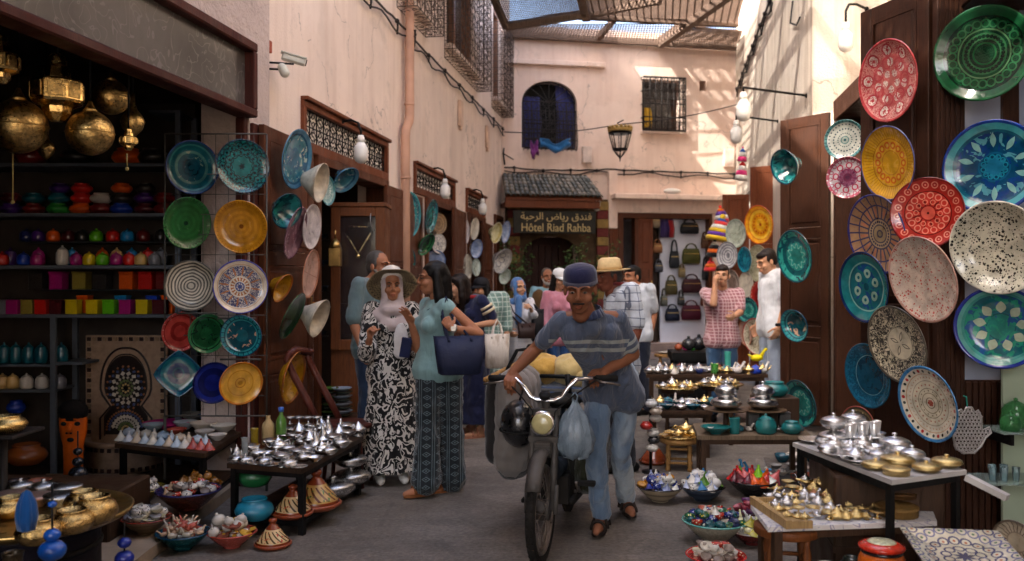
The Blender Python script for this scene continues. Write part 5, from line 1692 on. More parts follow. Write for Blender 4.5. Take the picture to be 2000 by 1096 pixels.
# ------------------------------------------------------------------ bowls of trinkets
def bowl_of(label,c,R,mbowl,rim,items,n,group,h=None,seed=0,size=.035,fill=.68):
 n = int(n * 1.5)
 """a bowl on the ground with a heap of separate trinkets; items: (kind,colour,words)"""
 h = h or R * .62
 t = thing('bowl',label,'bowl',c)
 b = MB()
 b.lathe([(r * R,z * h / .62) for r,z in PROFILES['bowl']],40)
 b.build('body',mbowl,t)
 b = MB()
 b.lathe([(1.0 * R,h * .985),(1.03 * R,h * 1.03),(1.0 * R,h * 1.08),(.965 * R,h * 1.05),(.965 * R,h * .99)],40)
 b.build('rim',rim,t)
 r_ = random.Random(seed)
 pts = []
 tries = 0
 while len(pts) < n and tries < 4000:
  tries += 1
  a,q = r_.uniform(0,2 * pi),sqrt(r_.random()) * R * .80
  p = Vector((q * cos(a),q * sin(a),0))
  lay = len(pts) * 1.0 / n
  dmin = size * (1.35 if tries < 1500 else .9)
  if lay >= .6:
   p *= .66
  if all((p - o_).xy.length > dmin or abs(l_ - (lay >= .6)) > .5 for o_,l_ in pts):
   pts.append((p,lay >= .6))
 for i,(p,l_) in enumerate(pts):
  kind,colr,words = items[i % len(items)]
  s = size * r_.uniform(.8,1.15)
  z = h * (fill + .06 + .18 * (p.length / R) ** 2) + size * .9 * (1 - (p.length / R) ** 2) + (size * 1.0 if l_ else 0)
  m = colr if not isinstance(colr,str) else cer(colr)
  good(kind,m,Vector(c) + Vector((p.x,p.y,z)),s,words + (', on top' if l_ else ', ' + ('back' if p.y > 0 else 'front') + (' right' if p.x > 0 else ' left')),group,r_.uniform(0,6),(r_.uniform(-.4,.4),r_.uniform(-.4,.4)),seg=14)
 # bed of small pieces that hides the inside of the bowl
 b = MB()
 for i in range(70):
  a,q = r_.uniform(0,2 * pi),sqrt(r_.random()) * R * .68
  b.k = r_.randrange(len(items))
  b.ball((q * cos(a),q * sin(a),h * (fill + .02) + size * .8 * (1 - (q / R) ** 2) + r_.uniform(-.01,.008)),(size * .62,size * .5,size * .5),6,4,Euler((r_.random() * 3,r_.random() * 3,0)).to_matrix())
 tag(b.build('small_pieces',[(cer(q[1]) if isinstance(q[1],str) else q[1]) for q in items],t),kind='stuff')
 return t
def banded(c,c2,n=5,z0=0.,z1=.14):
 k = NT('banded_bowl')
 sep = k.n('ShaderNodeSeparateXYZ'); k.l(k.obj(),sep.inputs[0])
 w_ = k.M('GREATER_THAN',k.M('SINE',k.M('MULTIPLY',sep.outputs[2],n * 2 * pi / (z1 - z0))),.55)
 k.put(k.b.inputs['Base Color'],k.mix(w_,srgb(c),srgb(c2)))
 k.b.inputs['Roughness'].default_value = .3
 k.b.inputs['Coat Weight'].default_value = .2
 k.bump(k.noise(40,3),.002)
 return k.m
g1 = lambda s: f'trinkets heaped in the {s}'
bowl_of('beige ringed bowl with red rim and a heap of shells, on the stone step',on(286,1040,.07),.135,banded('#8a7660','#6a5844'),cer('#8a3426'),
  [('jar',SPW,'black and white trinket in the red rimmed beige bowl'),('cup','#b8b4a4','grey white cup in the red rimmed beige bowl'),('dish','#cfc8a0','pale green dish in the red rimmed beige bowl on the step'),('box_round','#8a8a90','grey round box in the red rimmed beige bowl on the step')],22,g1('red rimmed beige bowl'),seed=1,size=.03)
bowl_of('dark teal bowl of pink and cream ornaments on the ground',on(357,1072,0),.145,cer('#0f4a50'),cer('#0d3f5a'),
  [('figure','#c8a88a','cream ornament in the dark teal bowl at the shop step'),('figure','#b85a4a','pinkish ornament in the dark teal bowl at the shop step'),('figure','#c8c0b0','white ornament in the dark teal bowl at the shop step')],20,g1('dark teal bowl'),seed=2,size=.03)
bowl_of('pink red bowl with yellow and brown pieces on the ground',on(453,1068,0),.135,cer('#a04a40'),cer('#b04a3c'),
  [('dish','#c89a2c','yellow dish in the pink red bowl'),('dish','#7a3a24','brown dish in the pink red bowl'),('ball','#c0bab0','white piece in the pink red bowl')],16,g1('pink red bowl'),seed=3,size=.036)
bowl_of('mustard yellow bowl of beads on the shelf under the pottery table',on(270,985,.10),.16,cer('#6a5a14'),cer('#7a6a1c'),
  [('ball',SPW,'spotted bead in the mustard bowl'),('ball','#6a6460','dark grey bead in the mustard bowl'),('ball','#a8a098','pale bead in the mustard bowl')],22,g1('mustard bowl'),seed=4,size=.025)
bowl_of('wide brown bowl with navy rim full of painted pieces under the pottery table',on(368,995,.10),.19,cer('#4a1c12'),cer('#2a2a5a'),
  [('cone','#a88a6a','tan miniature tagine in the navy rimmed brown bowl'),('jar',SPW,'spotted jar in the navy rimmed brown bowl'),('cup',SPR,'red spotted cup in the navy rimmed brown bowl'),('cup','#8a8480','grey cup in the navy rimmed brown bowl'),('box_round','#6a5a50','dark box in the navy rimmed brown bowl')],26,g1('navy rimmed brown bowl'),seed=5,size=.028)
bowl_of('ochre bowl behind the navy rimmed bowl under the pottery table',on(390,972,.10),.14,cer('#8a5414'),cer('#8a5414'),[('ball','#8a5a1c','ochre piece in the ochre bowl')],8,g1('ochre bowl'),seed=6,size=.03)
for (px,py,rz_,lab) in ((222,1000,2.4,'white and red bird ornament on the step, leaning left'),(252,995,.5,'pale green bird ornament on the step, leaning right')):
 good('figure',cer('#b8bcae' if rz_ < 1 else '#c0a8a0'),on(px,py,.07),.06,lab,None,rz_,name='bird_ornament',cat='ornament')
# right hand bowls
bowl_of('cream bowl with black rim and blue, yellow and white ornaments beside the round stool',on(1289,978,0),.155,banded('#a09078','#6a5c4a',3),cer('#1c1a1c'),
  [('cone','#1d2a78','navy miniature tagine in the black rimmed cream bowl'),('cone','#c8c8c0','white miniature tagine in the black rimmed cream bowl'),('box_round','#b0781c','amber box in the black rimmed cream bowl'),('cup',SPW,'black and white cup in the black rimmed cream bowl'),('jar',SPB,'blue spotted jar in the black rimmed cream bowl'),('cone','#8a94b8','pale blue miniature tagine in the black rimmed cream bowl')],24,g1('black rimmed cream bowl'),seed=7,size=.036)
bowl_of('slate blue bowl with dark rim and white spotted ornaments',on(1372,977,0),.15,banded('#3a4658','#232c3c',3),cer('#241c20'),
  [('ball','#c8c4c0','white ball ornament in the slate blue bowl'),('cup',SPW,'black spotted white cup in the slate blue bowl'),('jar',SPW,'black spotted white jar in the slate blue bowl'),('cone','#a8b0c8','pale lilac miniature tagine in the slate blue bowl'),('cone','#4a7a24','green miniature tagine in the slate blue bowl'),('cone','#2a6a9a','blue miniature tagine in the slate blue bowl'),('cone','#d0ccc4','white miniature tagine in the slate blue bowl')],26,g1('slate blue bowl'),seed=8,size=.038)
bowl_of('black bowl heaped with bright red, green, white and orange miniature tagines',on(1470,968,0),.17,cer('#15161a'),cer('#0f1014'),
  [('cone','#b81c18','bright red miniature tagine in the black bowl'),('cone','#c8ccc4','white miniature tagine in the black bowl'),('cone','#d85a14','orange miniature tagine in the black bowl'),('cone','#7ab820','lime green miniature tagine in the black bowl'),('cone','#c05a5a','pink miniature tagine in the black bowl'),('cone','#b01c1c','bright red miniature tagine in the black bowl'),('cone','#5a1420','maroon miniature tagine in the black bowl'),('figure','#3a8ac0','sky blue ornament in the black bowl')],28,g1('black bowl'),seed=9,size=.05)
bowl_of('large cream bowl with aqua rim full of dark glass and painted pots',on(1396,1056,0),.185,cer('#a49c88'),cer('#5a9a90'),
  [('pot','#16204e','dark blue pot in the aqua rimmed bowl'),('pot',SPG,'green spotted pot in the aqua rimmed bowl'),('jar',SPB,'blue spotted jar in the aqua rimmed bowl'),('cup',SPR,'red spotted cup in the aqua rimmed bowl'),('cup','#b05a44','red brown cup in the aqua rimmed bowl'),('cup','#c8b8a8','cream cup in the aqua rimmed bowl'),('pot','#124a50','teal pot in the aqua rimmed bowl'),('cone','#c8c4b8','white miniature tagine in the aqua rimmed bowl')],30,g1('aqua rimmed bowl'),seed=10,size=.034)
bowl_of('cream bowl with scarlet rim and small white cups at the front edge',on(1398,1106,0),.155,cer('#b8ac98'),cer('#b81c20'),
  [('dish','#b8aa94','cream dish in the scarlet rimmed bowl'),('cup','#c4bcae','white cup in the scarlet rimmed bowl'),('box_round',SPR,'red spotted box in the scarlet rimmed bowl'),('cup','#8a7a70','greyish cup in the scarlet rimmed bowl'),('dish','#c8c0a0','yellowish dish in the scarlet rimmed bowl')],16,g1('scarlet rimmed bowl'),seed=11,size=.030,h=.06,fill=.6)
bowl_of('small white bowl with dark rim and yellow ornaments behind the tripod stool',on(1468,1062,0),.12,cer('#6a2a2a'),cer('#c4bcb4'),
  [('figure','#c8c49a','cream yellow ornament in the small white bowl'),('figure','#c8c8c4','white ornament in the small white bowl'),('cone','#a8a040','olive miniature tagine in the small white bowl')],14,g1('small white bowl'),seed=12,size=.032)
bowl_of('small maroon bowl squeezed behind the white topped table',on(1468,1018,.06),.10,cer('#5a1c28'),cer('#4a1420'),
  [('cup','#8a2a3a','maroon cup in the small maroon bowl'),('cup','#5a2a5a','purple cup in the small maroon bowl'),('dish','#b06a6a','pink dish in the small maroon bowl')],12,g1('small maroon bowl'),seed=13,size=.03)
# ================================================================== RIGHT HAND STALLS
def round_stool(label,c,r,h,m=WOODL,top=None,legs=4,name='stool'):
 t = thing(name,label,'stool',c)
 b = MB(); b.lathe([(r * .96,h - .035),(r,h - .03),(r,h - .005),(r * .98,h),(0,h)],28); b.build('seat',top or m,t)
 for i in range(legs):
  a = 2 * pi * i / legs + .6
  p0,p1 = Vector((r * .78 * cos(a),r * .78 * sin(a),0)),Vector((r * .74 * cos(a),r * .74 * sin(a),h - .03))
  b = MB()
  n = 12
  b.tube([p0.lerp(p1,i_ / n) for i_ in range(n + 1)],[r * .12 * (1 + .28 * sin(i_ * 2.1)) for i_ in range(n + 1)],8)
  b.build('leg',m,t)
 b = MB()
 for zz in (.25,.7):
  for i in range(legs):
   a,a2 = 2 * pi * i / legs + .6,2 * pi * (i + 1) / legs + .6
   b.tube([(r * .77 * cos(a),r * .77 * sin(a),h * zz),(r * .77 * cos(a2),r * .77 * sin(a2),h * zz)],r * .07,6)
 tag(b.build('stretcher',m,t),kind='stuff')
 return t
def brass_tray(label,c,r,name='brass_tray',m=None):
 b = MB(); b.lathe([(r * .9,0),(r,.012),(r * 1.01,.018),(r * .98,.02),(r * .9,.008),(0,.008)],30)
 return tag(b.build(name,m or BRASS,None,c),label,'tray')
GOLDG = mat((.78,.58,.25),.22,1,.2,14,.002,50,name='polished_brass')
SW = WOODL
# near low stool with brass oil lamps
c = T(1326,916,0)
hh = CH - (850 - HOR) / FPX * c.y
st1 = round_stool('low turned wooden stool holding brass oil lamps by the terracotta tagine',c,.155,hh - .02)
brass_tray('round brass tray on the low turned stool',c + Vector((0,0,hh - .019)),.16)
GB = 'brass pieces on the low stool'
for (px,py,k_,s,rz_,lab) in ((1340,838,'lamp',.075,0.1,'large brass oil lamp with long curved spout on the low stool'),(1308,842,'dish',.055,0,'open brass dish at the left of the low stool tray'),
         (1325,850,'lamp',.045,2.6,'small brass oil lamp at the front of the low stool'),(1296,852,'dish',.04,0,'little brass dish at the front left of the low stool'),(1352,848,'incense',.035,0,'small brass burner at the right of the low stool')):
 good(k_,GOLDG,T(px,py,hh) if False else P(px,py,c.y + (850 - py) * .012) * 1,s,lab,GB,rz_)
for o in list(bpy.data.objects):
 if o.get('group') == GB:
  o.location.z = hh
tagine('glossy terracotta tagine on the ground left of the low stool',T(1277,905,0),.125,mat('#9a4420',.2,0,.2,8,coat=.5,name='glossy_terracotta'),mat('#9a4420',.2,0,.2,8,coat=.5,name='glossy_terracotta'))
# hanging strand of white bells
tb = thing('bell_strand','column of small white, black and red painted pots beside the low stool','ornament',T(1272,925,0))
zbase = tb.location.z
r5 = random.Random(5)
for i in range(7):
 b = MB(); b.lathe([(r_ * .05,z_ * .06) for r_,z_ in PROFILES['pot']],10,(r5.uniform(-.04,.04),r5.uniform(-.03,.03),.17 + .058 * i))
 b.build('painted_pot',[cer('#c8c4bc'),cer('#2a2a2c'),cer('#c8c4bc'),cer('#b02a24'),cer('#c8c4bc'),cer('#a89a8a'),cer('#c8c8c8')][i],tb)
b = MB(); b.tube([(0,.03,0),(0,.03,.60)],.012,5); b.lathe([(.07,0),(.07,.015),(0,.02)],10,(0,.03,0)); b.build('stand',IRON,tb)
# teal pottery table
GTT = 'teal and silver goods on the board table'
zt = .42
Yt = FPX * (CH - zt) / (851 - HOR)
xa,xb = (1362 - 1000) / FPX * Yt,(1585 - 1000) / FPX * Yt
table_box('board table of teal pottery in front of the middle door leaf',[(xa,Yt),(xb,Yt),(xb + .08,Yt + .55),(xa + .08,Yt + .55)],zt,'display_table',mtop=wood(srgb('#6a5a48'),'grey_board',rough=.8,coat=0),mleg=DKWOOD)
TL = cer('#1c6a6a')
for (k_,px,s,sz,lab) in (('bowl',1398,.105,.08,'footed teal bowl at the left end of the teal pottery board'),('vase',1435,.058,.07,'straight teal beaker between the teal bowl and teal jar'),
        ('jar',1496,.075,.10,'tall teal glazed jar in the middle of the teal pottery board'),('pot',1546,.075,.09,'squat teal pot at the right end of the teal pottery board')):
 good(k_,TL,Vector(((px - 1000) / FPX * (Yt + .08),Yt + .08,zt)),s,lab,GTT,sz=sz)
for (px,lab) in ((1470,'metal grey box behind the teal jar'),(1530,'dark slatted box behind the squat teal pot')):
 good('box',mat('#5a5654',.5,.3,.3,12,name='grey_box'),Vector(((px - 1000) / FPX * (Yt + .3),Yt + .3,zt)),.05,lab,GTT,sz=.11,cat='box',name='grey_box')
# raised plates with silver sugar pots
for (px,lab,rr_) in ((1418,'left',.16),(1490,'right',.17)):
 Y = Yt + .25
 x = (px - 1000) / FPX * Y
 z0 = CH - (800 - HOR) / FPX * Y
 t = thing('cake_stand',f'{lab} wooden footed stand under stacked silver pots','stand',(x,Y,zt))
 b = MB(); b.lathe([(.09,0),(.09,.012),(.022,.03),(.02,z0 - zt - .02),(.06,z0 - zt - .012)],16); b.build('foot',DKWOOD,t)
 b = MB(); b.lathe([(rr_ * .3,z0 - zt - .012),(rr_ * .97,z0 - zt - .004),(rr_,z0 - zt + .004),(rr_ * .95,z0 - zt + .002),(0,z0 - zt)],28); b.build('plate',wood(srgb('#5a4632'),'stand_wood'),t)
 good('sugar',SILVER,(x,Y,z0 + .004),.115,f'lower wide silver pot stacked on the {lab} wooden stand',GTT,sz=.10,name='silver_pot',cat='pot')
 good('sugar',SILVER,(x,Y,z0 + .085),.085,f'upper silver pot stacked on the {lab} wooden stand',GTT,sz=.105,name='silver_pot',cat='pot')
good('pot',TL,(.52 / 1 * 0 + (1512 - 1000) / FPX * (Yt + .42),Yt + .42,zt + .22),.11,'wide teal pot behind the right stack of silver pots',GTT,sz=.11)
bxk = MB(); bxk.box((0,0,.11),(.3,.24,.22),None,.006)
tag(bxk.build('crate',DKWOOD,None,((1512 - 1000) / FPX * (Yt + .42),Yt + .42,zt + .0005)),'dark wooden crate raising the wide teal pot','crate')
# the far stall: stepped trays of lamps,silver and glass
GF = 'goods on the far stepped stall'
def stall_table(label,px0,px1,py,z,depth,m=None,name='display_table'):
 Y = FPX * (CH - z) / (py - HOR)
 xa,xb = (px0 - 1000) / FPX * Y,(px1 - 1000) / FPX * Y
 table_box(label,[(xa,Y),(xb,Y),(xb + depth * .16,Y + depth),(xa + depth * .16,Y + depth)],z,name,mtop=m or DKWOOD,mleg=DKWOOD)
 return Y
Y1 = stall_table('low dark table of blue bowls and silver lids behind the low stool',1268,1392,803,.40,.5)
TB = cer('#17505e')
i = 0
for (k_,px,dy,s,m,w_) in (('bowl',1300,.06,.075,TB,'dark teal bowl'),('sugar',1330,.03,.06,SILVER,'silver lidded dish'),('bowl',1352,.05,.07,TB,'dark teal bowl'),('sugar',1376,.04,.05,SILVER,'silver lidded dish'),
       ('bowl',1290,.22,.07,cer('#1c2a5a'),'navy bowl'),('bowl',1322,.24,.08,TB,'dark teal bowl'),('incense',1345,.2,.06,SILVER,'silver burner'),('bowl',1378,.24,.08,TB,'dark teal bowl'),('cup',1310,.12,.04,cer('#b8b4ae'),'white cup'),('sugar',1288,.0,.045,SILW,'dull silver pot'),('lamp',1362,.12,.04,GOLDG,'small brass lamp')):
 good(k_,m,((px - 1000) / FPX * (Y1 + dy + .05),Y1 + dy + .05,.40),s,f'{w_} on the low dark table of blue bowls, {ORD[i]} of its pieces',GF,rnd.uniform(0,6),sz=s * .9)
 i += 1
# tall brass-tray stools
for (px,py,base,r,lab,n) in ((1322,758,905,.20,'far left brass tray stool',9),(1405,752,905,.22,'far right brass tray stool',9)):
 Y = 8.05
 x = (px - 1000) / FPX * Y
 z0 = CH - (py - HOR) / FPX * Y
 round_stool(f'{lab} of the stepped stall',(x,Y,0),r * .8,z0 - .005,DKWOOD)
 brass_tray(f'round brass tray on the {lab}',(x,Y,z0 - .004),r,m=GOLDG)
 r7 = random.Random(px)
 for i in range(n):
  a,q = 2 * pi * i / n,r * (.72 if i % 3 else .35)
  k_ = ['lamp','sugar','lamp','teapot','dish','incense'][i % 6]
  mm = [GOLDG,SILVER,GOLDG,SILVER,GOLDG,SILW][i % 6]
  w_ = ['brass oil lamp','silver sugar pot','brass oil lamp','silver teapot','brass dish','silver burner'][i % 6]
  good(k_,mm,(x + q * cos(a),Y + q * sin(a),z0 + .006),.055 * r7.uniform(.85,1.15),f'{w_} on the {lab}, {ORD[i]} counted round from the right',GF,r7.uniform(0,6))
Y2 = stall_table('long table at the back of the stepped stall with glass, lamps and silver',1262,1500,732,.58,.5)
spec = [('sugar',1268,SILVER,'silver sugar pot',.06),('teapot',1285,SILVER,'silver teapot',.05),('incense',1300,SILW,'grey silver burner',.06),('cone',1316,cer('#b8b0a4'),'grey white little tagine',.05),('lantern',1332,SILVER,'pointed silver lantern',.055),('teapot',1350,SILW,'dull silver teapot',.05),
  ('cup',1366,cer('#23306a'),'navy cup',.045),('vase',1396,mat((.15,.5,.12),.06,0,.1,5,trans=.6,name='green_glass'),'bright green glass jar',.06),('lamp',1420,GOLDG,'brass lamp',.055),('figure',1440,cer('#c8c0bc'),'white bird ornament',.06),('lamp',1462,GOLDG,'long brass lamp',.075),('jar',1476,cer('#1a3aa8'),'cobalt blue jar',.06),('figure',1490,cer('#d0ccc4'),'white ornament',.06)]
for i,(k_,px,m,w_,s) in enumerate(spec):
 good(k_,m,((px - 1000) / FPX * (Y2 + .10),Y2 + .10,.58),s,f'{w_} at the front of the long back table, {ORD[i]} from the left',GF,rnd.uniform(-.5,.5),sz=s * (1.1 if k_ != 'vase' else 1.0))
for i in range(12):
 k_ = ['sugar','lantern','figure','teapot'][i % 4]
 m = [SILVER,SILW,cer('#b4aaa0'),cer('#8a3a30')][i % 4]
 good(k_,m,((1270 + 19 * i - 1000) / FPX * (Y2 + .32),Y2 + .32,.58),.052,f'{["silver pot", "dull silver lantern", "pale ornament", "red brown teapot"][i % 4]}, {ORD[i]} from left, rear row of the long back table',GF,rnd.uniform(0,6))
good('figure',mat('#d8c414',.5,name='yellow_plastic'),((1478 - 1000) / FPX * (Y2 + .3),Y2 + .3,.68),.075,'bright yellow ornament above the cobalt jar on the back table',GF)
good('vase',cer('#3aa090'),((1420 - 1000) / FPX * (Y2 + .45),Y2 + .42,.58),.05,'slim turquoise vase behind the brass lamp on the back table',GF,sz=.12)
for j,(nm,Yq,zq,xa,xb,n) in enumerate((('low dark table',Y1 + .36,.40,1275,1390,9),('teal pottery board',Yt + .18,zt,1385,1560,10),('middle of the long back table',Y2 + .21,.58,1268,1490,16))):
 for i in range(n):
  q = (i * 5 + j) % 6
  k_ = ['sugar','cup','incense','figure','jar','teapot'][q]
  m = [SILVER,cer('#c8c4bc'),SILW,cer('#b8aea4'),cer('#1d5a68'),GOLDG][q]
  w_ = ['silver pot','white cup','dull silver burner','pale bird ornament','blue green jar','small brass teapot'][q]
  good(k_,m,((xa + (xb - xa) * i / (n - 1) - 1000) / FPX * Yq,Yq,zq),.055 if j != 1 else .036,f'{w_}, {ORD[i]} in the inner row of the {nm}',GF,r5.uniform(0,6))
# ------------------------------------------------------------------ flat goods spread on the ground cloth
zc = .03
b = MB()
q = [T(1520,965,zc),T(1690,985,zc),T(1720,905,zc),T(1490,893,zc)]
b.prism([(p.x,p.y) for p in q],.004,zc)
tag(b.build('ground_mat',cloth('#4a4038','ground_mat'),None),'dark mat on the ground spread with small dishes between the tables','mat')
GG = 'small dishes spread on the dark ground mat'
r6 = random.Random(6)
for j,(py,n,xa,xb) in enumerate(((902,6,1510,1690),(915,7,1505,1690),(928,7,1512,1680),(942,6,1530,1670),(955,5,1540,1660))):
 for i in range(n):
  px = xa + (xb - xa) * (i + .5) / n + r6.uniform(-5,5)
  c_,w_ = [('#174a5e','petrol blue'),('#b8b0b0','pale grey'),('#a85a44','brick red'),('#6a8a96','grey blue'),('#c8c0b4','white'),('#8a8480','grey')][r6.randrange(6)]
  good(['dish','dish','bowl','cup'][r6.randrange(4)],cer(c_),T(px,py,zc),r6.uniform(.045,.07),f'{w_} small piece in the {ORD[j]} row of the ground mat, {ORD[i]} from the left',GG,r6.uniform(0,6))
good('dish',mat('#3a3a38',.4,.4,.2,20,name='pewter'),T(1610,892,.12),.17,'large pewter dish of rings behind the ground mat',GG,sz=.2,name='pewter_dish',cat='dish')
# ------------------------------------------------------------------ table with white cloth and cutlery
zw = .50
w0,w1,w2 = T(1500,1030,zw),T(1830,1018,zw),T(1466,985,zw)
w3 = T(1800,945,zw)
table_box('table topped with white cloth, little gold ornaments and cutlery',[w0,w1,w3,w2],zw,'display_table',mtop=cloth('#c9c4c0','white_table_cloth',fold=.008,extra=lambda k,c: k.mix(k.M('MULTIPLY',k.M('LESS_THAN',k.M('ABSOLUTE',k.M('SUBTRACT',k.noise(11,2,None,.4,1.5),.5)),.02),.6),c,srgb('#5a5a8a'))),mleg=DKWOOD,th=.02)
GW = 'gold and silver ornaments on the white topped table'
b = MB(); b.bx((-.012,-.2,0),(.012,.2,.035)); b.bx((.012,-.2,0),(.1,-.185,.03)); b.bx((.012,.185,0),(.1,.2,.03)); b.bx((.012,-.185,0),(.1,.185,.008))
pa,pb = T(1470,988,zw),T(1530,1030,zw)
tr = b.build('wooden_tray',wood(srgb('#b09060'),'tray_wood',rough=.6),None,(pa + pb) / 2 + Vector((.01,0,.001)),(0,0,atan2(pb.y - pa.y,pb.x - pa.x) + pi / 2))
tag(tr,'narrow wooden tray of gold charms on the corner of the white topped table','tray')
LIL = [('lamp',GOLDG,'tiny gold lamp'),('goblet',GOLDG,'tiny gold goblet'),('teapot',GOLDG,'tiny gold teapot'),('figure',SILVER,'tiny silver ornament'),('teapot',SILVER,'tiny silver teapot')]
k0 = 0
for (py,n,xa,xb,rn) in ((1014,11,1535,1735,'front'),(1002,11,1522,1725,'second'),(989,11,1512,1720,'third'),(975,11,1500,1730,'fourth'),(962,10,1520,1740,'rear'),(950,8,1540,1740,'hindmost')):
 for i in range(n):
  k_,m,w_ = LIL[r6.randrange(5)]
  good(k_,m,T(xa + (xb - xa) * i / (n - 1) + r6.uniform(-5,5),py + r6.uniform(-2,2),zw),r6.uniform(.024,.036),f'{w_} in the {rn} row of the white topped table, {ORD[i]} from the left',GW,r6.uniform(0,6),seg=10)
for i in range(9):
 px,py = 1485 + 5.5 * i,996 + 3.7 * i
 good('figure',GOLDG,T(px + 6,py,zw) + Vector((0,0,.012)),.016,f'gold charm in the narrow wooden tray, {ORD[i]} from the back',GW,r6.uniform(0,6),seg=8)
for i in range(14):
 px = 1570 + 15 * i + r6.uniform(-4,4)
 b = MB(); L = r6.uniform(.10,.13)
 b.tube([(0,-L / 2,.004),(0,L * .15,.006),(0,L * .3,.004)],[.004,.002,.003],5)
 b.ball((0,L * .4,.005),(.012,.02,.004),8,4)
 o = b.build('spoon',SILVER,None,T(px,1008 - (i % 3) * 11,zw),(0,0,r6.uniform(-.5,.5) + (pi if i % 2 else 0)))
 tag(o,f'silver spoon on the white cloth, {ORD[i]} from the left','spoon',GW)
for (px,py,s,rz_,m,lab) in ((1605,955,.062,pi + .1,GOLDG,'large pale gold oil lamp pointing left behind the white topped table pieces'),(1640,962,.05,.3,GOLDG,'gold oil lamp with looped handle pointing right on the white topped table'),(1590,975,.04,2.8,mat('#b07a5a',.3,.6,.2,12,name='copper'),'copper coloured oil lamp lying in the middle of the white topped table'),(1660,945,.055,.2,BRASSD,'dark brass oil lamp at the back of the white topped table')):
 good('lamp',m,T(px,py,zw),s,lab,GW,rz_)
good('box_round',wood(srgb('#8a6a3a'),'round_wood'),T(1752,1006,zw),.085,'round flat wooden box at the right end of the white topped table',GW,sz=.055,cat='box')
good('box_round',wood(srgb('#6a4a2a'),'round_wood2'),T(1755,992,zw) + Vector((0,0,.05)),.075,'darker round wooden lid stacked on the flat wooden box',GW,sz=.03,cat='box')
# tripod stool at the front
round_stool('dark wooden stool under the corner of the white topped table',Vector((w0.x + .12,w0.y + .14,0)),.135,zw - .03,wood(srgb('#6a3c1c'),'stool_brown'),legs=4)
# ------------------------------------------------------------------ silver counter
zk = .70
s0,s1,s2 = T(1742,938,zk),T(1888,918,zk),T(1548,864,zk)
s3 = s2 + s1 - s0
table_box('white topped counter of silver and gold boxes in front of the near door leaf',[s0,s1,s3,s2],zk,'display_counter',mtop=mat('#b8b4b0',.5,0,.15,5,dirt=.5,name='white_counter'),mleg=BLACK,th=.02,leg=.025)
b = MB(); b.bx((-.26,-.30,0),(.20,.33,.64),.01); b.bx((-.265,-.305,.30),(.205,.335,.33)); b.bx((-.266,-.306,.0),(.206,.336,.05))  # box added so the space below the counter reads dark
tag(b.build('darkening_box',DKWOOD,None,((s0 + s1 + s2 + s3) / 4 + Vector((.07,.10,-zk))),(0,0,-YAW)),'dark wooden box added to darken the space under the white counter','chest')
GK = 'silver and gold vessels on the white counter'
e1,e2 = s1 - s0,s2 - s0
def counter(f,g_):
 return s0 + e1 * f + e2 * g_
ck = [('sugar',.9,.10,.045,GOLDG,'flat gold box nearest the right corner'),('sugar',.55,.06,.04,GOLDG,'flat gold box at the front'),('box_round',.18,.08,.036,GOLDG,'round gold lid at the front corner'),('sugar',.12,.22,.04,GOLDG,'gold box at the left edge of the gold group'),
  ('sugar',.45,.24,.05,GOLDG,'tall gold box on the others'),('sugar',.75,.30,.042,SILVER,'silver and white lidded pot behind the gold'),('dish',.15,.38,.06,SILVER,'silver dish beside the gold boxes'),('dish',.5,.45,.06,SILVER,'silver dish in the middle'),
  ('sugar',.85,.52,.055,SILVER,'lidded silver server at the back'),('dish',.12,.55,.06,SILVER,'silver saucer on the outer edge'),('teapot',.5,.60,.038,SILVER,'silver teapot in the middle'),('goblet',.75,.66,.035,SILVER,'silver goblet at the back right'),('goblet',.55,.72,.035,SILVER,'silver goblet in the middle'),('goblet',.9,.74,.035,SILVER,'silver goblet against the door leaf'),
  ('sugar',.35,.80,.058,SILVER,'wide silver pot on the outer side'),('sugar',.7,.84,.055,SILVER,'wide silver pot on the inner side'),('teapot',.2,.68,.035,SILVER,'small silver teapot on the outer edge'),('dish',.25,.93,.06,SILVER,'silver dish at the far end')]
for (k_,f,g_,s,m,w_) in ck:
 s *= 1.5 if m is GOLDG else 1.4
 good(k_,m,counter(f,g_),s,f'{w_} of the white counter',GK,r6.uniform(0,6),sz=s * (.7 if m is GOLDG else 1.25 if k_ == 'goblet' else 1))
for (f,g_,lab) in ((.35,.80,'silver pot stacked on the wide outer pot of the white counter'),(.7,.84,'silver pot stacked on the wide inner pot of the white counter')):
 good('sugar',SILVER,counter(f,g_) + Vector((0,0,.086)),.065,lab,GK)
for i in range(6):
 good('tumbler',mat((.8,.8,.8),.08,.6,.05,5,name='mirror_glass'),counter(.45 + .09 * i,.70 + .03 * (i % 2)) + Vector((0,0,.052)),.022,f'mirror silver tumbler in the middle of the counter, {ORD[i]} from the left',GK,sz=.04)
b = MB(); q0 = counter(1,0); q1 = P(1968,958,3.55)
b.beam((0,0,0),q1 - q0,.035,.025)
tag(b.build('support_bar',mat('#b8b4b0',.6,0,.2,9,name='white_bar'),None,q0 - Vector((0,0,.03))),'white painted bar running from the counter corner towards the display niche','bar')
for i in range(19):
 f,g_ = .08 + .86 * ((i * 7) % 10) / 10,.34 + .62 * i / 19
 good(['dish','cup','sugar','incense'][i % 4],SILVER,counter(f,g_),.045,f'small silver {["dish", "cup", "pot", "burner"][i % 4]} among the counter silver, {ORD[i]} going away from the gold boxes',GK,r6.uniform(0,6))
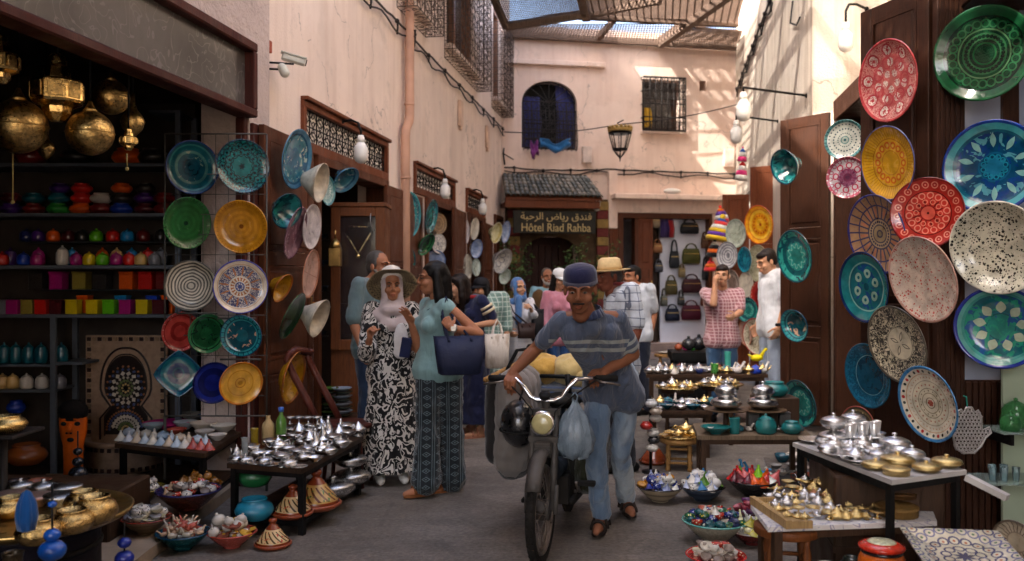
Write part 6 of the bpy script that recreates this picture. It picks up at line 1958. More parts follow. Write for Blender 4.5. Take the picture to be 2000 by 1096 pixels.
# hamsa shaped metal lattice
hz = P(1893,840,4.45)
hm = thing('lattice_hand','grey openwork metal hand hanging on the dark screen by a green cord','ornament',hz)
out = [(-.10,-.14),(-.12,-.05),(-.115,.06),(-.09,.14),(-.06,.155),(-.04,.13),(-.02,.17),(.02,.17),(.04,.13),(.065,.15),(.09,.10),(.095,.0),(.15,.02),(.165,-.02),(.12,-.06),(.09,-.12),(.04,-.17),(-.04,-.175)]
sc_ = .68
b = MB(); b.tube([(x * sc_,0,z * sc_) for x,z in out],.006,5,False,True); b.build('outline',mat('#a8a4a2',.35,.7,.2,20,name='tin'),hm)
b = MB()
r8 = random.Random(8)
from mathutils.geometry import intersect_point_tri_2d
def inside(x,z):
 c_ = False
 n = len(out)
 for i in range(n):
  (x1,z1),(x2,z2) = out[i],out[(i + 1) % n]
  if (z1 > z) != (z2 > z) and x < (x2 - x1) * (z - z1) / (z2 - z1) + x1:
   c_ = not c_
 return c_
for i in range(12):
 for j in range(13):
  x,z = -.13 + .027 * i + .0135 * (j % 2),-.165 + .0265 * j
  if inside(x,z):
   rr_ = .0125
   b.tube([((x + rr_ * cos(q)) * sc_,.004 * sin(q * 2),(z + rr_ * sin(q)) * sc_) for q in [2 * pi * k_ / 6 for k_ in range(6)]],.0034,4,False,True)
tag(b.build('lattice',mat('#a8a4a2',.35,.7,.2,20,name='tin'),hm),kind='stuff')
b = MB(); b.tube([(-.01,0,.115),(-.015,.0,.17),(-.03,0,.175)],.004,5); b.build('cord',mat('#2c8a7a',.7,name='green_cord'),hm)
# ------------------------------------------------------------------ lit display niche with glass,lower right
nY = 4.35
na,nb = P(1957,712,nY),P(2150,1012,nY)
na.x = 957 / FPX * (nY + .30)
t = thing('display_niche','pale green wall panel with glass shelves at the lower right edge','shelf',(na.x,nY,nb.z))
W_,H_ = nb.x - na.x,na.z - nb.z
pg = mat('#98a48e',.7,0,.08,5,name='pale_green_paint')
b = MB(); b.bx((0,.29,-.2),(W_,.31,H_)); b.build('back',pg,t)
GLS = mat((.55,.72,.66),.05,0,.05,5,trans=.7,name='green_tint_glass')
xs_ = []
for py,px,lab in ((848,1962,'upper'),(948,1936,'lower')):
 z = P(0,py,nY).z - nb.z
 xx = (px - 1000) / FPX * (nY + .02) - na.x
 b = MB(); b.bx((xx,.02,z - .008),(W_,.285,z)); b.build('shelf',GLS,t)
 b = MB(); b.bx((xx + .055,.06,z - .07),(xx + .072,.285,z - .009)); b.build('bracket',IRON,t)
 xs_.append(na.x + xx)
zA = P(0,848,nY).z
zB = P(0,948,nY).z
GN = 'glassware in the display niche'
GRG = mat((.10,.42,.14),.05,0,.1,5,trans=.75,name='green_glass_ware')
good('jar',GRG,(xs_[0] + .075,nY + .10,zA),.05,'green glass jar on the upper glass shelf of the niche',GN,sz=.07)
good('jar',GRG,(xs_[0] + .16,nY + .2,zA),.07,'large green glass jar cut by the right edge of the picture',GN,sz=.11)
for i in range(5):
 good('tumbler',mat((.6,.85,.9),.04,0,.05,5,trans=.85,name='aqua_glass'),(xs_[1] + .045 + .03 * i,nY + .09 + .06 * (i % 2),zB),.02,f'aqua tinted drinking glass on the lower niche shelf, {ORD[i]} from the left',GN,sz=.045)
# ------------------------------------------------------------------ front edge: orange pot,bowls,square platter
b = MB(); b.bx((-.35,-.2,0),(.5,.2,.30),.01)
tag(b.build('low_bench',DKWOOD,None,(1.62,3.45,0)),'low dark bench under the orange pot at the front edge','bench')
op = thing('orange_pot','orange lidded pot with red rim and black band at the front edge','pot',P(1722,1120,3.45) * 1)
op.location.z = .30
b = MB(); b.lathe([(.05,0),(.085,.02),(.095,.07),(.085,.11),(.075,.125)],30); b.build('body',cer('#c05a14'),op)
b = MB(); b.lathe([(.078,.122),(.08,.128),(.078,.134)],30); b.build('band',cer('#17181a'),op)
b = MB(); b.lathe([(.077,.134),(.088,.142),(.088,.152),(.06,.165)],30); b.build('rim',cer('#c0301c'),op)
b = MB(); b.lathe([(.06,.163),(.045,.17),(0,.172)],30); b.build('lid',cer('#c8c8a4'),op)
good('bowl',cer('#c8c4bc'),(P(1607,1090,3.5).x,3.45,.30),.04,'small white cup on the low bench left of the orange pot',None,sz=.12,name='white_cup',cat='cup')
good('pot',mat('#1c2420',.1,0,.1,6,coat=.5,name='dark_glass'),(P(1662,1090,3.5).x,3.50,.30),.048,'dark glossy pot between the white cup and the orange pot',None,sz=.09,name='dark_pot',cat='pot')
# square patterned platter on a stand
pt = P(1885,1104,3.05)
t = thing('square_platter','square cream platter painted with fine coloured pattern at the lower right corner','platter',(pt.x,pt.y,.52),(radians(10),0,radians(-8)))
b = MB()
sq = lambda r_,z: [(x * r_,y * r_,z) for x,y in ((-1,-1),(1,-1),(1,1),(-1,1))]
V = sq(.10,0) + sq(.17,.03) + sq(.17,.036) + sq(.155,.034) + sq(.10,.012)
b.add(V,[(3,2,1,0)] + [(4 * k_ + i,4 * k_ + (i + 1) % 4,4 * k_ + 4 + (i + 1) % 4,4 * k_ + 4 + i) for k_ in range(4) for i in range(4)] + [(16,17,18,19)],True)
b.build('dish',glaze([(0,'#d0c8b0'),(.93,'#c4bca4')],.17,[('loops','#4a4a6a',10,.35,.10,.02),('loops','#4a4a6a',18,.66,.10,.02),('loops','#6a6a8a',26,.96,.10,.018),('loops','#4a4a6a',32,1.22,.1,.018),('dots','#a8603a',18,.66,.03),('dots','#4a6a4a',26,.96,.03),('dots','#a8603a',32,1.22,.03),('petal','#4a4a6a',8,0,.24,.04)]),t)
b = MB(); b.bx((-.10,-.2,0),(.32,.08,.50),.01)
tag(b.build('low_cabinet',DKWOOD,None,(pt.x,pt.y + .02,0)),'dark low cabinet carrying the square platter at the lower right','cabinet')
wall_plate(1985,1060,3.25,40,46,'brownlace','small lace patterned plate standing at the lower right corner',-1,10)
# ================================================================== PEOPLE
FOLD_T = bpy.data.textures.new('folds','CLOUDS')
FOLD_T.noise_scale = .085
FOLD_T.noise_depth = 2
FOLD_S = bpy.data.textures.new('small_folds','CLOUDS')
FOLD_S.noise_scale = .04
BAKE = []
def blob(name,mbs,m,parent,fold=0.0,smooth=3,ftex=None,loc=None):
 """one continuous skin grown over limbs: mbs = [(MB,voxel size)],merged into a single mesh when baked"""
 o = link(name,bpy.data.meshes.new(name),parent,loc)
 o.data.materials.append(m)
 for mb,vox in mbs:
  t = link('tmp_shape',mb.mesh('tmp_shape'))
  r = t.modifiers.new('r','REMESH'); r.mode = 'VOXEL'; r.voxel_size = vox; r.use_smooth_shade = True
  s = t.modifiers.new('s','SMOOTH'); s.iterations = smooth; s.factor = .5
  if fold:
   d = t.modifiers.new('d','DISPLACE'); d.texture = ftex or FOLD_T; d.strength = fold; d.texture_coords = 'LOCAL'; d.mid_level = .5
  BAKE.append((o,t))
 return o
def bake_all():
 dg = bpy.context.evaluated_depsgraph_get()
 dg.update()
 by = {}
 for o,t in BAKE:
  by.setdefault(o.name,(o,[]))[1].append(t)
 for o,ts in by.values():
  bm = bmesh.new()
  for t in ts:
   me = bpy.data.meshes.new_from_object(t.evaluated_get(dg))
   bm.from_mesh(me)
   bpy.data.meshes.remove(me)
  for f in bm.faces:
   f.smooth = True
   f.material_index = 0
  bm.to_mesh(o.data)
  bm.free()
 for o,t in BAKE:
  me = t.data
  bpy.data.objects.remove(t)
  bpy.data.meshes.remove(me)
 BAKE.clear()
def skin(c):
 return mat(c,.5,0,.12,12,.0015,90,sss=.12,name='skin')
SK_DARK,SK_MID,SK_LIGHT,SK_PALE = '#84553d','#a06c50','#b98a6c','#c49c82'
def hand(mb,w,d,n,side,curl=.4,s=1.0,spread=.0):
 """palm,four fingers and a thumb from wrist w along d; n = palm side normal; side = +1/-1 for the thumb side"""
 w,d,n = Vector(w),Vector(d).normalized(),Vector(n)
 n = (n - d * n.dot(d)).normalized()
 l = d.cross(n).normalized() * side
 for off,ln,m0 in ((.030,.066,.080),(.010,.076,.086),(-.010,.070,.083),(-.029,.055,.074)):
  a = w + l * off * .55 * s
  b = w + d * m0 * s + l * off * s
  mb.cap(a,b,.0125 * s,.0105 * s,8)
  p,dd = b,(d + l * off * spread * 12).normalized()
  for i,f in enumerate((.45,.32,.23)):
   ang = curl * (1.0,1.25,.9)[i]
   ax = dd.cross(n)
   if ax.length < 1e-5: ax = l
   dd = Matrix.Rotation(ang,3,ax.normalized()) @ dd
   q = p + dd * ln * f * 1.15 * s
   mb.cap(p,q,(.0095 - .0008 * i) * s,(.0088 - .0008 * i) * s,8)
   p = q
   n = n  # palm normal kept for the next joint
 a = w + l * .022 * s + d * .018 * s
 b = a + (d * .6 + l * .75 + Vector(n) * .25).normalized() * .042 * s
 c = b + (d * .85 + l * .3 + Vector(n) * .45 * (1 + curl)).normalized() * .034 * s
 e = c + (d * .8 + Vector(n) * .7 * (1 + curl) - l * .1).normalized() * .026 * s
 mb.cap(a,b,.014 * s,.0115 * s,8); mb.cap(b,c,.0112 * s,.010 * s,8); mb.cap(c,e,.0098 * s,.008 * s,8)
class Person:
 def __init__(s,name_label,px,Y,yaw,H,joints=None,z0=0.0,hyaw=None,hpitch=0.0,skinc=SK_MID,female=False,vox=.0095,x=None):
  k = s.k = H / 1.70
  X = x if x is not None else (px - 1000) / FPX * Y
  s.base = Vector((X,Y,z0))
  s.t = thing('person',name_label,'person',s.base)
  s.yaw = radians(yaw)
  R = s.R = Matrix.Rotation(s.yaw,3,'Z')
  f = s.female = female
  sw = .155 if f else .178
  J = {'hip': (0,0,.93),'chest': (0,-.01,1.24),'neck': (0,.015,1.44),'head': (0,-.025,1.585),
    'shR': (-sw,.01,1.395),'shL': (sw,.01,1.395),'elR': (-sw - .045,.04,1.11),'elL': (sw + .045,.04,1.11),
    'wrR': (-sw - .05,-.05,.875),'wrL': (sw + .05,-.05,.875),
    'hpR': (-.085,0,.90),'hpL': (.085,0,.90),'knR': (-.09,-.02,.49),'knL': (.09,-.02,.49),'anR': (-.095,.02,.085),'anL': (.095,.02,.085)}
  s.J = {a: R @ (Vector(p) * k) for a,p in J.items()}
  for a,p in (joints or {}).items():
   if len(p) == 3 and isinstance(p,tuple):
    s.J[a] = P(*p) - s.base
   else:
    s.J[a] = Vector(p) - s.base
  s.HR = Matrix.Rotation(radians(hyaw if hyaw is not None else yaw),3,'Z') @ Matrix.Rotation(radians(hpitch),3,'X')
  s.sk = skin(skinc)
  s.skinc = skinc
  s.vox = vox
  s.hk = 1.0
 def hd(s,x,y,z):
  return s.J['head'] + s.HR @ (Vector((x,y,z)) * s.k * s.hk)
 def body(s,hands=(),curl=(.45,.45),feet=True,toe=None,handn=None,handd=None,spread=(0,0),thin=1.0):
  J,k = s.J,s.k
  b = MB()
  fwd = s.R @ Vector((0,-1,0))
  rt = s.R @ Vector((1,0,0))
  # trunk
  b.cap(J['hpR'].lerp(J['hpL'],.2) + Vector((0,0,.03)),J['hpR'].lerp(J['hpL'],.8) + Vector((0,0,.03)),.082 * k)
  b.cap(J['hip'],J['chest'],.08 * k,.075 * k)
  for sd in ('shR','shL'):
   b.cap(J['chest'] * .45 + J[sd] * .55,J['hip'] * .5 + J['chest'] * .5,.06 * k,.06 * k)
   b.cap(J['neck'] - Vector((0,0,.03)),J[sd],.045 * k,.047 * k)
  b.cap(J['neck'] - Vector((0,0,.06)),J['head'] - s.HR @ Vector((0,-.02,.06)) * k,.054 * k if not s.female else .046 * k,.052 * k if not s.female else .045 * k)
  ar = 1.0 if not s.female else .92
  for a,e,w in (('shR','elR','wrR'),('shL','elL','wrL')):
   b.cap(J[a],J[e],.047 * k * ar,.039 * k * ar)
   mid = J[e].lerp(J[w],.3)
   b.cap(J[e],mid,.038 * k * ar,.040 * k * ar)
   b.cap(mid,J[w],.040 * k * ar,.0265 * k * ar)
  for h,kn,an in (('hpR','knR','anR'),('hpL','knL','anL')):
   b.cap(J[h],J[kn],.074 * k,.050 * k)
   m_ = J[kn].lerp(J[an],.35) - fwd * .012
   b.cap(J[kn],m_,.050 * k,.052 * k)
   b.cap(m_,J[an],.052 * k,.034 * k)
   if feet:
    td = (toe or {}).get(an,fwd)
    td = Vector(td).normalized()
    g = Vector((J[an].x,J[an].y,J[an].z - .052 * k))
    b.cap(g - td * .045 * k,g + td * .10 * k,.036 * k,.030 * k)
    b.cap(g + td * .10 * k,g + td * .165 * k - Vector((0,0,.006)),.034 * k,.022 * k)
    b.cap(J[an],g + td * .08 * k,.034 * k,.03 * k)
  # head
  h = MB()
  E = lambda c,r,rot=None: h.ball(s.hd(*c),tuple(q * k * s.hk for q in r),16,10,s.HR if rot is None else s.HR @ rot)
  C = lambda p,q,r0,r1: h.cap(s.hd(*p),s.hd(*q),r0 * k,r1 * k)
  E((0,.018,.040),(.074,.094,.084))
  E((0,-.020,-.030),(.060,.070,.080))
  E((0,-.046,-.088),(.034,.034,.026))
  E((0,-.030,-.078),(.050,.050,.032))
  for sg in (-1,1):
   E((sg * .042,-.058,-.030),(.024,.024,.024))
   C((sg * .014,-.088,.030),(sg * .050,-.070,.028),.0095,.010)
   E((sg * .077,.012,-.006),(.010,.020,.031))
   C((sg * .004,-.092,-.060),(sg * .020,-.084,-.062),.0065,.005)
  C((0,-.086,.022),(0,-.106,-.022),.0105,.0125)
  C((-.011,-.096,-.028),(.011,-.096,-.028),.0095,.0095)
  E((0,-.086,-.071),(.019,.010,.007))
  C((0,.03,-.05),(0,.02,-.13),.052 if not s.female else .045,.052 if not s.female else .045)
  lst = [(b,s.vox),(h,min(s.vox,.0062))]
  hb = MB()
  for i,(w,e,sd) in enumerate((('wrR','elR',1),('wrL','elL',-1))):
   d = (J[w] - J[e]).normalized()
   if handd and handd[i] is not None: d = Vector(handd[i]).normalized()
   n = fwd * .2 - rt * (-1 if i == 0 else 1)
   if handn and handn[i] is not None: n = Vector(handn[i])
   hand(hb,J[w] - d * .01,d,n,sd,curl[i],.98 * k,spread[i])
   hb.cap(J[w] - (J[w] - J[e]).normalized() * .03,J[w] + d * .012,.0265 * k * ar,.022 * k)
  lst.append((hb,.0046 if s.vox < .0085 else .0052))
  s.body_o = blob('body',lst,s.sk,s.t,0,2)
  # eyes,brows,lips
  for sg in (-1,1):
   e = MB(); e.ball(s.hd(sg * .031,-.0785,.006),(.0135 * k,.009 * k,.0058 * k),10,6,s.HR); e.k = 1
   e.ball(s.hd(sg * .031,-.0850,.0055),(.0064 * k,.004 * k,.0056 * k),8,5,s.HR)
   e.build('eye',[mat('#7d7269',.25,name='eye_white'),mat('#1c110c',.15,name='iris')],s.t)
   e = MB(); e.tube([s.hd(sg * .012,-.0955,.026),s.hd(sg * .030,-.0935,.034),s.hd(sg * .052,-.0745,.029)],[.0035 * k,.0045 * k,.002 * k],6)
   e.build('eyebrow',mat('#1a1310',.8,name='brow_hair'),s.t)
  c = srgb(s.skinc) if isinstance(s.skinc,str) else s.skinc
  l = MB(); l.ball(s.hd(0,-.0925,-.0605),(.022 * k,.0075 * k,.0038 * k),10,5,s.HR); l.ball(s.hd(0,-.0925,-.0705),(.019 * k,.008 * k,.0052 * k),10,5,s.HR)
  l.build('mouth',mat((min(1,c[0] * .82),c[1] * .55,c[2] * .55),.45,name='lip'),s.t)
  return s
 # ------------------------------------------------ clothes
 def torso(s,m,sleeve=.7,hem=.86,loose=1.0,name='shirt',fold=.02,vox=None,bust=None,sl_r=1.0,skirt=None,hemx=0):
  J,k = s.J,s.k
  b = MB()
  fwd = s.R @ Vector((0,-1,0)); rt = s.R @ Vector((1,0,0))
  hemp = J['hip'] + ((J['hip'] - J['chest']).normalized() * .3 + Vector((0,0,-.7))) * max(.02,.85 - hem) * k
  b.cap(J['chest'] + fwd * .012 * k + Vector((0,0,.05 * k)),J['hip'] + fwd * .006 * k,.098 * k * loose,.108 * k * loose)
  b.cap(J['hip'] + fwd * .006 * k,hemp,.108 * k * max(loose,.95),.116 * k * max(loose,.95))
  f = s.female
  for sd,hp in (('shR','hpR'),('shL','hpL')):
   top = J[sd] * .60 + (J['neck'] - Vector((0,0,.05))) * .40 - Vector((0,0,.07 * k))
   mid = J['chest'] * .55 + J['hip'] * .45 + (J[hp] - J['hip']) * (.55 if f else .75)
   lo = hemp + (J[hp] - J['hip']) * .95
   b.cap(top,mid,(.098 if not f else .088) * k * loose,(.098 if not f else .082) * k * loose)
   b.cap(mid,lo,(.098 if not f else .085) * k * loose,(.122 if not f else .126) * k * max(loose,.95))
   b.cap(J['neck'] - Vector((0,0,.040 * k)),J[sd] + Vector((0,0,-.012)),.060 * k,.059 * k * loose)
   b.cap(J['neck'] - Vector((0,0,.07 * k)) + fwd * .02,J['chest'] * .6 + J[sd] * .4,.075 * k,.09 * k)
   if f if bust is None else bust:
    sg = -1 if sd == 'shR' else 1
    b.ball(J['chest'] + rt * sg * .070 * k + fwd * .072 * k + Vector((0,0,.005)),.066 * k,12,8)
  for a,e,w in (('shR','elR','wrR'),('shL','elL','wrL')):
   if sleeve > 0:
    L1 = (J[e] - J[a]).length; L2 = (J[w] - J[e]).length
    r = .064 * k * sl_r
    if sleeve <= 1:
     b.cap(J[a],J[a].lerp(J[e],sleeve * .93),r,r * .98,12)
    else:
     b.cap(J[a],J[e],r,r * .92,12)
     b.cap(J[e],J[e].lerp(J[w],(sleeve - 1) * .93),r * .92,r * .88,12)
  o = blob(name,[(b,vox or max(.010,s.vox * 1.1))],m,s.t,fold,4)
  return o
 def trousers(s,m,loose=1.0,flare=1.0,name='trousers',fold=.022,to=.0):
  J,k = s.J,s.k
  b = MB()
  rt = s.R @ Vector((1,0,0))
  b.cap(J['hpR'].lerp(J['hpL'],.18) + Vector((0,0,.05)),J['hpR'].lerp(J['hpL'],.82) + Vector((0,0,.05)),.103 * k)
  for h,kn,an in (('hpR','knR','anR'),('hpL','knL','anL')):
   b.cap(J[h],J[kn],.094 * k * min(loose,1.15),.070 * k * loose,12)
   e = J[kn].lerp(J[an],1.0 - to)
   b.cap(J[kn],e,.070 * k * loose,.062 * k * loose * flare,12)
  return blob(name,[(b,max(.011,s.vox * 1.1))],m,s.t,fold,4)
 def skirt(s,m,r0=.15,r1=.30,z1=.04,z0=1.0,name='skirt',fold=.035,sx=1.0,vox=.012,pleats=9):
  J,k = s.J,s.k
  b = MB()
  prof = [(0,z0 * k),(r0 * .9 * k,z0 * k)]
  n = 7
  for i in range(n + 1):
   f = i / n
   prof.append(((r0 + (r1 - r0) * f ** 1.1) * k,(z0 - .02 - (z0 - .02 - z1) * f) * k))
  prof.append((0,z1 * k))
  prof = prof[::-1]
  b.lathe(prof,40,(J['hip'].x,J['hip'].y,0),s.R.to_4x4(),sx,.82,pleats,.045)
  return blob(name,[(b,vox)],m,s.t,fold,2)
 def shoes(s,m,kind='shoe',toe=None,names='shoe'):
  J,k = s.J,s.k
  fwd = s.R @ Vector((0,-1,0))
  for an in ('anR','anL'):
   td = Vector((toe or {}).get(an,fwd)); td.z = 0; td.normalize()
   side = td.cross(Vector((0,0,1)))
   g = Vector((J[an].x,J[an].y,J[an].z - .085 * k))
   if kind == 'shoe':
    b = MB()
    b.cap(g - td * .05 * k + Vector((0,0,.04)),g + td * .10 * k + Vector((0,0,.04)),.044 * k,.040 * k)
    b.cap(g + td * .10 * k + Vector((0,0,.036)),g + td * .17 * k + Vector((0,0,.034)),.043 * k,.034 * k)
    b.cap(g + Vector((0,0,.03)),J[an] + Vector((0,0,.0)),.044 * k,.042 * k)
    blob(names,[(b,.010)],m,s.t,0,3)
   else:
    b = MB()
    R = Matrix((side,td,Vector((0,0,1)))).transposed().to_4x4()
    poly = [(.040 * cos(a) * (1 + .15 * sin(a)),.055 + .125 * sin(a)) for a in [2 * pi * i / 16 for i in range(16)]]
    b.M = Matrix.Translation(g) @ R @ Matrix.Scale(k,4)
    b.prism(poly,.0,.022)
    for yy,rr_ in ((.10,.040),(.045,.044),(-.03,.040)):
     b.tube([(rr_ * cos(a) * 1.05,yy,.02 + .062 * sin(a) * (1.15 if yy < .1 else .85)) for a in [pi * i / 8 for i in range(9)]],.011,5)
    b.build('sandal',m,s.t)
 def hair_short(s,m,fringe=.0,back=1.0):
  h = MB()
  h.ball(s.hd(0,.030,.052),tuple(q * s.k for q in (.079,.090,.082)),16,10,s.HR)
  h.ball(s.hd(0,.062,.005),tuple(q * s.k for q in (.070,.058,.07)),14,8,s.HR)
  for sg in (-1,1):
   h.ball(s.hd(sg * .066,.012,.028),tuple(q * s.k for q in (.014,.035,.045)),10,6,s.HR)
  if fringe:
   h.ball(s.hd(0,-.034,.078),tuple(q * s.k for q in (.066,.052,.036)),14,8,s.HR)
  return blob('hair',[(h,.008)],m,s.t,.006,2,FOLD_S)
 def hair_long(s,m,length=.30,vol=1.0,fringe=True):
  h = MB(); k = s.k
  h.ball(s.hd(0,.028,.05),tuple(q * k * vol for q in (.086,.100,.088)),16,10,s.HR)
  h.cap(s.hd(0,.07,.02),s.hd(0,.085,-length * .55),.075 * k * vol,.07 * k * vol)
  for sg in (-1,1):
   h.cap(s.hd(sg * .07,.02,.03),s.hd(sg * .085,.03,-length * .5),.035 * k * vol,.042 * k * vol)
   h.cap(s.hd(sg * .085,.03,-length * .5),s.hd(sg * .075,.035,-length),.042 * k * vol,.022 * k)
  if fringe:
   h.cap(s.hd(-.045,-.068,.078),s.hd(.05,-.066,.075),.022 * k,.024 * k)
  return blob('hair',[(h,.010)],m,s.t,.014,2,FOLD_S)
 def cap_hat(s,m,brim=.1,name='cap',up=.0,brimm=None):
  h = MB(); k = s.k
  pr = [(.094,.0),(.095,.02),(.09,.05),(.07,.078),(.035,.093),(0,.097)]
  h.lathe([(r * k,z * k) for r,z in pr],20,s.hd(0,.018,.045 + up),s.HR.to_4x4(),.92,1.06)
  if brim:
   vs = []
   for i in range(11):
    a = pi * (1 + i / 10)
    vs.append((.083 * cos(a),.018 + .092 * sin(a),.050 + up)); vs.append((.078 * cos(a),.012 + (.095 + brim) * sin(a),.038 + up - .02 * abs(sin(a))))
   h.add([s.hd(*v) for v in vs] + [s.hd(v[0],v[1],v[2] - .006) for v in vs],[(2 * i,2 * i + 2,2 * i + 3,2 * i + 1) for i in range(10)] + [(22 + 2 * i + 1,22 + 2 * i + 3,22 + 2 * i + 2,22 + 2 * i) for i in range(10)] + [(2 * i + 1,2 * i + 3,22 + 2 * i + 3,22 + 2 * i + 1) for i in range(10)])
  return h.build(name,m,s.t)
 def brim_hat(s,mc,r=.17,crown=.11,mb_=None,band=None,name='hat',sag=.0,up=.035):
  h = MB(); k = s.k
  h.lathe([(q * k,z * k) for q,z in ((.088,.0),(.090,.03),(.080,crown * .85),(.055,crown),(0,crown * .93))],24,s.hd(0,.018,up),s.HR.to_4x4(),.92,1.1)
  hat = h.build(name,mc,s.t)
  h = MB()
  pr = [(.080,.004),(.10,.002),(r * .8,-.006 - sag * .5),(r,-.004 - sag),(r,-.010 - sag),(r * .8,-.012 - sag * .5),(.08,-.004)]
  h.lathe([(q * k,z * k) for q,z in pr],36,s.hd(0,.018,up),s.HR.to_4x4(),.95,1.08)
  h.build('brim',mb_ or mc,hat)
  if band:
   h = MB(); h.lathe([(q * k,z * k) for q,z in ((.089,.004),(.0925,.005),(.0925,.028),(.09,.03))],24,s.hd(0,.018,up),s.HR.to_4x4(),.92,1.1); h.build('hatband',band,hat)
  return hat
 def beard(s,m):
  h = MB(); k = s.k
  h.ball(s.hd(0,-.040,-.088),tuple(q * k for q in (.050,.052,.040)),14,8,s.HR)
  for sg in (-1,1):
   h.cap(s.hd(sg * .063,-.005,-.03),s.hd(sg * .045,-.045,-.085),.014 * k,.018 * k)
  h.cap(s.hd(-.024,-.094,-.050),s.hd(.024,-.094,-.050),.0075 * k,.0075 * k)
  return blob('beard',[(h,.007)],m,s.t,.004,2,FOLD_S)
def strap(parent,pts,w,m,name='strap'):
 b = MB()
 pts = [Vector(p) for p in pts]
 b.tube(pts,w,5)
 return b.build(name,m,parent)
def stripes_polo(sR,sL,fwd):
 def ex(k,c):
  sep = k.n('ShaderNodeSeparateXYZ'); k.l(k.obj(),sep.inputs[0])
  z = sep.outputs[2]
  def dist(p):
   v = k.n('ShaderNodeVectorMath',operation='DISTANCE'); k.l(k.obj(),v.inputs[0]); v.inputs[1].default_value = p
   return v.outputs['Value']
  def band(x,a,b_): return k.M('MULTIPLY',k.M('GREATER_THAN',x,a),k.M('LESS_THAN',x,b_))
  zz = k.M('ADD',z,k.M('MULTIPLY',k.noise(4,2),.03))
  tor = k.M('MAXIMUM',band(zz,1.165,1.187),band(zz,1.118,1.140))
  for p in (sR,sL):
   d = dist(p)
   arm = k.M('MAXIMUM',band(d,.150,.172),band(d,.197,.219))
   far = k.M('GREATER_THAN',dist(tuple((Vector(sR) + Vector(sL)) / 2 - Vector((0,0,.1)))),.235)
   tor = k.M('MULTIPLY',tor,k.M('SUBTRACT',1.0,k.M('MULTIPLY',far,1.0)))
   tor = k.M('MAXIMUM',tor,k.M('MULTIPLY',arm,far))
  c = k.mix(tor,c,srgb('#a2a8a6'))
  f = k.ramp(k.noise(1.9,4),[(.35,(.72,.72,.72)),(.7,(1.25,1.25,1.25))])
  return k.mix(1.0,c,f,'MULTIPLY')
 return ex
def checks(line,sp,w,line2=None,ang=0):
 def ex(k,c):
  sep = k.n('ShaderNodeSeparateXYZ'); k.l(k.obj(),sep.inputs[0])
  x = k.M('ADD',sep.outputs[0],k.M('MULTIPLY',sep.outputs[1],.7)); z = k.M('ADD',sep.outputs[2],k.M('MULTIPLY',k.noise(3,2),.06))
  for q in (x,z):
   fr = k.M('FRACT',k.M('ADD',k.M('MULTIPLY',q,1 / sp),20.0))
   c = k.mix(k.M('MULTIPLY',k.M('LESS_THAN',fr,w),.8),c,srgb(line))
  return c
 return ex
def maze(light,scale,frac,lo=4.0):
 def ex(k,c):
  sep = k.n('ShaderNodeSeparateXYZ'); k.l(k.obj(),sep.inputs[0])
  n = k.noise(scale,1.0,k.mapped((1,.6,.75)),.4,1.1)
  fr = k.M('FRACT',k.M('MULTIPLY',n,lo))
  f = k.M('LESS_THAN',fr,frac)
  v = k.n('ShaderNodeTexVoronoi',feature='F1'); k.l(k.obj(),v.inputs['Vector']); v.inputs['Scale'].default_value = scale * 1.7
  d = k.M('LESS_THAN',k.M('ABSOLUTE',k.M('SUBTRACT',v.outputs['Distance'],.22)),.06)
  return k.mix(k.M('MAXIMUM',k.M('MULTIPLY',f,.92),k.M('MULTIPLY',d,.85)),c,srgb(light))
 return ex
def motif(light,sp=.055):
 def ex(k,c):
  sep = k.n('ShaderNodeSeparateXYZ'); k.l(k.obj(),sep.inputs[0])
  x,z = sep.outputs[0],sep.outputs[2]
  fx = k.M('ABSOLUTE',k.M('SUBTRACT',k.M('FRACT',k.M('ADD',k.M('MULTIPLY',x,1 / (sp * 1.7)),20.0)),.5))
  fz = k.M('ABSOLUTE',k.M('SUBTRACT',k.M('FRACT',k.M('ADD',k.M('MULTIPLY',z,1 / sp),20.0)),.5))
  d = k.M('ADD',fx,fz)
  f = k.M('MULTIPLY',k.M('MAXIMUM',k.M('LESS_THAN',k.M('ABSOLUTE',k.M('SUBTRACT',d,.28)),.05),k.M('LESS_THAN',d,.10)),k.M('LESS_THAN',fx,.33))
  e = k.M('LESS_THAN',k.M('ABSOLUTE',k.M('SUBTRACT',fx,.42)),.025)
  return k.mix(k.M('MULTIPLY',k.M('MAXIMUM',f,e),.6),c,srgb(light))
 return ex
def fade(light,lo=.5,hi=.7,sc=5):
 def ex(k,c):
  f = k.ramp(k.noise(sc,4,k.mapped((1,1,.35))),[(lo,(0,0,0)),(hi,(1,1,1))])
  return k.mix(f,c,srgb(light))
 return ex
HAIRB,HAIRD = mat('#0d0a09',.5,0,.3,60,.003,160,name='dark_hair'),mat('#1a110d',.5,0,.3,60,.003,160,name='brown_hair')
HAIRG = mat('#4a4643',.6,0,.3,60,.003,160,name='grey_hair')
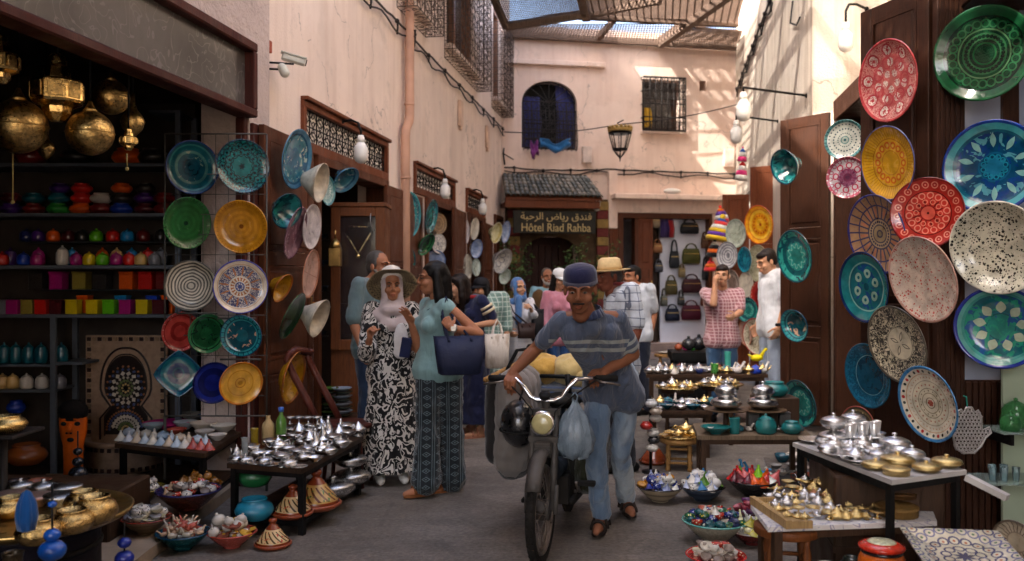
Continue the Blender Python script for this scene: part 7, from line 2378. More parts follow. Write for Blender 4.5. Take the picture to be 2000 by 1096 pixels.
# ------------------------------------------------------------------ the man pushing the moped
hero = Person('man in a dark knit cap and striped grey polo shirt pushing the laden moped',1195,5.15,-22,1.70,dict(
 hip=Vector((.60,5.16,.90)),hpR=Vector((.515,5.13,.87)),hpL=Vector((.685,5.18,.87)),
 chest=Vector((.50,4.93,1.14)),shR=Vector((.275,4.77,1.285)),shL=Vector((.595,4.86,1.285)),neck=Vector((.425,4.77,1.325)),head=(1133,566,4.62),
 elR=(1048,680,4.93),wrR=(1001,728,4.86),elL=(1237,692,5.0),wrL=(1180,726,4.84),
 knR=(1163,893,5.04),anR=Vector((.535,5.20,.10)),knL=(1212,880,5.28),anL=Vector((.735,5.60,.10))),hyaw=-10,hpitch=14,skinc=SK_DARK,vox=.0068)
hero.hk = 1.05
hero.body(curl=(.85,.95),handd=((-.16,-.55,-.45),(-.7,-.5,-.25)),handn=((.1,.6,-.8),(.05,.5,-.85)),toe={'anR': (-.30,-1,0),'anL': (.1,-1,0)})
POLO = cloth('#525c70','polo_cloth',fold=.035,extra=stripes_polo(tuple(hero.J['shR']),tuple(hero.J['shL']),None),fscale=9)
hero.torso(POLO,.80,.78,.80,'polo_shirt',.012,.0095,sl_r=.84)
JEANL = cloth('#5f748c','faded_denim',fold=.03,extra=fade('#aab4ba',.46,.66,3.2),fscale=9)
hero.trousers(JEANL,.92,1.1,'jeans',.028,.03)
hero.shoes(mat('#2a211d',.7,name='sandal_leather'),'sandal',{'anR': (-.30,-1,0),'anL': (.1,-1,0)})
# collar and placket
b = MB()
nk = hero.J['neck'] + Vector((-.01,-.025,.0))
fw = hero.R @ Vector((0,-1,0))
ct = [nk + (Matrix.Rotation(a,3,'Z') @ fw) * .068 + Vector((0,0,.02 + .02 * -cos(a))) for a in [radians(q) for q in range(-165,166,22)]]
for i in range(len(ct) - 1):
 a,c_ = ct[i],ct[i + 1]
 out = lambda p: (p - nk).normalized() * .022 + Vector((0,0,-.042))
 b.add([a,c_,c_ + out(c_),a + out(a),a * .99 + nk * .01,c_ * .99 + nk * .01],[(0,1,2,3),(4,5,1,0)])
o = b.build('collar',cloth('#2b3450','collar_cloth',fold=.004),hero.t)
o.modifiers.new('t','SOLIDIFY').thickness = .005
# knit cap with a lighter turned edge
cp = MB()
cp.lathe([(.096,-.005),(.098,.02),(.095,.05),(.080,.074),(.045,.088),(0,.092)],24,hero.hd(0,.018,.043),hero.HR.to_4x4(),.93,1.08)
cpo = cp.build('knit_cap',cloth('#1e1f40','knit_cap_wool',420,.012),hero.t)
cp = MB(); cp.lathe([(.092,-.012),(.1005,-.006),(.1005,.012),(.096,.016)],24,hero.hd(0,.018,.038),hero.HR.to_4x4(),.93,1.08)
cp.build('cap_edge',cloth('#4a4a5a','cap_edge_wool',420,.01),cpo)
h = MB()
for sg in (-1,1):
 h.ball(hero.hd(sg * .070,.022,.018),(.012,.03,.035),8,6,hero.HR)
blob('hair',[(h,.007)],HAIRG,hero.t,0,2)
h = MB()
h.cap(hero.hd(-.026,-.0955,-.048),hero.hd(.026,-.0955,-.048),.006,.006)
blob('moustache',[(h,.004)],mat('#2a211d',.8,name='stubble'),hero.t,0,1)
# ------------------------------------------------------------------ women in the left group
dw = Person('woman in straw hat, pale headscarf and long black and white patterned dress',765,6.5,12,1.56,dict(
 elR=(716,692,6.35),wrR=(722,660,6.2),elL=(822,690,6.48),wrL=(810,680,6.28)),skinc=SK_MID,female=True,vox=.0085,hyaw=14)
dw.body(curl=(1.1,.8),handd=((.02,-.15,1),(-.8,-.4,.1)),handn=((.8,-.3,0),(.2,.6,.8)))
DRESS = cloth('#0c0b0d','ikat_dress',fold=.02,extra=maze('#cfc9c2',15,.36,4.6))
dw.skirt(DRESS,.165,.27,.10,1.02,'dress_skirt',.03,1.0,.012)
dw.torso(DRESS,1.45,.92,1.08,'dress_top',.02,.011,sl_r=1.25)
dw.shoes(mat('#d8d5cf',.6,0,.08,name='white_trainer'),'shoe')
SCARF = cloth('#b3a4a3','pale_scarf',fold=.008,fscale=5)
h = MB(); k = dw.k
h.ball(dw.hd(0,.03,.035),(.088 * k,.096 * k,.105 * k),16,10,dw.HR)
for sg in (-1,1):
 h.cap(dw.hd(sg * .066,-.012,.03),dw.hd(sg * .056,-.030,-.09),.026 * k,.034 * k)
 h.cap(dw.hd(sg * .060,-.020,-.09),dw.hd(sg * .07,-.03,-.20),.032 * k,.05 * k)
h.cap(dw.hd(-.03,-.030,-.140),dw.hd(.03,-.030,-.140),.036 * k,.036 * k)
h.cap(dw.hd(-.13,.0,-.215),dw.hd(.13,.0,-.215),.050 * k,.050 * k)
h.cap(dw.hd(-.14,-.01,-.22),dw.hd(0,-.085,-.31),.048 * k,.045 * k)
h.cap(dw.hd(.14,-.01,-.22),dw.hd(0,-.085,-.31),.048 * k,.045 * k)
h.cap(dw.hd(-.05,-.06,-.19),dw.hd(.05,-.06,-.19),.045 * k,.045 * k)
h.ball(dw.hd(0,-.075,-.31),(.12 * k,.04 * k,.06 * k),14,8,dw.HR)
blob('headscarf',[(h,.009)],SCARF,dw.t,.004,4,FOLD_S)
STRAW = glaze([(0,'#a89878'),(.55,'#9a8866')],.2,[('wave','#3a2e20',30,.50,.05,.02),('wave','#3a2e20',30,.60,.05,.02),('wave','#3a2e20',30,.70,.05,.02),('wave','#3a2e20',30,.80,.05,.02)],rough=.8,name='woven_straw')
h = MB(); k = dw.k
h.lathe([(q * k,z * k) for q,z in ((.096,-.015),(.098,.03),(.088,.075),(.06,.10),(0,.108))],24,dw.hd(0,.028,.058),(dw.HR @ Matrix.Rotation(radians(-34),3,'X')).to_4x4(),.95,1.08)
hat = h.build('straw_hat',mat('#d6cfc4',.8,0,.08,30,.003,90,name='straw_crown'),dw.t)
h = MB(); h.ball(dw.hd(.055,-.150,-.43),(.062 * k,.022 * k,.15 * k),14,8,dw.HR); h.ball(dw.hd(.055,-.150,-.52),(.066 * k,.020 * k,.06 * k),14,8,dw.HR)
blob('white_panel',[(h,.010)],cloth('#cfcac8','white_panel_cloth'),dw.t,.01,2)
# woven brim drooping at the sides and back,turned up out of sight in front
c0 = dw.hd(0,.030,.045)
vs,fs = [],[]
n = 32
for i in range(n + 1):
 a = radians(360 * i / n)
 for r_,z_ in ((.088,.0),(.125,-.006),(.165,-.02),(.20,-.045)):
  vs.append((r_ * k * cos(a) * 1.03,r_ * k * sin(a),z_ * k + .006 * sin(a * 5)))
for i in range(n):
 for j in range(3):
  a = i * 4 + j
  fs.append((a,a + 1,a + 5,a + 4))
h = MB(); h.add(vs,fs)
br = h.build('brim',STRAW,hat,c0,dw.HR @ Matrix.Rotation(radians(-42),3,'X'))
br.modifiers.new('t','SOLIDIFY').thickness = .005
ph = MB(); ph.box((0,0,0),(.075,.012,.15),None,.004)
tag(ph.build('phone_case',mat('#16204a',.4,name='navy_case'),None,dw.base + dw.J['wrL'] + Vector((-.055,-.075,.01)),(.25,.15,.2)),'navy blue phone case held by the woman in the straw hat','phone')
tw = Person('woman in teal sleeveless top and wide dark patterned trousers holding a navy tote',850,6.15,-58,1.62,dict(
 elL=(936,652,6.0),wrL=(880,640,5.88),elR=(820,686,6.15),wrR=(803,632,6.05),hpR=(838,716,6.15),hpL=(876,714,6.18),knR=(835,830,6.1),knL=(882,830,6.2),anR=(832,944,6.05),anL=(882,938,6.22)),skinc=SK_MID,female=True,vox=.0085,hyaw=-74,hpitch=2)
tw.body(curl=(.25,1.0),handd=((-.35,-.2,.9),(-.35,.2,.5)),handn=((-.6,-.7,.2),(-.2,.9,.2)),spread=(.5,0))
tw.torso(cloth('#7b9b9c','teal_top',fold=.02),.10,.90,1.08,'sleeveless_top',.012,.010,sl_r=.88)
PANTS = cloth('#1b2228','patterned_trousers',fold=.03,extra=motif('#6f7f86'))
tw.trousers(PANTS,1.22,1.5,'wide_trousers',.035,.04)
tw.shoes(mat('#7a4a28',.6,name='tan_sandal'),'sandal')
tw.hair_long(HAIRB,.26,1.0,False)
gl = MB()
for sg in (-1,1):
 gl.tube([tw.hd(sg * .032 + .018 * cos(a) * 1.15,-.098,.006 + .016 * sin(a)) for a in [2 * pi * i / 10 for i in range(10)]],.0018,4,False,True)
 gl.tube([tw.hd(sg * .052,-.097,.01),tw.hd(sg * .08,-.01,.008)],.0018,4)
gl.build('glasses',BLACK,tw.t)
nc = MB(); nc.tube([tw.J['neck'] + tw.R @ Vector((.075 * cos(a),-.02 - .085 * abs(sin(a)),-.02 - .07 * abs(sin(a)))) for a in [pi * i / 10 for i in range(11)]],.006,5)
nc.build('necklace',mat('#2c4a54',.4,.3,name='bead'),tw.t)
wt = MB(); q = tw.J['wrL']; dq = (tw.J['wrL'] - tw.J['elL']).normalized()
wt.tube([q - dq * .035,q - dq * .012],.031,10); wt.box(q - dq * .024 + Vector((.0,-.03,.0)),(.03,.012,.03)); wt.build('watch',mat('#b8b4ae',.3,.5,name='watch_steel'),tw.t)
def tote(label,c,w,hgt,dep,m,ry,top,strapm=None,flare=.72):
 t = thing('tote_bag',label,'bag',c,(0,0,ry))
 b = MB()
 n = 16
 for_ = [(1.0,0.0),(1.0,.25),(.94,.7),(.86,1.0)]
 rings = [(flare,.0,.75),(flare + .08,.04,1.0),(.9,.5,.9),(1.0,1.0,.35)]
 vs = []
 for sx_,zz,sy_ in rings:
  for i in range(n):
   a = 2 * pi * i / n
   e = lambda q: math.copysign(abs(q) ** .6,q)
   vs.append((e(cos(a)) * w / 2 * sx_,e(sin(a)) * dep / 2 * sy_,-hgt + hgt * zz + (.02 * cos(2 * a) if zz == 1 else 0)))
 fs = [tuple(range(n - 1,-1,-1))]
 for j in range(3):
  for i in range(n):
   a,c_ = j * n + i,j * n + (i + 1) % n
   fs.append((a,c_,c_ + n,a + n))
 fs.append(tuple(3 * n + i for i in range(n)))
 b.add(vs,fs)
 b.build('bag_body',m,t)
 for yy in (-.03,.03):
  s_ = MB(); tp = Matrix.Rotation(-ry,3,'Z') @ (Vector(top) - Vector(c))
  s_.tube([(-w * .22,yy,-.02),(tp.x - .03,tp.y + yy * .6,tp.z * .6),(tp.x,tp.y + yy * .5,tp.z),(tp.x + .03,tp.y + yy * .6,tp.z * .6),(w * .22,yy,-.02)],.009,6)
  s_.build('handle',strapm or m,t)
 return t
NAVYL = mat('#20263e',.62,0,.2,8,.02,9,name='navy_leather')
tote('large navy leather tote hanging from the shoulder of the woman in teal',P(897,660,5.86),.36,.245,.15,NAVYL,radians(18),tw.base + tw.J['shL'] + Vector((0,-.02,.055)))
# ------------------------------------------------------------------ others
gm = Person('man with grey beard in dusty teal T-shirt, seen in profile behind the straw hat',722,7.35,75,1.79,dict(head=(741,521,7.35)),skinc=SK_MID,vox=.0095,hyaw=62)
gm.body()
gm.torso(cloth('#5c7074','dusty_teal_shirt',fold=.02),1.0,.84,1.0,'t_shirt',.02)
gm.trousers(cloth('#1c2c44','dark_denim',fold=.02),1.0,1.0,'jeans')
gm.shoes(BLACK); gm.hair_short(HAIRG); gm.beard(mat('#6a645e',.8,0,.3,60,name='grey_beard'))
nw = Person('brown haired woman in navy dress with cream stripes on the sleeve',926,8.4,-60,1.60,dict(head=(893,560,8.35),elL=(967,630,8.3),wrL=(925,636,8.1)),skinc=SK_LIGHT,female=True,vox=.0095,hyaw=-72)
nw.body(curl=(.5,.9))
NAVY_C = cloth('#141a3c','navy_dress',fold=.02)
nw.skirt(NAVY_C,.16,.22,.14,1.05,'dress_skirt',.03,1.0,.013)
nw.torso(NAVY_C,.75,.9,1.05,'dress_top',.015)
nw.hair_long(HAIRD,.22,1.02); nw.shoes(mat('#b07a62',.6,name='pink_sandal'),'sandal')
b = MB()
for q0 in (.30,.48):
 c0 = nw.J['shL'].lerp(nw.J['elL'],q0); ax = (nw.J['elL'] - nw.J['shL']).normalized()
 b.tube([c0 - ax * .012,c0 + ax * .012],.068,14)
b.build('sleeve_stripe',cloth('#cfc0a0','cream_stripe'),nw.t)
b = MB(); b.tube([nw.J['neck'] + Matrix.Rotation(a,3,'Z') @ Vector((0,.07,-.015)) for a in [2 * pi * i / 12 for i in range(12)]],.022,6,False,True); b.build('red_scarf',cloth('#8e1c24','red_scarf'),nw.t)
tote('white patterned cloth tote on the arm of the woman in navy',P(971,655,8.0),.24,.30,.12,cloth('#c9c0b4','white_tote',extra=fade('#a89a8a',.5,.62,14)),radians(10),nw.base + nw.J['elL'] + Vector((.02,-.02,.03)),None,.85)
bc = Person('long haired woman in a black cap and pale green printed outfit',958,9.2,-25,1.62,dict(head=(938,566,9.2)),skinc=SK_LIGHT,female=True,vox=.010,hyaw=-35)
bc.body()
PGR = cloth('#6f8a80','pale_green_print',fold=.02,extra=checks('#c0ccc0',.05,.2))
bc.torso(PGR,1.3,.8,1.1,'tunic',.02); bc.trousers(PGR,1.15,1.3); bc.hair_long(HAIRB,.34,1.0,False); bc.cap_hat(mat('#17161a',.7,name='black_cap'),.08); bc.shoes(BLACK)
hj = Person('woman in a blue headscarf, white blouse and blue jeans',1012,9.8,18,1.52,dict(elR=(984,640,9.7),wrR=(996,650,9.5),elL=(1048,632,9.7),wrL=(1037,604,9.5)),skinc=SK_LIGHT,female=True,vox=.010,hyaw=30)
hj.body(curl=(.7,1.0))
hj.torso(cloth('#c8c6c8','white_blouse',fold=.025,extra=checks('#b4b6c0',.05,.12)),1.75,.70,1.12,'blouse',.025,sl_r=1.1)
hj.trousers(cloth('#22406a','blue_denim',fold=.02),1.0,1.0,'jeans'); hj.shoes(BLACK)
h = MB(); k = hj.k
h.ball(hj.hd(0,.03,.035),(.092 * k,.10 * k,.105 * k),16,10,hj.HR)
for sg in (-1,1):
 h.cap(hj.hd(sg * .066,-.010,.04),hj.hd(sg * .054,-.03,-.09),.027 * k,.034 * k)
h.cap(hj.hd(-.04,-.04,-.125),hj.hd(.04,-.04,-.125),.05 * k,.05 * k)
h.cap(hj.hd(-.05,-.085,-.14),hj.hd(-.075,-.12,-.42),.05 * k,.045 * k)
h.cap(hj.hd(-.08,.02,-.18),hj.hd(.08,.02,-.18),.055 * k,.055 * k)
blob('headscarf',[(h,.010)],cloth('#4a6f9f','blue_scarf',fold=.02),hj.t,.012,3,FOLD_S)
tote('brown leather shoulder bag hanging in front of the woman in the blue headscarf',P(1028,634,9.45),.20,.15,.08,mat('#2e1e1a',.5,name='brown_leather'),radians(8),hj.base + hj.J['neck'] + Vector((-.08,-.12,-.06)),None,.9)
tote('long black bag under the arm of the woman in the blue headscarf',P(1050,606,9.6),.15,.34,.12,mat('#101014',.6,name='black_bag'),radians(20),hj.base + hj.J['shL'] + Vector((0,-.02,.05)),None,.8)
bm8 = Person('bearded man in light blue shirt and brown waistcoat by the hotel',1068,12.0,8,1.66,{},skinc=SK_MID,vox=.011,hyaw=15)
bm8.body(); bm8.torso(cloth('#7fa3ad','light_blue_shirt'),.9,.86,1.0,'shirt'); bm8.trousers(cloth('#3a3430','brown_trousers')); bm8.hair_short(HAIRG); bm8.beard(mat('#b0a8a0',.8,0,.2,60,name='white_beard')); bm8.shoes(BLACK)
b = MB(); J = bm8.J
for sd in ('shR','shL'):
 b.cap(J[sd] * .68 + J['neck'] * .32 - Vector((0,0,.09)),J['hip'] + (J[sd] - J['neck']) * .35,.112,.122)
blob('waistcoat',[(b,.013)],cloth('#5c4326','brown_waistcoat'),bm8.t,.015)
pk = Person('woman in a white cap and pink shirt behind the man with the moped',1092,10.2,22,1.62,{},skinc=SK_LIGHT,female=True,vox=.010,hyaw=32,hpitch=12)
pk.body(); pk.torso(cloth('#b0707f','pink_shirt',fold=.02,extra=fade('#c490a0')),1.6,.82,1.1,'shirt',.022); pk.trousers(cloth('#22406a','blue_denim2')); pk.hair_long(HAIRB,.34,1.0,False)
pk.cap_hat(mat('#dcdcda',.7,0,.05,name='white_cap'),.085); pk.shoes(BLACK)
hm_ = Person('man in a straw trilby and white checked shirt, face turned left',1212,6.9,-72,1.74,dict(head=(1188,541,6.9)),skinc='#7a4634',vox=.0095,hyaw=-62,hpitch=4)
hm_.body(); hm_.torso(cloth('#bdc3cc','checked_shirt',fold=.02,extra=checks('#3a4460',.062,.12)),.95,.76,1.05,'checked_shirt',.02); hm_.trousers(cloth('#23262e','dark_trousers')); hm_.hair_short(HAIRG)
hm_.brim_hat(mat('#c8ae80',.75,0,.12,40,.003,120,name='straw'),.155,.10,None,mat('#b89a6a',.7,name='straw_band'),'straw_trilby',-.01,.05); hm_.shoes(BLACK)
b = MB(); b.tube([hm_.J['neck'] + hm_.R @ Vector((.085 * sin(a),.01 - .085 * cos(a),.0)) for a in [radians(q) for q in range(-150,151,20)]],.016,6); b.build('red_neckerchief',cloth('#7a2a2c','red_neckerchief'),hm_.t)
wt_ = Person('dark haired man in a white T-shirt with one hand in his jeans pocket',1247,9.8,-58,1.72,dict(head=(1234,541,9.8),elL=(1278,612,9.75),wrL=(1270,655,9.7)),skinc=SK_MID,vox=.010,hyaw=-55)
wt_.body(curl=(.4,.6)); wt_.torso(cloth('#c2c8d0','white_tee',fold=.02),.85,.86,1.02,'t_shirt',.02); wt_.trousers(cloth('#141b2c','navy_jeans'),1,1,'jeans'); wt_.hair_short(HAIRB,1); wt_.shoes(BLACK)
pm = Person('man in a red checked shirt and jeans holding a hand up to his head',1410,9.3,-12,1.66,dict(elR=(1394,594,9.1),wrR=(1396,556,9.1),elL=(1446,610,9.2),wrL=(1434,618,8.98)),skinc=SK_LIGHT,vox=.010,hyaw=-20)
pm.body(curl=(.6,.6),handd=((.05,.1,1),None),handn=((.9,.3,0),None)); pm.torso(cloth('#8a5a60','red_checked_shirt',fold=.02,extra=checks('#c0a0a2',.034,.3)),.8,.84,1.04,'checked_shirt',.02)
pm.trousers(cloth('#24405e','mid_denim',fold=.02,extra=fade('#48688a')),1,1,'jeans'); pm.hair_short(HAIRD,1); pm.shoes(BLACK)
yt = Person('young man in a white T-shirt looking down, half behind the middle right door',1508,9.2,-80,1.81,dict(head=(1497,512,9.2)),z0=.08,skinc=SK_LIGHT,vox=.010,hyaw=-78,hpitch=18)
yt.body(); yt.torso(cloth('#c8ccd2','white_tee2',fold=.02),.75,.80,1.04,'t_shirt',.02); yt.trousers(cloth('#8590a2','light_denim',fold=.02),1,1,'jeans'); yt.hair_short(HAIRD,1); yt.shoes(BLACK)
b = MB(); q = yt.J['wrL']; b.tube([q + Vector((0,0,.02)),q + Vector((0,0,.05))],.031,8); b.build('wristwatch',BLACK,yt.t)
b = MB(); b.bx((2.4,8.97,.0),(3.2,9.7,.078),.008)
tag(b.build('door_step',stone),'low stone step under the young man beside the right door','step')
bake_all()
# ================================================================== MOPED
MYAW = radians(11.5)
mo = thing('moped','old dusty moped with chrome handlebar and round headlamp, pushed towards us','moped',(.155,4.62,0),(0,0,-MYAW))
GREYP = mat('#4a4642',.5,.2,.3,8,.002,40,dirt=.6,name='dusty_grey_paint')
DIRTC = mat('#8a8078',.35,.8,.35,10,dirt=.5,name='dull_chrome')
WR = .285
def wheel(y,parent,steer=0.0):
 w = thing('wheel',None,None,(0,y,WR),(0,0,steer))
 w.parent = parent
 t = MB(); t.tube([(0,WR * .915 * cos(a),WR * .915 * sin(a)) for a in [2 * pi * i / 40 for i in range(40)]],.026,10,False,True)
 # tread blocks round the tyre
 for i in range(44):
  a = 2 * pi * i / 44
  for sx in (-1,1):
   R = Matrix.Rotation(a,4,'X')
   t.M = R
   t.box((sx * .011,WR * .915 + .0235,0),(.013,.008,.022))
  t.M = Matrix()
 t.build('tyre',mat('#1d1a17',.9,0,.4,14,.003,60,dirt=.4,name='dusty_rubber'),w)
 r = MB()
 r.tube([(-.014,WR * .80 * cos(a),WR * .80 * sin(a)) for a in [2 * pi * i / 36 for i in range(36)]],.008,6,False,True)
 r.tube([(.014,WR * .80 * cos(a),WR * .80 * sin(a)) for a in [2 * pi * i / 36 for i in range(36)]],.008,6,False,True)
 r.tube([(0,WR * .81 * cos(a),WR * .81 * sin(a)) for a in [2 * pi * i / 36 for i in range(36)]],.012,6,False,True)
 r.build('rim',DIRTC,w)
 hb = MB(); hb.tube([(-.05,0,0),(-.045,0,0),(.045,0,0),(.05,0,0)],[.03,.055,.055,.03],16); hb.tube([(-.07,0,0),(.07,0,0)],.009,8); hb.build('hub',GREYP,w)
 s = MB()
 for i in range(36):
  a = 2 * pi * i / 36
  sx = .035 if i % 2 else -.035
  b_ = a + (.5 if i % 4 < 2 else -.5)
  s.tube([(sx,.05 * cos(b_),.05 * sin(b_)),(0,WR * .8 * cos(a),WR * .8 * sin(a))],.0016,4)
 tag(s.build('spokes',DIRTC,w),kind='stuff')
 return w
wheel(0,mo,radians(-3))
wheel(1.10,mo)
# fork,mudguard,headlamp
b = MB()
for sx in (-.062,.062):
 b.tube([(sx,0,WR),(sx,.03,.48),(sx,.10,.66),(sx,.13,.78)],[.013,.021,.019,.017],8)
 b.tube([(sx * 1.25,-.015,WR - .02),(sx * 1.25,.02,WR + .13)],.014,8)
b.bx((-.08,.06,.63),(.08,.12,.66)); b.bx((-.085,.11,.77),(.085,.16,.80))
b.tube([(0,.12,.60),(0,.17,.86)],.022,8)
b.build('fork',GREYP,mo)
b = MB()
vs,fs = [],[]
for i in range(15):
 a = radians(30 + 130 * i / 14)
 for j in range(7):
  q = (j / 6 - .5) * 2
  rr_ = WR + .035 - .022 * q * q
  vs.append((q * .042,rr_ * cos(a) * -1 + .0,WR + rr_ * sin(a)))
for i in range(14):
 for j in range(6):
  a = i * 7 + j
  fs.append((a,a + 1,a + 8,a + 7))
b.add(vs,fs)
o = b.build('mudguard',GREYP,mo); o.modifiers.new('t','SOLIDIFY').thickness = .003
hl = MB(); R = Matrix.Rotation(radians(90),4,'X')
hl.lathe([(.02,-.12),(.05,-.10),(.066,-.04),(.068,0),(.062,.004)],24,(0,.03,.735),R); hlo = hl.build('headlamp',CHROME,mo)
hl = MB(); hl.lathe([(.061,.001),(.05,.014),(.03,.021),(0,.024)],24,(0,.03,.735),R); hl.build('lens',mat('#b5ab7a',.12,0,.15,20,.002,120,coat=.6,name='yellowed_lens'),hlo)
b = MB(); b.bx((-.05,.03,.55),(.05,.075,.64),.01)
for i in range(5): b.bx((-.045,.024,.56 + .016 * i),(.045,.03,.567 + .016 * i))
b.build('horn_grille',GREYP,mo)
# handlebar
hbz = .845
b = MB()
gl_,gr_ = Vector((-.225,.19,.955)),Vector((.27,.21,.965))
b.tube([gl_,(-.17,.17,.955),(-.12,.155,.91),(-.085,.15,.862),(-.05,.15,hbz),(.05,.15,hbz),(.09,.15,.865),(.125,.155,.92),(.17,.17,.962),gr_],.0125,8)
hbo = b.build('handlebar',CHROME,mo)
for g_,d_ in ((gl_,Vector((-.11,.05,-.005))),(gr_,Vector((.11,.05,-.005)))):
 b = MB(); b.tube([g_,g_ + d_],.0175,8); b.build('grip',RUBBER,hbo)
 b = MB(); b.tube([g_ + Vector((0,-.01,-.01)),g_ + d_ * .3 + Vector((0,-.05,-.015)),g_ + d_ * 1.2 + Vector((0,-.06,-.03))],.006,6); b.build('brake_lever',DIRTC,hbo)
 b = MB(); b.tube([g_ + Vector((0,-.03,-.01)),g_ * .6 + Vector((0,.0,.30)),(g_.x * .25,.05,.80),(g_.x * .2,.05,.70)],.0045,5); b.build('brake_cable',RUBBER,hbo)
b = MB(); b.lathe([(.03,0),(.033,.02),(.03,.028),(0,.03)],14,(0,.13,.86),Matrix.Rotation(radians(25),4,'X')); b.build('speedometer',BLACK,mo)
# frame,engine,seat,chain case,pedals,rack
b = MB()
b.tube([(0,.16,.80),(0,.22,.55),(0,.40,.40),(0,.75,.38),(0,1.10,WR)],[.03,.045,.055,.05,.03],10)
b.tube([(0,.70,.40),(0,.78,.72)],.022,8)
for sx in (-.055,.055):
 b.tube([(sx,1.10,WR),(sx,.90,.66),(sx * .6,.75,.66)],.012,6)
b.build('frame',mat('#2f3a44',.45,.1,.3,8,dirt=.6,name='dusty_blue_paint'),mo)
b = MB(); b.ball((0,.62,.27),(.10,.15,.11),14,8)
for i in range(7): b.bx((-.08,.46 + .012 * i,.20),(.08,.465 + .012 * i,.36))
b.tube([(.09,.5,.2),(.10,.8,.2),(.10,1.3,.26)],[.022,.035,.03],8)
b.build('engine',mat('#2a2724',.6,.4,.4,10,dirt=.5,name='oily_metal'),mo)
b = MB(); b.ball((0,.80,.76),(.12,.15,.05),14,8); b.ball((0,.70,.765),(.07,.12,.035),12,6); b.build('saddle',mat('#15130f',.7,0,.2,10,name='black_vinyl'),mo)
for sx,ph_ in ((-1,.4),(1,3.5)):
 b = MB(); c_ = Vector((sx * .10,.58,.25)); e = c_ + Vector((sx * .03,.14 * cos(ph_),-.10 if sx < 0 else .08))
 b.tube([c_,c_ + Vector((sx * .03,0,0)),e],.011,6)
 po = b.build('pedal_crank',DIRTC,mo)
 b = MB(); b.box(e + Vector((sx * .06,0,0)),(.10,.06,.024),None,.004); b.build('pedal',RUBBER,po)
b = MB()
for sx in (-.11,0,.11): b.tube([(sx,.92,.74),(sx,1.42,.74)],.008,6)
for yy in (.94,1.18,1.40): b.tube([(-.13,yy,.735),(.13,yy,.735)],.008,6)
b.tube([(.1,1.38,.735),(.06,1.1,.3)],.008,6); b.tube([(-.1,1.38,.735),(-.06,1.1,.3)],.008,6)
b.build('luggage_rack',DIRTC,mo)
bpy.context.view_layer.update()
MW = mo.matrix_basis
def mw(x,y,z): return MW @ Vector((x,y,z))
# saddle bags
def pannier(label,c,dims,m,m2,seed):
 t = thing('saddle_bag',label,'bag',mw(*c),(0,0,-MYAW))
 b = MB()
 w_,d_,h_ = dims
 for i in range(5):
  f = i / 4
  b.cap((0,-d_ / 2 + d_ * f,h_ * .35),(0,-d_ / 2 + d_ * f,-h_ * .33),w_ * .46,w_ * .5)
 o = blob('bag_body',[(b,.016)],m,t,.03,3)
 b = MB()
 for i in range(5):
  f = i / 4
  b.cap((0,-d_ * .47 + d_ * .94 * f,-h_ * .16),(0,-d_ * .47 + d_ * .94 * f,-h_ * .36),w_ * .54,w_ * .50)
 blob('dark_base',[(b,.016)],m2,t,.03,3)
 b = MB(); b.cap((-w_ * .36,-d_ * .5,h_ * .4),(-w_ * .36,-d_ * .5,-h_ * .3),w_ * .26,w_ * .3)
 blob('side_flap',[(b,.016)],m2,t,.02,3)
 b = MB(); b.cap((-w_ * .36,d_ * .4,h_ * .4),(-w_ * .36,d_ * .4,-h_ * .3),w_ * .26,w_ * .3)
 blob('side_flap',[(b,.016)],m2,t,.02,3)
 for yy in (-.3,.3):
  b = MB(); b.tube([(w_ * .5,d_ * yy,h_ * .75),(0,d_ * yy,h_ * .72),(-w_ * .5,d_ * yy,h_ * .3),(-w_ * .56,d_ * yy,-h_ * .1)],.012,5); b.build('strap',BLACK,t)
 return t
GB_ = cloth('#6e6863','grey_canvas',fold=.012,extra=fade('#8f8680',.5,.7,4))
pannier('big sagging grey canvas saddle bag with black base on the near side of the moped',(-.25,.80,.66),(.26,.66,.58),GB_,cloth('#1c1919','black_canvas',fold=.014),1)
pannier('dark green saddle bag low on the far side of the moped beside his leg',(.17,.95,.42),(.20,.5,.34),cloth('#2a2c1c','olive_canvas',fold=.04),cloth('#15140f','dark_canvas',fold=.04),2)
# black helmet hanging at the side
he = thing('helmet','round black helmet hanging between the headlamp and the grey saddle bag','helmet',mw(-.165,.23,.70))
b = MB(); b.ball((0,0,0),(.105,.125,.135),20,12); b.build('shell',mat('#141416',.28,0,.2,8,coat=.6,dirt=.3,name='black_shell'),he)
b = MB(); b.tube([(.108 * cos(a),.128 * sin(a),-.035) for a in [2 * pi * i / 24 for i in range(24)]],.006,5,False,True); b.build('edge_trim',RUBBER,he)
b = MB(); b.tube([(0,-.02,.12),(.02,0,.18),(.02,.02,.22)],.007,5); b.build('strap',BLACK,he)
# pale blue plastic carrier bag
cb = thing('carrier_bag','pale blue translucent plastic bag hanging full from the handlebar','bag',mw(.165,.12,.85))
cb.scale = (.72,.72,.78)
bm_ = bmesh.new()
n,rows_ = 30,[(0.0,.012),(-.05,.035),(-.11,.075),(-.18,.105),(-.26,.125),(-.33,.120),(-.385,.085),(-.40,.03)]
vs,fs = [],[]
rb = random.Random(4)
ph_ = [rb.uniform(0,6) for _ in range(9)]
for i,(z,r) in enumerate(rows_):
 for j in range(n):
  a = 2 * pi * j / n
  cre = (1 + (.24 * max(0,1 - i / 6)) * sin(a * 9 + ph_[1]) + .05 * sin(a * 5 + i * 1.3 + ph_[2]) + .04 * sin(a * 13 + i * 2.1))
  vs.append((r * cre * cos(a) * 1.12,r * cre * sin(a) * .85,z + .012 * sin(a * 4 + i)))
for i in range(len(rows_) - 1):
 for j in range(n):
  a,c_ = i * n + j,i * n + (j + 1) % n
  fs.append((a,a + n,c_ + n,c_))
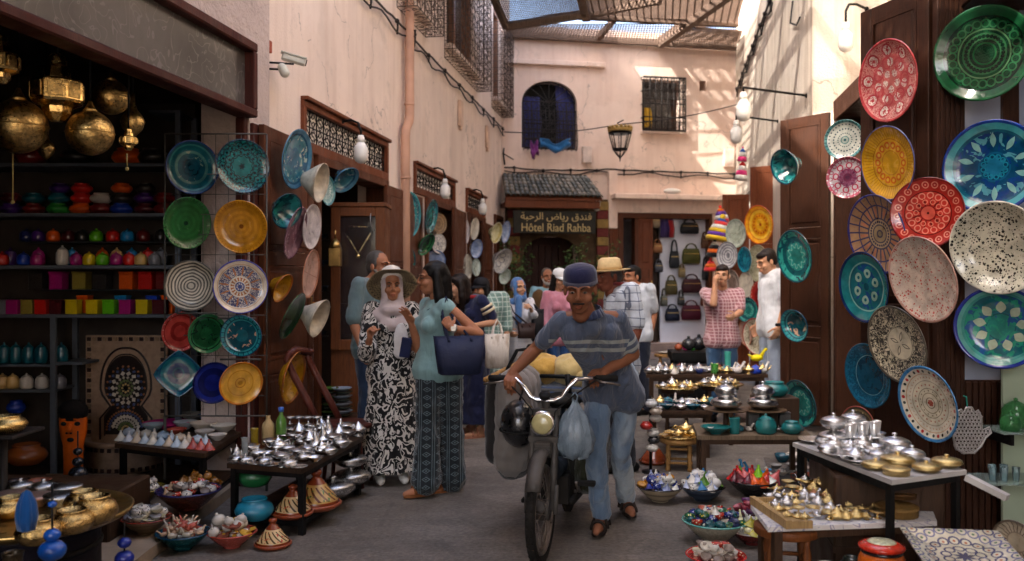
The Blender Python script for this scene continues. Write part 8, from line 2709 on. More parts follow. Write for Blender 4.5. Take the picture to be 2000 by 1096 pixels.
fs.append(tuple((len(rows_) - 1) * n + j for j in range(n)))
bm_.free()
b = MB(); b.add(vs,fs)
k = NT('blue_plastic_film')
k.put(k.b.inputs['Base Color'],k.ramp(k.noise(9,4),[(.3,(.15,.21,.27)),(.7,(.32,.41,.49))]))
k.b.inputs['Roughness'].default_value = .22
k.b.inputs['Coat Weight'].default_value = .5
k.b.inputs['Alpha'].default_value = .78
k.bump(k.noise(16,4,k.mapped((1.5,1.5,.6)),.6,1.0),.03,1.0)
b.build('film',k.m,cb)
b = MB()
for (x,y,z,r) in ((-.03,0,-.29,.08),(.04,.0,-.26,.07),(0,.03,-.32,.07)): b.ball((x,y,z),r,12,8)
b.build('contents',mat('#2c3a42',.6,name='dim_contents'),cb)
b = MB(); b.tube([(-.01,.0,-.01),(-.02,.01,.03),(.0,.01,.06),(.02,.01,.03),(.01,0,-.01)],.008,5); b.build('handle',k.m,cb)
# yellow sacks on the rack,strapped
YS = [cloth('#c49a4a','yellow_sack',fold=.02),cloth('#b8862c','ochre_sack',fold=.02),cloth('#cdb376','pale_yellow_sack',fold=.02)]
for (x,y,z,r,i,lab) in ((-.15,1.0,.93,(.13,.16,.10),0,'yellow bundle under his forearm on the moped rack'),(.02,.98,.93,(.12,.17,.10),2,'pale yellow rounded bundle in the middle of the rack'),(.15,1.05,.95,(.08,.15,.13),1,'upright ochre bundle beside his shirt'),(.13,.95,.88,(.10,.14,.08),2,'pale bundle tucked under the ochre one')):
 b = MB(); b.ball((0,0,0),r,14,9)
 if i == 1: b.cap((0,0,.08),(.02,0,.15),.05,.01)
 t = thing('bundle',lab,'bundle',mw(x,y,z),(0,0,-MYAW))
 blob('sack',[(b,.014)],YS[i],t,.04,3)
b = MB(); b.bx((-.26,.80,.745),(.27,1.30,.835),.015)
bk = thing('folded_mat','bundle of grey and blue striped mats lying across the moped rack','mat',mw(0,0,0),(0,0,-MYAW))
def ms(k,c):
 sep = k.n('ShaderNodeSeparateXYZ'); k.l(k.obj(),sep.inputs[0])
 f = k.M('GREATER_THAN',k.M('SINE',k.M('MULTIPLY',sep.outputs[2],190.0)),.2)
 return k.mix(k.M('MULTIPLY',f,.7),c,srgb('#35507c'))
b.build('mat',cloth('#5a5856','striped_mat',extra=ms),bk)
b = MB()
b.tube([mw(-.24,.84,.90) - mw(0,0,0),mw(.0,.80,.905) - mw(0,0,0),mw(.26,.84,.875) - mw(0,0,0)],.013,5)
b.tube([mw(.03,.79,.92) - mw(0,0,0),mw(.04,.78,.84) - mw(0,0,0),mw(.04,.80,.75) - mw(0,0,0)],.018,5)
b.tube([mw(-.2,.82,.93) - mw(0,0,0),mw(-.2,.80,.84) - mw(0,0,0),mw(-.2,.82,.75) - mw(0,0,0)],.016,5)
tag(b.build('luggage_strap',BLACK,None,mw(0,0,0)),'black luggage straps holding the bundles on the moped','strap')
b = MB(); b.tube([(0,0,0),P(1050,690,6.0) - P(948,742,4.95)],.016,8)
tag(b.build('broom_handle',WOODL,None,P(948,742,4.95)),'pale wooden stick poking out past the moped grip','stick')
bake_all()
# ================================================================== LEFT SHOP INTERIOR
SY = 6.62
def sx_(px,Y=SY): return (px - 1000) / FPX * Y
def sz_(py,Y=SY): return CH - (py - HOR) / FPX * Y
SHM = mat('#5d646e',.45,.3,.15,9,name='grey_shelf_steel')
su = thing('shelf_unit','grey steel shelving filled with colourful pots and tins at the back of the left shop','shelf',(sx_(160),SY,.02))
so = Vector((sx_(160),SY,.02))
x0,x1 = sx_(-130),sx_(345)
for py in (318,416,518,614):
 z = sz_(py)
 b = MB(); b.bx((x0 - so.x,0,z - .028 - so.z),(x1 - so.x,.36,z - so.z),.003); b.build('shelf_board',SHM,su)
for (px,ya,yb) in ((347,215,930),(103,614,930),(-120,215,930)):
 b = MB(); b.bx((sx_(px) - .02 - so.x,-.004,0),(sx_(px) + .02 - so.x,.03,sz_(ya) - so.z),.002); b.build('upright',SHM,su)
 b = MB(); b.bx((sx_(px) - .02 - so.x,.33,0),(sx_(px) + .02 - so.x,.364,sz_(ya) - so.z),.002); b.build('upright',SHM,su)
for (px0,px1,py) in ((-130,103,712),(103,160,708),(-130,103,762),(290,347,215)):
 z = sz_(py)
 b = MB(); b.bx((sx_(px0) - so.x,0.002,z - .02 - so.z),(sx_(px1) - so.x,.358,z - so.z),.003); b.build('shelf_board',SHM,su)
for (px0,px1,py) in ((40,345,470),(60,345,566)):      # clear risers
 z = sz_(py)
 b = MB(); b.bx((sx_(px0) - so.x,.14,z - .012 - so.z),(sx_(px1) - so.x,.35,z - so.z)); b.build('riser',mat('#22262a',.5,name='dark_riser'),su)
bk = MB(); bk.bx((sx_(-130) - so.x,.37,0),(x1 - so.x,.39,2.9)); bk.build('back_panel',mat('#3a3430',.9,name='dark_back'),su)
PAL = {'dark red': '#6a1414','teal': '#125a6a','purple': '#3c1668','green': '#2a8a34','red': '#c01c14','orange': '#d8560c','white': '#c4c0b8','blue': '#1438a0','maroon': '#4a1018','dark grey': '#2a2624','navy': '#141c50',
  'magenta': '#a01870','yellow': '#d0b810','lime': '#5cb414','beige': '#c8a868','grey': '#70727a','sky blue': '#1878b0','khaki': '#8a7c34','rose': '#b03060'}
def P_(cn): return mat(PAL[cn],.3,0,.1,8,coat=.25,name='coloured_lacquer')
GSH = 'coloured pots and tins on the grey shelving'
def shelf_row(items,py,dy,kind,sfun,row,tier=0.0):
 z = sz_(py)
 for i,(px,cn) in enumerate(items):
  s,sz = sfun(cn)
  lx = P(px,py,SY + dy)
  good(kind,P_(cn),(lx.x,SY + dy,z + tier),s,f'{cn} {dict(pot="round pot", jar="lidded jar", box="square tin", cone="pointed jar")[kind]}, {ORD[i]} from the left in {row}',GSH,0,sz=sz,seg=20)
shelf_row([(22,'purple'),(66,'dark red'),(114,'green'),(158,'orange'),(198,'dark red'),(237,'blue'),(285,'maroon'),(322,'dark red')],416,.14,'pot',lambda c: (.088,.085),'the lower tier of pots')
shelf_row([(22,'maroon'),(66,'teal'),(114,'teal'),(160,'red'),(198,'white'),(238,'dark grey'),(283,'purple'),(322,'dark red')],416,.14,'pot',lambda c: (.085,.08),'the upper tier of pots',.085)
shelf_row([(118,'purple'),(160,'red'),(238,'orange'),(284,'dark grey')],416,.14,'pot',lambda c: (.08,.075),'the topmost tier of the pot shelf',.165)
shelf_row([(4,'red'),(46,'blue'),(72,'magenta'),(122,'white'),(149,'magenta'),(174,'yellow'),(200,'lime'),(227,'magenta'),(252,'red'),(275,'beige'),(302,'grey')],518,.06,'jar',lambda c: (.048,.075 if c != 'white' else .11),'the front row of the lidded jar shelf')
shelf_row([(20,'purple'),(75,'magenta'),(141,'sky blue'),(200,'orange'),(228,'beige'),(257,'sky blue'),(289,'red'),(314,'grey')],518,.15,'jar',lambda c: (.050,.10),'the middle row of lidded jars',.0)
shelf_row([(52,'navy'),(75,'purple'),(104,'orange'),(134,'maroon'),(160,'dark grey'),(188,'lime'),(220,'red'),(249,'sky blue'),(280,'dark red'),(314,'dark grey')],470,.22,'jar',lambda c: (.052,.075),'the raised row of jars')
shelf_row([(8,'grey'),(28,'magenta'),(57,'khaki'),(84,'red'),(113,'maroon'),(144,'yellow'),(184,'yellow'),(216,'lime'),(248,'magenta'),(281,'yellow'),(313,'maroon')],614,.08,'box',lambda c: (.056,.098),'the square tin shelf')
shelf_row([(166,'orange'),(240,'sky blue'),(300,'blue'),(330,'orange')],614,.22,'box',lambda c: (.056,.125),'the back of the square tin shelf')
shelf_row([(75,'dark grey'),(115,'magenta'),(160,'khaki'),(200,'dark grey'),(251,'orange'),(288,'red'),(322,'dark red')],566,.24,'box',lambda c: (.066,.125),'the raised row of large tins')
shelf_row([(8,'teal'),(31,'teal'),(56,'teal'),(80,'teal'),(120,'teal')],712,.1,'jar',lambda c: (.05,.115),'the low row of teal jars')
shelf_row([(5,'beige'),(25,'beige'),(52,'white'),(82,'white'),(117,'grey')],762,.1,'jar',lambda c: (.05,.085),'the low row of pale jars')
shelf_row([(250,'orange'),(300,'dark grey'),(150,'dark grey'),(60,'dark red')],318,.15,'pot',lambda c: (.12,.13),'the top shelf under the lanterns')
good('pot',cer('#8a4a20'),(sx_(66),SY - .1,.12),.15,'copper brown pot on the floor under the low shelves',None,sz=.16,name='copper_pot',cat='pot')
good('pot',cer('#1a3aa0'),(sx_(14),SY + .12,sz_(812)),.07,'blue pot at the left below the pale jars',None,sz=.10,name='blue_pot',cat='pot')
# ------------------------------------------------------------------ mosaic fountain
FY = 6.9
fo_ = thing('mosaic_fountain','mosaic tile wall fountain panel with an arch and star rosette in the left shop','fountain',(sx_(246,FY),FY,.02))
fx = sx_(246,FY)
hw_ = sx_(325,FY) - fx
ztp = sz_(655,FY) - .02
CRM = mat('#a08670',.5,0,.2,20,.002,60,name='cream_tile')
b = MB(); b.bx((-hw_,0,0),(hw_,.04,ztp),.004); b.build('panel',CRM,fo_)
tmesh = []
for c in ('#2a1612','#8a7258','#3a1d16'):
 b = MB(); b.box((0,-.004,0),(.030,.012,.030),None,.002)
 me = b.mesh('tile'); me.materials.append(mat(c,.3,0,.2,20,name='mosaic_tile')); tmesh.append(me)
nT = 0
for q,(xa,za_,xb,zb_) in enumerate(((-hw_ + .03,.2,-hw_ + .03,ztp - .03),(hw_ - .03,.2,hw_ - .03,ztp - .03),(-hw_ + .03,ztp - .03,hw_ - .03,ztp - .03))):
 L = max(abs(xb - xa),abs(zb_ - za_)); n = int(L / .040)
 for i in range(n + 1):
  o = link('tile',tmesh[i % 2 * 1 if i % 2 else 0],fo_,(xa + (xb - xa) * i / n,0,za_ + (zb_ - za_) * i / n))
def archpts(w_,z0,z1,zk,n=14):
 """keyhole arch outline"""
 pts = []
 for sg in (1,-1):
  seq = []
  for i in range(n + 1):
   f = i / n
   a = f * pi * .5
   seq.append((sg * w_ * cos(a) ** .8 * (1 + .02 * sin(a * 3)),zk + (z1 - zk) * sin(a)))
  low = [(sg * w_ * 1.02,z0),(sg * w_ * 1.02,z0 + (zk - z0) * .42),(sg * w_ * .62,z0 + (zk - z0) * .66),(sg * w_ * .93,zk - (zk - z0) * .12)]
  q = low + seq
  pts = pts + (q if sg == 1 else q[::-1])
 return pts
DKT = mat('#241411',.35,name='dark_tile_line')
for (w_,z0,z1,r) in ((.20,.22,ztp - .10,.009),(.165,.25,ztp - .15,.006)):
 b = MB(); b.tube([(x,-.002,z) for x,z in archpts(w_,z0,z1,.62)],r,5); b.build('arch_band',DKT,fo_)
zc_ = ztp * .60
b = MB(); b.prism([(x,z) for x,z in archpts(.160,.26,ztp - .16,.62)],-.0015,.0,Matrix(((1,0,0),(0,0,1),(0,1,0))))
b.build('arch_field',mat('#1c1210',.35,0,.2,15,name='dark_field'),fo_)
ROS = [('#d8d0c0',.102,14,.019),('#4a5a8a',.130,18,.013),('#a86a40',.150,22,.010),('#c8c0b0',.074,14,.012),('#6a7a48',.052,12,.014),('#d0b070',.028,8,.010)]
for (c,r,n,s) in ROS:
 b = MB()
 for i in range(n):
  a = 2 * pi * (i + .5 * (n % 8 == 4)) / n
  b.M = Matrix.Translation((r * cos(a),-.003,zc_ + r * 1.15 * sin(a))) @ Matrix.Rotation(-a,4,'Y')
  b.box((0,0,0),(s * 1.5,.01,s * 1.3),Matrix.Rotation(pi / 4,3,'Y'))
 tag(b.build('rosette_tiles',mat(c,.3,0,.15,20,name='mosaic_tile'),fo_),kind='stuff')
 b = MB()
 for i in range(n):
  a = pi * i / (n - 1)
  if r * 1.15 * sin(a) * .9 > .0:
   b.M = Matrix.Translation((r * cos(a),-.003,.30 + r * 1.0 * sin(a))) @ Matrix.Rotation(-a,4,'Y')
   b.box((0,0,0),(s * 1.4,.01,s * 1.2),Matrix.Rotation(pi / 4,3,'Y'))
 tag(b.build('rosette_tiles',mat(c,.3,0,.15,20,name='mosaic_tile'),fo_),kind='stuff')
b = MB(); b.ball((0,-.002,zc_),(.02,.008,.02),12,6); b.build('spout',IRON,fo_)
# basin
b = MB()
pr = [(.0,.0),(.27,.0),(.28,.03),(.28,.20),(.295,.21),(.295,.235),(.26,.24),(.25,.15),(0,.14)]
vs,fs,n = [],[],20
for r,z in pr:
 for j in range(n + 1):
  a = pi + pi * j / n
  vs.append((r * cos(a) * 1.05,r * sin(a) - .002,z))
for i in range(len(pr) - 1):
 for j in range(n):
  a = i * (n + 1) + j
  fs.append((a,a + 1,a + n + 2,a + n + 1))
b.add(vs,fs); b.build('basin',CRM,fo_)
for i in range(17):
 a = pi + pi * (i + .5) / 17
 o = link('tile',tmesh[0],fo_,(.283 * 1.05 * cos(a),.283 * sin(a) - .002,.185)); o.rotation_euler = (0,0,a + pi / 2)
 o = link('tile',tmesh[2],fo_,(.283 * 1.05 * cos(a),.283 * sin(a) - .002,.03)); o.rotation_euler = (0,0,a + pi / 2)
# orange mask
MY = 6.25
mk = thing('carved_mask','tall orange carved face mask with black hair leaning in front of the mosaic fountain','mask',(sx_(143,MY),MY,.07))
zt_ = sz_(800,MY) - .07
ORM = mat('#c0560e',.55,0,.25,8,.004,30,name='orange_leather')
b = MB()
pr = [(-.0,0),(.08,0),(.082,.15),(.085,.28),(.115,.40),(.118,.50),(.09,.56),(0,.575)]
sc_ = zt_ / .575
n = 12
vs,fs = [],[]
for x,z in pr:
 for j in range(n):
  a = 2 * pi * j / n
  vs.append((x * sc_ * cos(a),x * sc_ * sin(a) * .45,z * sc_))
for i in range(len(pr) - 1):
 for j in range(n):
  a,c_ = i * n + j,i * n + (j + 1) % n
  fs.append((a,c_,c_ + n,a + n))
b.add(vs,fs)
b.tube([(0,-.045 * sc_,.47 * sc_),(0,-.075 * sc_,.40 * sc_)],[.012 * sc_,.026 * sc_],8)
b.tube([(-.09 * sc_,-.03 * sc_,.50 * sc_),(-.03 * sc_,-.056 * sc_,.505 * sc_)],.012 * sc_,6); b.tube([(.09 * sc_,-.03 * sc_,.50 * sc_),(.03 * sc_,-.056 * sc_,.505 * sc_)],.012 * sc_,6)
b.build('face',ORM,mk)
b = MB()
for sg in (-1,1):
 b = MB(); b.ball((sg * .055 * sc_,-.045 * sc_,.465 * sc_),(.026 * sc_,.014,.018 * sc_),10,6); b.build('eye_hole',BLACK,mk)
 b = MB(); b.ball((sg * .018 * sc_,-.072 * sc_,.395 * sc_),(.010 * sc_,.012,.010 * sc_),8,5); b.build('nostril',BLACK,mk)
b = MB(); b.ball((0,-.048 * sc_,.335 * sc_),(.030 * sc_,.014,.018 * sc_),10,6); b.build('mouth_hole',BLACK,mk)
b = MB(); b.ball((0,.0,.56 * sc_),(.125 * sc_,.07,.10 * sc_),14,8); b.build('hair',mat('#14100f',.8,0,.3,30,.006,70,name='black_wool'),mk)
# bead strings
def beads(label,px,Y,spec,m):
 t = thing('bead_string',label,'ornament',P(px,spec[0][0] - 40,Y))
 o_ = P(px,spec[0][0] - 40,Y)
 b = MB(); b.tube([(0,0,0),P(px,spec[-1][0],Y) - o_],.004,5); b.build('cord',BLACK,t)
 for py,r in spec:
  b = MB(); b.ball(P(px,py,Y) - o_,(r,r,r * .8),14,8); b.build('bead',m,t)
 return t
beads('string of dark round beads hanging in front of the orange mask',152,5.3,[(882,.028),(902,.034),(925,.055)],mat('#1c2028',.3,name='dark_bead'))
BLUEB = mat('#0f4fa8',.35,0,.2,10,coat=.3,name='blue_bead')
beads('string of bright blue beads in front of the brass tray',102,3.25,[(985,.016),(1045,.030),(1075,.050)],BLUEB)
beads('small blue beads at the foot of the brass tray stand',243,3.9,[(1060,.03),(1090,.042)],mat('#1c2c8a',.35,0,.2,10,coat=.3,name='blue_bead2'))
b = MB(); b.lathe([(.0,0),(.028,.01),(.036,.06),(.03,.11),(.014,.15),(0,.16)],24,lobe=8,lobea=.16)
tag(b.build('blue_tassel',cloth('#0c4a88','blue_tassel'),None,P(52,1040,3.25)),'blue tassel at the left in front of the brass pots','tassel')
# ------------------------------------------------------------------ round brass tray table
bt = thing('tray_table','large round brass tray table covered with brass pots at the lower left corner','table',(-2.17,3.9,0))
zt3 = .46
b = MB(); b.lathe([(.0,zt3 - .03),(.40,zt3 - .03),(.43,zt3 - .012),(.44,zt3 + .006),(.43,zt3 + .010),(.40,zt3),(0,zt3)],48); b.build('tray',BRASSD,bt)
b = MB(); b.lathe([(.33,0),(.33,.05),(.30,.06),(.30,zt3 - .08),(.34,zt3 - .06),(.34,zt3 - .031),(0,zt3 - .031)],28); b.build('drum',mat('#17131a',.6,0,.3,8,name='dark_drum'),bt)
for zz in (.12,.30):
 b = MB(); b.lathe([(.301,zz),(.309,zz + .008),(.309,zz + .02),(.301,zz + .028)],28); b.build('band',IRON,bt)
GBT = 'brass vessels on the round tray table'
BH = mat((.60,.40,.15),.16,1,.45,4,.010,9,name='hammered_brass')
for (px,py,s,sz,kind,m,lab) in ((185,1022,.080,.105,'pot',BH,'large hammered brass pot nearest the right rim'),(140,1040,.075,.085,'pot',BH,'brass pot with open mouth at the front rim'),(75,1062,.072,.09,'pot',BH,'brass pot at the front behind the blue tassel'),(165,1000,.075,.085,'pot',BH,'brass pot behind the hammered pot'),
          (25,1010,.07,.08,'pot',BH,'brass pot at the left edge of the picture'),(120,985,.065,.055,'box_round',SILW,'silvery round box in the middle'),(70,985,.065,.05,'box_round',mat((.5,.34,.28),.35,.8,.2,20,name='copper_pink'),'coppery round box in the middle'),(25,980,.06,.05,'box_round',mat((.5,.34,.28),.35,.8,.2,20,name='copper_pink'),'coppery round box at the left'),
          (130,965,.06,.05,'box_round',SILW,'silvery round box at the back right'),(85,962,.055,.05,'sugar',SILW,'silvery lidded box at the back'),(40,960,.055,.05,'sugar',SILW,'silvery lidded box at the back left')):
 good(kind,m,T(px,py,zt3 + .001),s * 1.2,f'{lab} of the brass tray table',GBT,rnd.uniform(0,6),sz=sz * 1.15)
good('vase',mat('#3a3020',.3,.6,.3,12,name='dark_bronze'),P(25,1090,3.0) * 1,.05,'dark bronze vase at the very corner of the picture',None,sz=.09,name='bronze_vase',cat='vase')
bpy.data.objects['bronze_vase'].location.z = .42
b = MB(); b.lathe([(.12,0),(.12,.40),(.14,.418),(0,.418)],16)
tag(b.build('plinth',DKWOOD,None,(bpy.data.objects['bronze_vase'].location.x,bpy.data.objects['bronze_vase'].location.y,0)),'dark round plinth under the bronze vase','plinth')
# floor dishes behind the tray
GD = 'dark dishes on the shop floor behind the brass tray'
r9 = random.Random(9)
b = MB(); b.bx((-.75,-.25,0),(.55,.3,.30),.01)
tag(b.build('low_chest',DKWOOD,None,(-2.75,5.0,.02)),'low dark chest behind the brass tray table','chest')
for i in range(12):
 px,py = -10 + 22 * (i % 7) + r9.uniform(-5,5),932 + 12 * (i // 7)
 c_,w_ = [('#14303c','petrol blue'),('#3a2a24','brown'),('#5a5a60','grey'),('#7a4a38','rust')][i % 4]
 p = P(px,py,4.85 + .12 * (i // 7)); p.z = .321
 good(['dish','bowl'][i % 2],cer(c_),p,.065,f'{w_} dish on the low dark chest, {ORD[i]} from the left',GD)
b = MB(); b.ball((0,0,0),(.17,.14,.10),14,8)
tag(b.build('dark_cushion',cloth('#26262c','dark_cushion'),None,T(170,965,.08)),'dark grey cushion behind the hammered brass pot','cushion')
good('pot',BRASS,P(12,845,4.4),.10,'shiny brass pot on a small ledge at the left edge',None,sz=.09,name='brass_pot',cat='pot')
p = P(12,845,4.4); b = MB(); b.bx((-.25,-.1,-.02),(.09,.2,-.001),.004); b.tube([(-.1,.15,-.02),(-.1,.15,-p.z + .02)],.02,8)
tag(b.build('ledge_stand',IRONP,None,p),'thin black stand with a ledge under the shiny brass pot','stand')
# ------------------------------------------------------------------ hanging brass lanterns
PIERCED = mat((.55,.37,.14),.32,1,.5,40,.006,70,name='pierced_brass')
def lantern(label,px,py,Y,r,kind):
 c = P(px,py,Y)
 t = thing('hanging_lantern',label,'lantern',c)
 top = 3.1 - c.z
 b = MB(); b.tube([(0,0,r * 1.1),(0,0,top)],.006,5); b.build('chain',IRON,t)
 b = MB()
 if kind == 'ball':
  b.ball((0,0,0),(r,r,r * .98),28,16)
  b.lathe([(r * .35,r * .93),(r * .22,r * 1.08),(r * .12,r * 1.25),(.01,r * 1.4)],16)
  b.build('globe',PIERCED,t)
  b = MB(); b.tube([(r * 1.004 * cos(a),r * 1.004 * sin(a),0) for a in [2 * pi * i / 28 for i in range(28)]],r * .03,5,False,True); b.build('seam',BRASSD,t)
 elif kind == 'octa':
  b.lathe([(r * .3,-r * 1.15),(r * .55,-r * .85),(r * .6,-r * .62),(r * .95,-r * .45),(r,-r * .35),(r,r * .35),(r * .92,r * .45),(r * .55,r * .55),(r * .5,r * .95),(r * .38,r * 1.05),(r * .36,r * 1.35),(r * .2,r * 1.5)],8)
  for f in b.flat: pass
  b.flat = [True] * len(b.flat)
  b.build('body',BRASS,t)
  b = MB()
  for i in range(8):
   a = 2 * pi * (i + .5) / 8
   R = Matrix.Rotation(a,3,'Z')
   b.box(R @ Vector((r * .93,0,0)),(.012,r * .52,r * .6),R,.003)
  tag(b.build('pierced_panels',PIERCED,t),kind='stuff')
 else:
  b.lathe([(.005,-r * 1.3),(r * .3,-r * 1.15),(r * .8,-r * .6),(r,0),(r * .8,r * .5),(r * .4,r * 1.0),(r * .22,r * 1.5),(.015,r * 2.4)],20)
  b.build('drop',PIERCED,t)
 return t
lantern('large brass globe lantern at the far left under the fascia',36,247,4.9,.155,'ball')
lantern('eight sided brass lantern with stepped top between the globes',112,180,5.0,.145,'octa')
lantern('pierced brass globe lantern right of the eight sided lantern',176,260,5.05,.132,'ball')
lantern('brown copper globe lantern hanging higher near the fascia',217,190,5.3,.108,'ball')
lantern('drop shaped brass lantern, rightmost of the hanging lanterns',259,238,5.5,.075,'drop')
lantern('tiny bright brass lantern below the drop shaped one',251,275,5.2,.05,'octa')
lantern('brass lantern cut off by the left edge of the picture',0,122,4.7,.10,'octa')
lantern('small dim brass lantern behind the large globe',90,290,5.6,.055,'drop')
for (px,ya,yb,lab) in ((25,300,395,'thin cord hanging below the large brass globe'),(248,300,330,'thin cord under the tiny brass lantern')):
 a = P(px,ya,4.9); b = MB(); b.tube([(0,0,0),P(px,yb,4.9) - a],.004,5); b.ball(P(px,yb,4.9) - a,.012,6,4)
 tag(b.build('pull_cord',mat('#8a7a4a',.7,name='cord'),None,a),lab,'cord')
# ------------------------------------------------------------------ chair behind the silver table
ch = thing('wooden_chair','red brown wooden chair with curved back standing behind the silver table','chair',(-1.22,6.42,0))
RB = wood(srgb('#5a2a20'),'chair_wood',rough=.35)
b = MB(); b.lathe([(.0,.42),(.19,.42),(.205,.435),(.20,.455),(.17,.46),(0,.452)],24); b.build('seat',RB,ch)
for a in (.6,2.3,3.9,5.5):
 b = MB(); b.tube([(.15 * cos(a),.15 * sin(a),.42),(.20 * cos(a),.20 * sin(a),0)],[.02,.015],8); b.build('leg',RB,ch)
for (q0,q1) in (((-.19,-.03),-.02),((-.08,.17),.02)):
 b = MB(); b.tube([(q0[0],q0[1],.44),(q0[0] - .10,q0[1] + .02,.62),(q0[0] - .20,q0[1] + .03,.80),(q0[0] - .25,q0[1] + .02,.92),(q0[0] - .22,q0[1] + .02,.98)],[.024,.028,.028,.026,.02],8); b.build('back_post',RB,ch)
b = MB(); b.tube([(-.42,-.02,.95),(-.40,.08,.985),(-.31,.20,.95)],.03,8); b.build('top_rail',RB,ch)
# ------------------------------------------------------------------ display cabinet by the first doorway
cx0,cx1,cY = sx_(646,8.3),sx_(752,8.3),8.3
cb = thing('display_cabinet','tall wooden display cabinet with glass door and gold jewellery by the first shop doorway','cabinet',((cx0 + cx1) / 2,cY,0))
hwc = (cx1 - cx0) / 2
zt_,zb_ = sz_(404,8.3),sz_(684,8.3)
CW = wood(srgb('#6a3c1e'),'cabinet_wood')
b = MB(); b.bx((-hwc,.02,0),(hwc,.34,zb_)); b.bx((-hwc,.30,zb_),(hwc,.34,zt_)); b.bx((-hwc,.02,zb_),(-hwc + .02,.30,zt_)); b.bx((hwc - .02,.02,zb_),(hwc,.30,zt_)); b.bx((-hwc - .02,-.02,zt_),(hwc + .02,.36,zt_ + .04),.005); b.build('carcass',CW,cb)
b = MB()
b.bx((-hwc,-.01,zb_),(-hwc + .09,.018,zt_),.005); b.bx((hwc - .09,-.01,zb_),(hwc,.018,zt_),.005); b.bx((-hwc + .09,-.008,zb_),(hwc - .09,.018,zb_ + .1),.005); b.bx((-hwc + .09,-.008,zt_ - .09),(hwc - .09,.018,zt_),.005)
do = b.build('door',CW,cb)
b = MB(); b.bx((-hwc + .09,.006,zb_ + .1),(hwc - .09,.012,zt_ - .09)); b.build('pane',mat((.04,.03,.03),.06,0,.1,3,coat=.6,alpha=.45,name='dark_pane'),do)
b = MB(); b.bx((-hwc + .02,.04,zb_ + .42),(hwc - .02,.29,zb_ + .44)); b.build('shelf',CW,cb)
b = MB()
zc2 = zt_ - .25
b.tube([(-.12,.02,zc2),(0,.02,zc2 - .2),(.12,.02,zc2)],.012,5); b.tube([(-.09,.02,zc2 + .06),(.09,.02,zc2 + .06)],.010,5); b.ball((0,.02,zc2 - .22),.025,8,5)
tag(b.build('gold_necklace',GOLDG,None,((cx0 + cx1) / 2,cY,0)),'gold triangular necklace displayed in the cabinet door','necklace')
b = MB(); b.bx((-.055,-.05,-.12),(.055,.05,.05),.006); b.lathe([(.07,.05),(.05,.10),(.015,.14)],4,R=Matrix.Rotation(pi / 4,4,'Z')); b.tube([(0,0,.14),(0,0,.22)],.006,5)
tag(b.build('square_lantern',BRASSD,None,P(655,495,8.15)),'small square brass lantern hanging on the left of the cabinet','lantern')
# stacks of glazed plates in the first doorway
GPL = 'stacked glazed plates in the first doorway'
b = MB(); b.bx((-.45,-.15,0),(.45,.25,.26),.008)
tag(b.build('plate_bench',DKWOOD,None,(sx_(650,7.9),7.95,.0)),'low bench under the stacked plates in the first doorway','bench')
for j,(px,cn,c) in enumerate(((612,'dark green','#1c4a2a'),(640,'olive green','#4a6a2a'),(668,'white and blue','#8a98a8'))):
 p = P(px,800,7.9); p.z = .262
 for i in range(8):
  good('dish',cer(c if i % 2 else '#2a3a2a'),(p.x + rnd.uniform(-.006,.006),p.y,p.z + .034 * i),.095,f'plate in the {cn} stack, {ORD[i]} from the bottom',GPL,rnd.uniform(0,6),sz=.12,name='stacked_plate',cat='plate')
for i,(px,py,c,w_) in enumerate(((625,470,'#4a5a74','blue grey'),(628,520,'#3a4a60','dark blue'),(625,570,'#4a5a74','blue grey'),(630,610,'#8a94a4','pale blue'),(622,660,'#3a4a60','dark blue'))):
 good('bowl',cer(c),P(px,py,8.5),.09,f'{w_} bowl in the column of bowls inside the first doorway, {ORD[i]} from the top',GPL)
b = MB(); b.tube([(0,0,0),(0,0,2.45)],.012,6)
for py in (470,520,570,610,660): b.lathe([(.0,sz_(py,8.5) - .012),(.08,sz_(py,8.5) - .008),(.08,sz_(py,8.5) - .002)],12)
tag(b.build('bowl_rack',IRONP,None,(sx_(626,8.5),8.5,.02)),'thin black rack carrying a column of bowls inside the first doorway','rack')
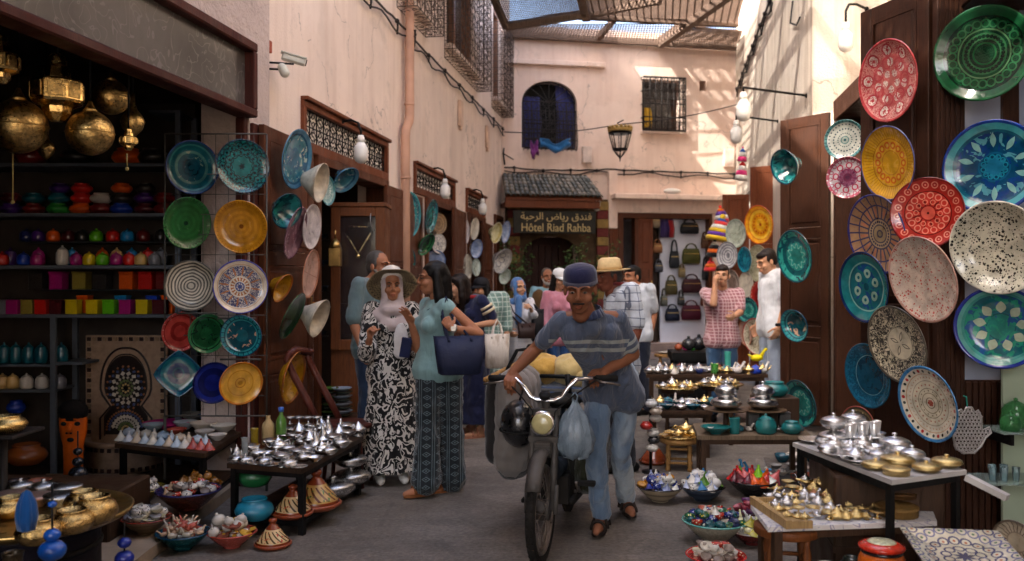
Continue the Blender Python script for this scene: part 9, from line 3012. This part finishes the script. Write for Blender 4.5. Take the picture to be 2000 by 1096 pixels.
# ================================================================== BAG SHOP AND FAR ODDMENTS
dpt = .10       # bags hang on a white board just inside the shopfront
def bk(px,py,off=0):
 q = BX(px,py,-dpt - .05 + off)
 return BB.matrix_basis @ Vector((q[0],dpt + .05 - off,q[1]))
xl,zl = BX(1289,655,-dpt - .05); xr,zr_ = BX(1384,428,-dpt - .05)
b = MB(); b.bx((xl,dpt + .05,.225),(xr,dpt + .09,zr_ + .1))
b.build('bag_board',mat('#dcdce4',.6,0,.05,4,name='white_bag_board'),BB)
b = MB(); xq,_ = BX(1272,500,-.1); b.bx((xq,.25,.225),(xl - .002,.29,zr_ + .1)); b.build('shop_partition',DKWOOD,BB)
GBG = 'handbags hanging in the shop by the hotel'
LEA = lambda c: mat(c,.55,0,.25,10,.003,40,name='bag_leather')
def hbag(px,py,w,h,c,label,kind=0):
 S = BB.matrix_basis @ Vector((0,0,0))
 p = bk(px,py,.10)
 s = p.y / FPX
 W_,H_ = w * s,h * s
 t = thing('handbag',label,'bag',p,(0,0,BYAW),GBG)
 b = MB()
 n = 14
 e = lambda q: math.copysign(abs(q) ** .65,q)
 vs,fs = [],[]
 for (fz,fx,fy) in ((-.5,.82,.5),(-.45,.95,.9),(-.1,1.0,1.0),(.3,.9,.7),(.5,.78,.3)):
  for i in range(n):
   a = 2 * pi * i / n
   vs.append((e(cos(a)) * W_ / 2 * fx,e(sin(a)) * .06 * fy,H_ * fz * .8 - H_ * .1))
 fs = [tuple(range(n - 1,-1,-1)),tuple(4 * n + i for i in range(n))]
 for j in range(4):
  for i in range(n):
   a,c_ = j * n + i,j * n + (i + 1) % n
   fs.append((a,c_,c_ + n,a + n))
 b.add(vs,fs); b.build('bag_body',LEA(c),t)
 b = MB()
 for yy in (-.02,.02):
  b.tube([(W_ * .28 * cos(a),yy,H_ * .28 + H_ * (.28 if kind == 0 else .55) * sin(a)) for a in [pi * i / 8 for i in range(9)]],.012,5)
 b.build('handle',LEA(c),t)
 b = MB(); b.bx((-W_ * .4,-.064,H_ * .02),(W_ * .4,-.056,H_ * .05)); b.build('zip',BRASSD,t)
for a in ((1347,443,46,30,'#1c1b1e','black handbag at the top right of the white board'),(1350,497,46,42,'#4a4a20','olive green handbag on the white board below the black one'),(1317,503,24,46,'#2a2c30','narrow charcoal shoulder bag left of the olive bag',1),
   (1351,555,50,38,'#3a1c22','wide dark maroon handbag in the middle of the white board'),(1311,558,30,40,'#4a4224','brownish olive bag left of the dark maroon handbag'),(1350,607,50,40,'#4a1626','burgundy handbag, lowest on the white board'),(1313,612,36,34,'#1c2030','navy handbag left of the burgundy one'),
   (1286,520,22,26,'#4a4a50','grey bag by the reddish door leaf'),(1284,482,24,28,'#8a5c3a','tan leather bag above the grey bag'),(1280,432,22,30,'#8a7a64','beige bag at the top beside the door leaf')):
 a = list(a); a[2] *= .86; a[3] *= .9
 hbag(*a)
for i,a in enumerate(((1377,470,16,30,'#5a4030','slim brown bag at the right edge of the white board, upper one'),(1378,530,14,34,'#2a2a2e','slim black bag at the right edge of the white board, middle one'),(1376,585,16,26,'#6a3a2a','small rust bag at the right edge of the white board, lowest'),(1297,585,14,26,'#5a5a50','tiny grey bag between the navy and olive bags'),(1332,530,14,24,'#7a6a4a','small tan pouch between the charcoal and olive bags'),(1330,585,14,22,'#3a3a3a','small dark pouch between the maroon and navy bags'))):
 hbag(*a,i % 2)
b = MB(); W_ = 30 * 17.5 / FPX
vs,fs = curtain(-W_ / 2,W_ / 2,-.38,0,0,10,.02); b.add(vs,fs)
o = b.build('scarf',cloth('#3a2a5c','purple_scarf'),None,bk(1303,428,.12),(0,0,BYAW)); o.modifiers.new('t','SOLIDIFY').thickness = .01
tag(o,'purple scarf hanging beside the black handbag','scarf')
b = MB(); vs,fs = curtain(-.05,.05,-.36,0,0,4,.015); b.add(vs,fs)
o = b.build('scarf',cloth('#9a2428','red_scarf2'),None,bk(1312,430,.16),(0,0,BYAW)); o.modifiers.new('t','SOLIDIFY').thickness = .01
tag(o,'narrow red scarf in front of the purple scarf','scarf')
# hats hanging on the far right door
KH = [('#5a2c8a','purple'),('#c02828','red'),('#d8d4cc','white'),('#d8b020','yellow'),('#2050a0','blue'),('#d06018','orange'),('#101014','black'),('#d83878','pink')]
def knit_hat(px,py,Y,r,h,cols,label,tiltx=0):
 t = thing('knit_hat',label,'hat',P(px,py,Y),(0,radians(tiltx),0),'striped woollen hats on the far right door')
 n = len(cols)
 for i,c in enumerate(cols):
  f0,f1 = i / n,(i + 1) / n
  R_ = lambda f: r * (1 - f ** 1.6) ** .6 + .004
  b = MB(); b.lathe([(R_(f0) * 1.0,h * f0),(R_((f0 + f1) / 2) * 1.03,h * (f0 + f1) / 2),(R_(f1),h * f1)],14)
  b.build('stripe',cloth(KH[c][0],'wool_' + KH[c][1]),t)
 b = MB(); b.ball((0,0,h * 1.04),r * .25,8,6); b.build('pompom',cloth(KH[cols[0]][0],'wool_' + KH[cols[0]][1]),t)
knit_hat(1402,470,12.0,.17,.32,[3,0,3,2,1,4],'large striped woollen hat, purple, yellow and red, below the far lamps',12)
knit_hat(1410,436,12.1,.10,.22,[1,2,0,5],'small red and white woollen hat above the large striped one',-6)
knit_hat(1394,502,12.0,.10,.22,[6,5,6,2],'black and orange woollen hat above the checked shirt man',4)
knit_hat(1388,530,12.0,.09,.16,[1,5,1],'red and orange woollen hat lowest on the door edge',0)
knit_hat(1447,352,11.9,.08,.26,[2,7,2,1],'white and pink woollen hat high on the far door',6)
knit_hat(1449,315,11.9,.06,.18,[7,2,4],'pink woollen hat, highest on the far door',4)
# stool and dark bench by the shop
round_stool('small wooden stool on the paving near the bag shop',(P(1303,690,11.6).x,11.6,0),.17,.52,WOODL,legs=4)
good('dish',cer('#b8b4ac'),(P(1303,690,11.6).x,11.6,.522),.12,'pale dish on the small stool near the bag shop',None)
table_box('dark cluttered bench behind the stepped stall beside the checked shirt man',[(1.95,10.6),(2.65,10.6),(2.7,11.2),(2.0,11.2)],.62,'dark_bench',mtop=BLACK,mleg=BLACK,th=.10,leg=.06,cat='bench')
for (px,py,c,w_,s) in ((1340,640,'#c8307a','pink',.05),(1352,632,'#50b840','green',.05),(1362,642,'#d8c020','yellow',.04),(1345,655,'#2a2a2c','black',.09),(1365,660,'#1c1c20','dark',.10),(1325,650,'#a05030','rust',.05)):
 p = P(px,py,10.9); p.z = .621
 good('ball',cer(c),p,s,f'{w_} woolly ball on the dark bench behind the stall','woolly things on the dark bench',sz=s * 1.1)
b = MB(); b.bx((-.30,-.22,0),(.36,.22,.50),.02)
tag(b.build('black_case',BLACK,None,(P(1360,690,10.3).x - .12,10.28,0)),'black case on the ground in front of the dark bench','case')
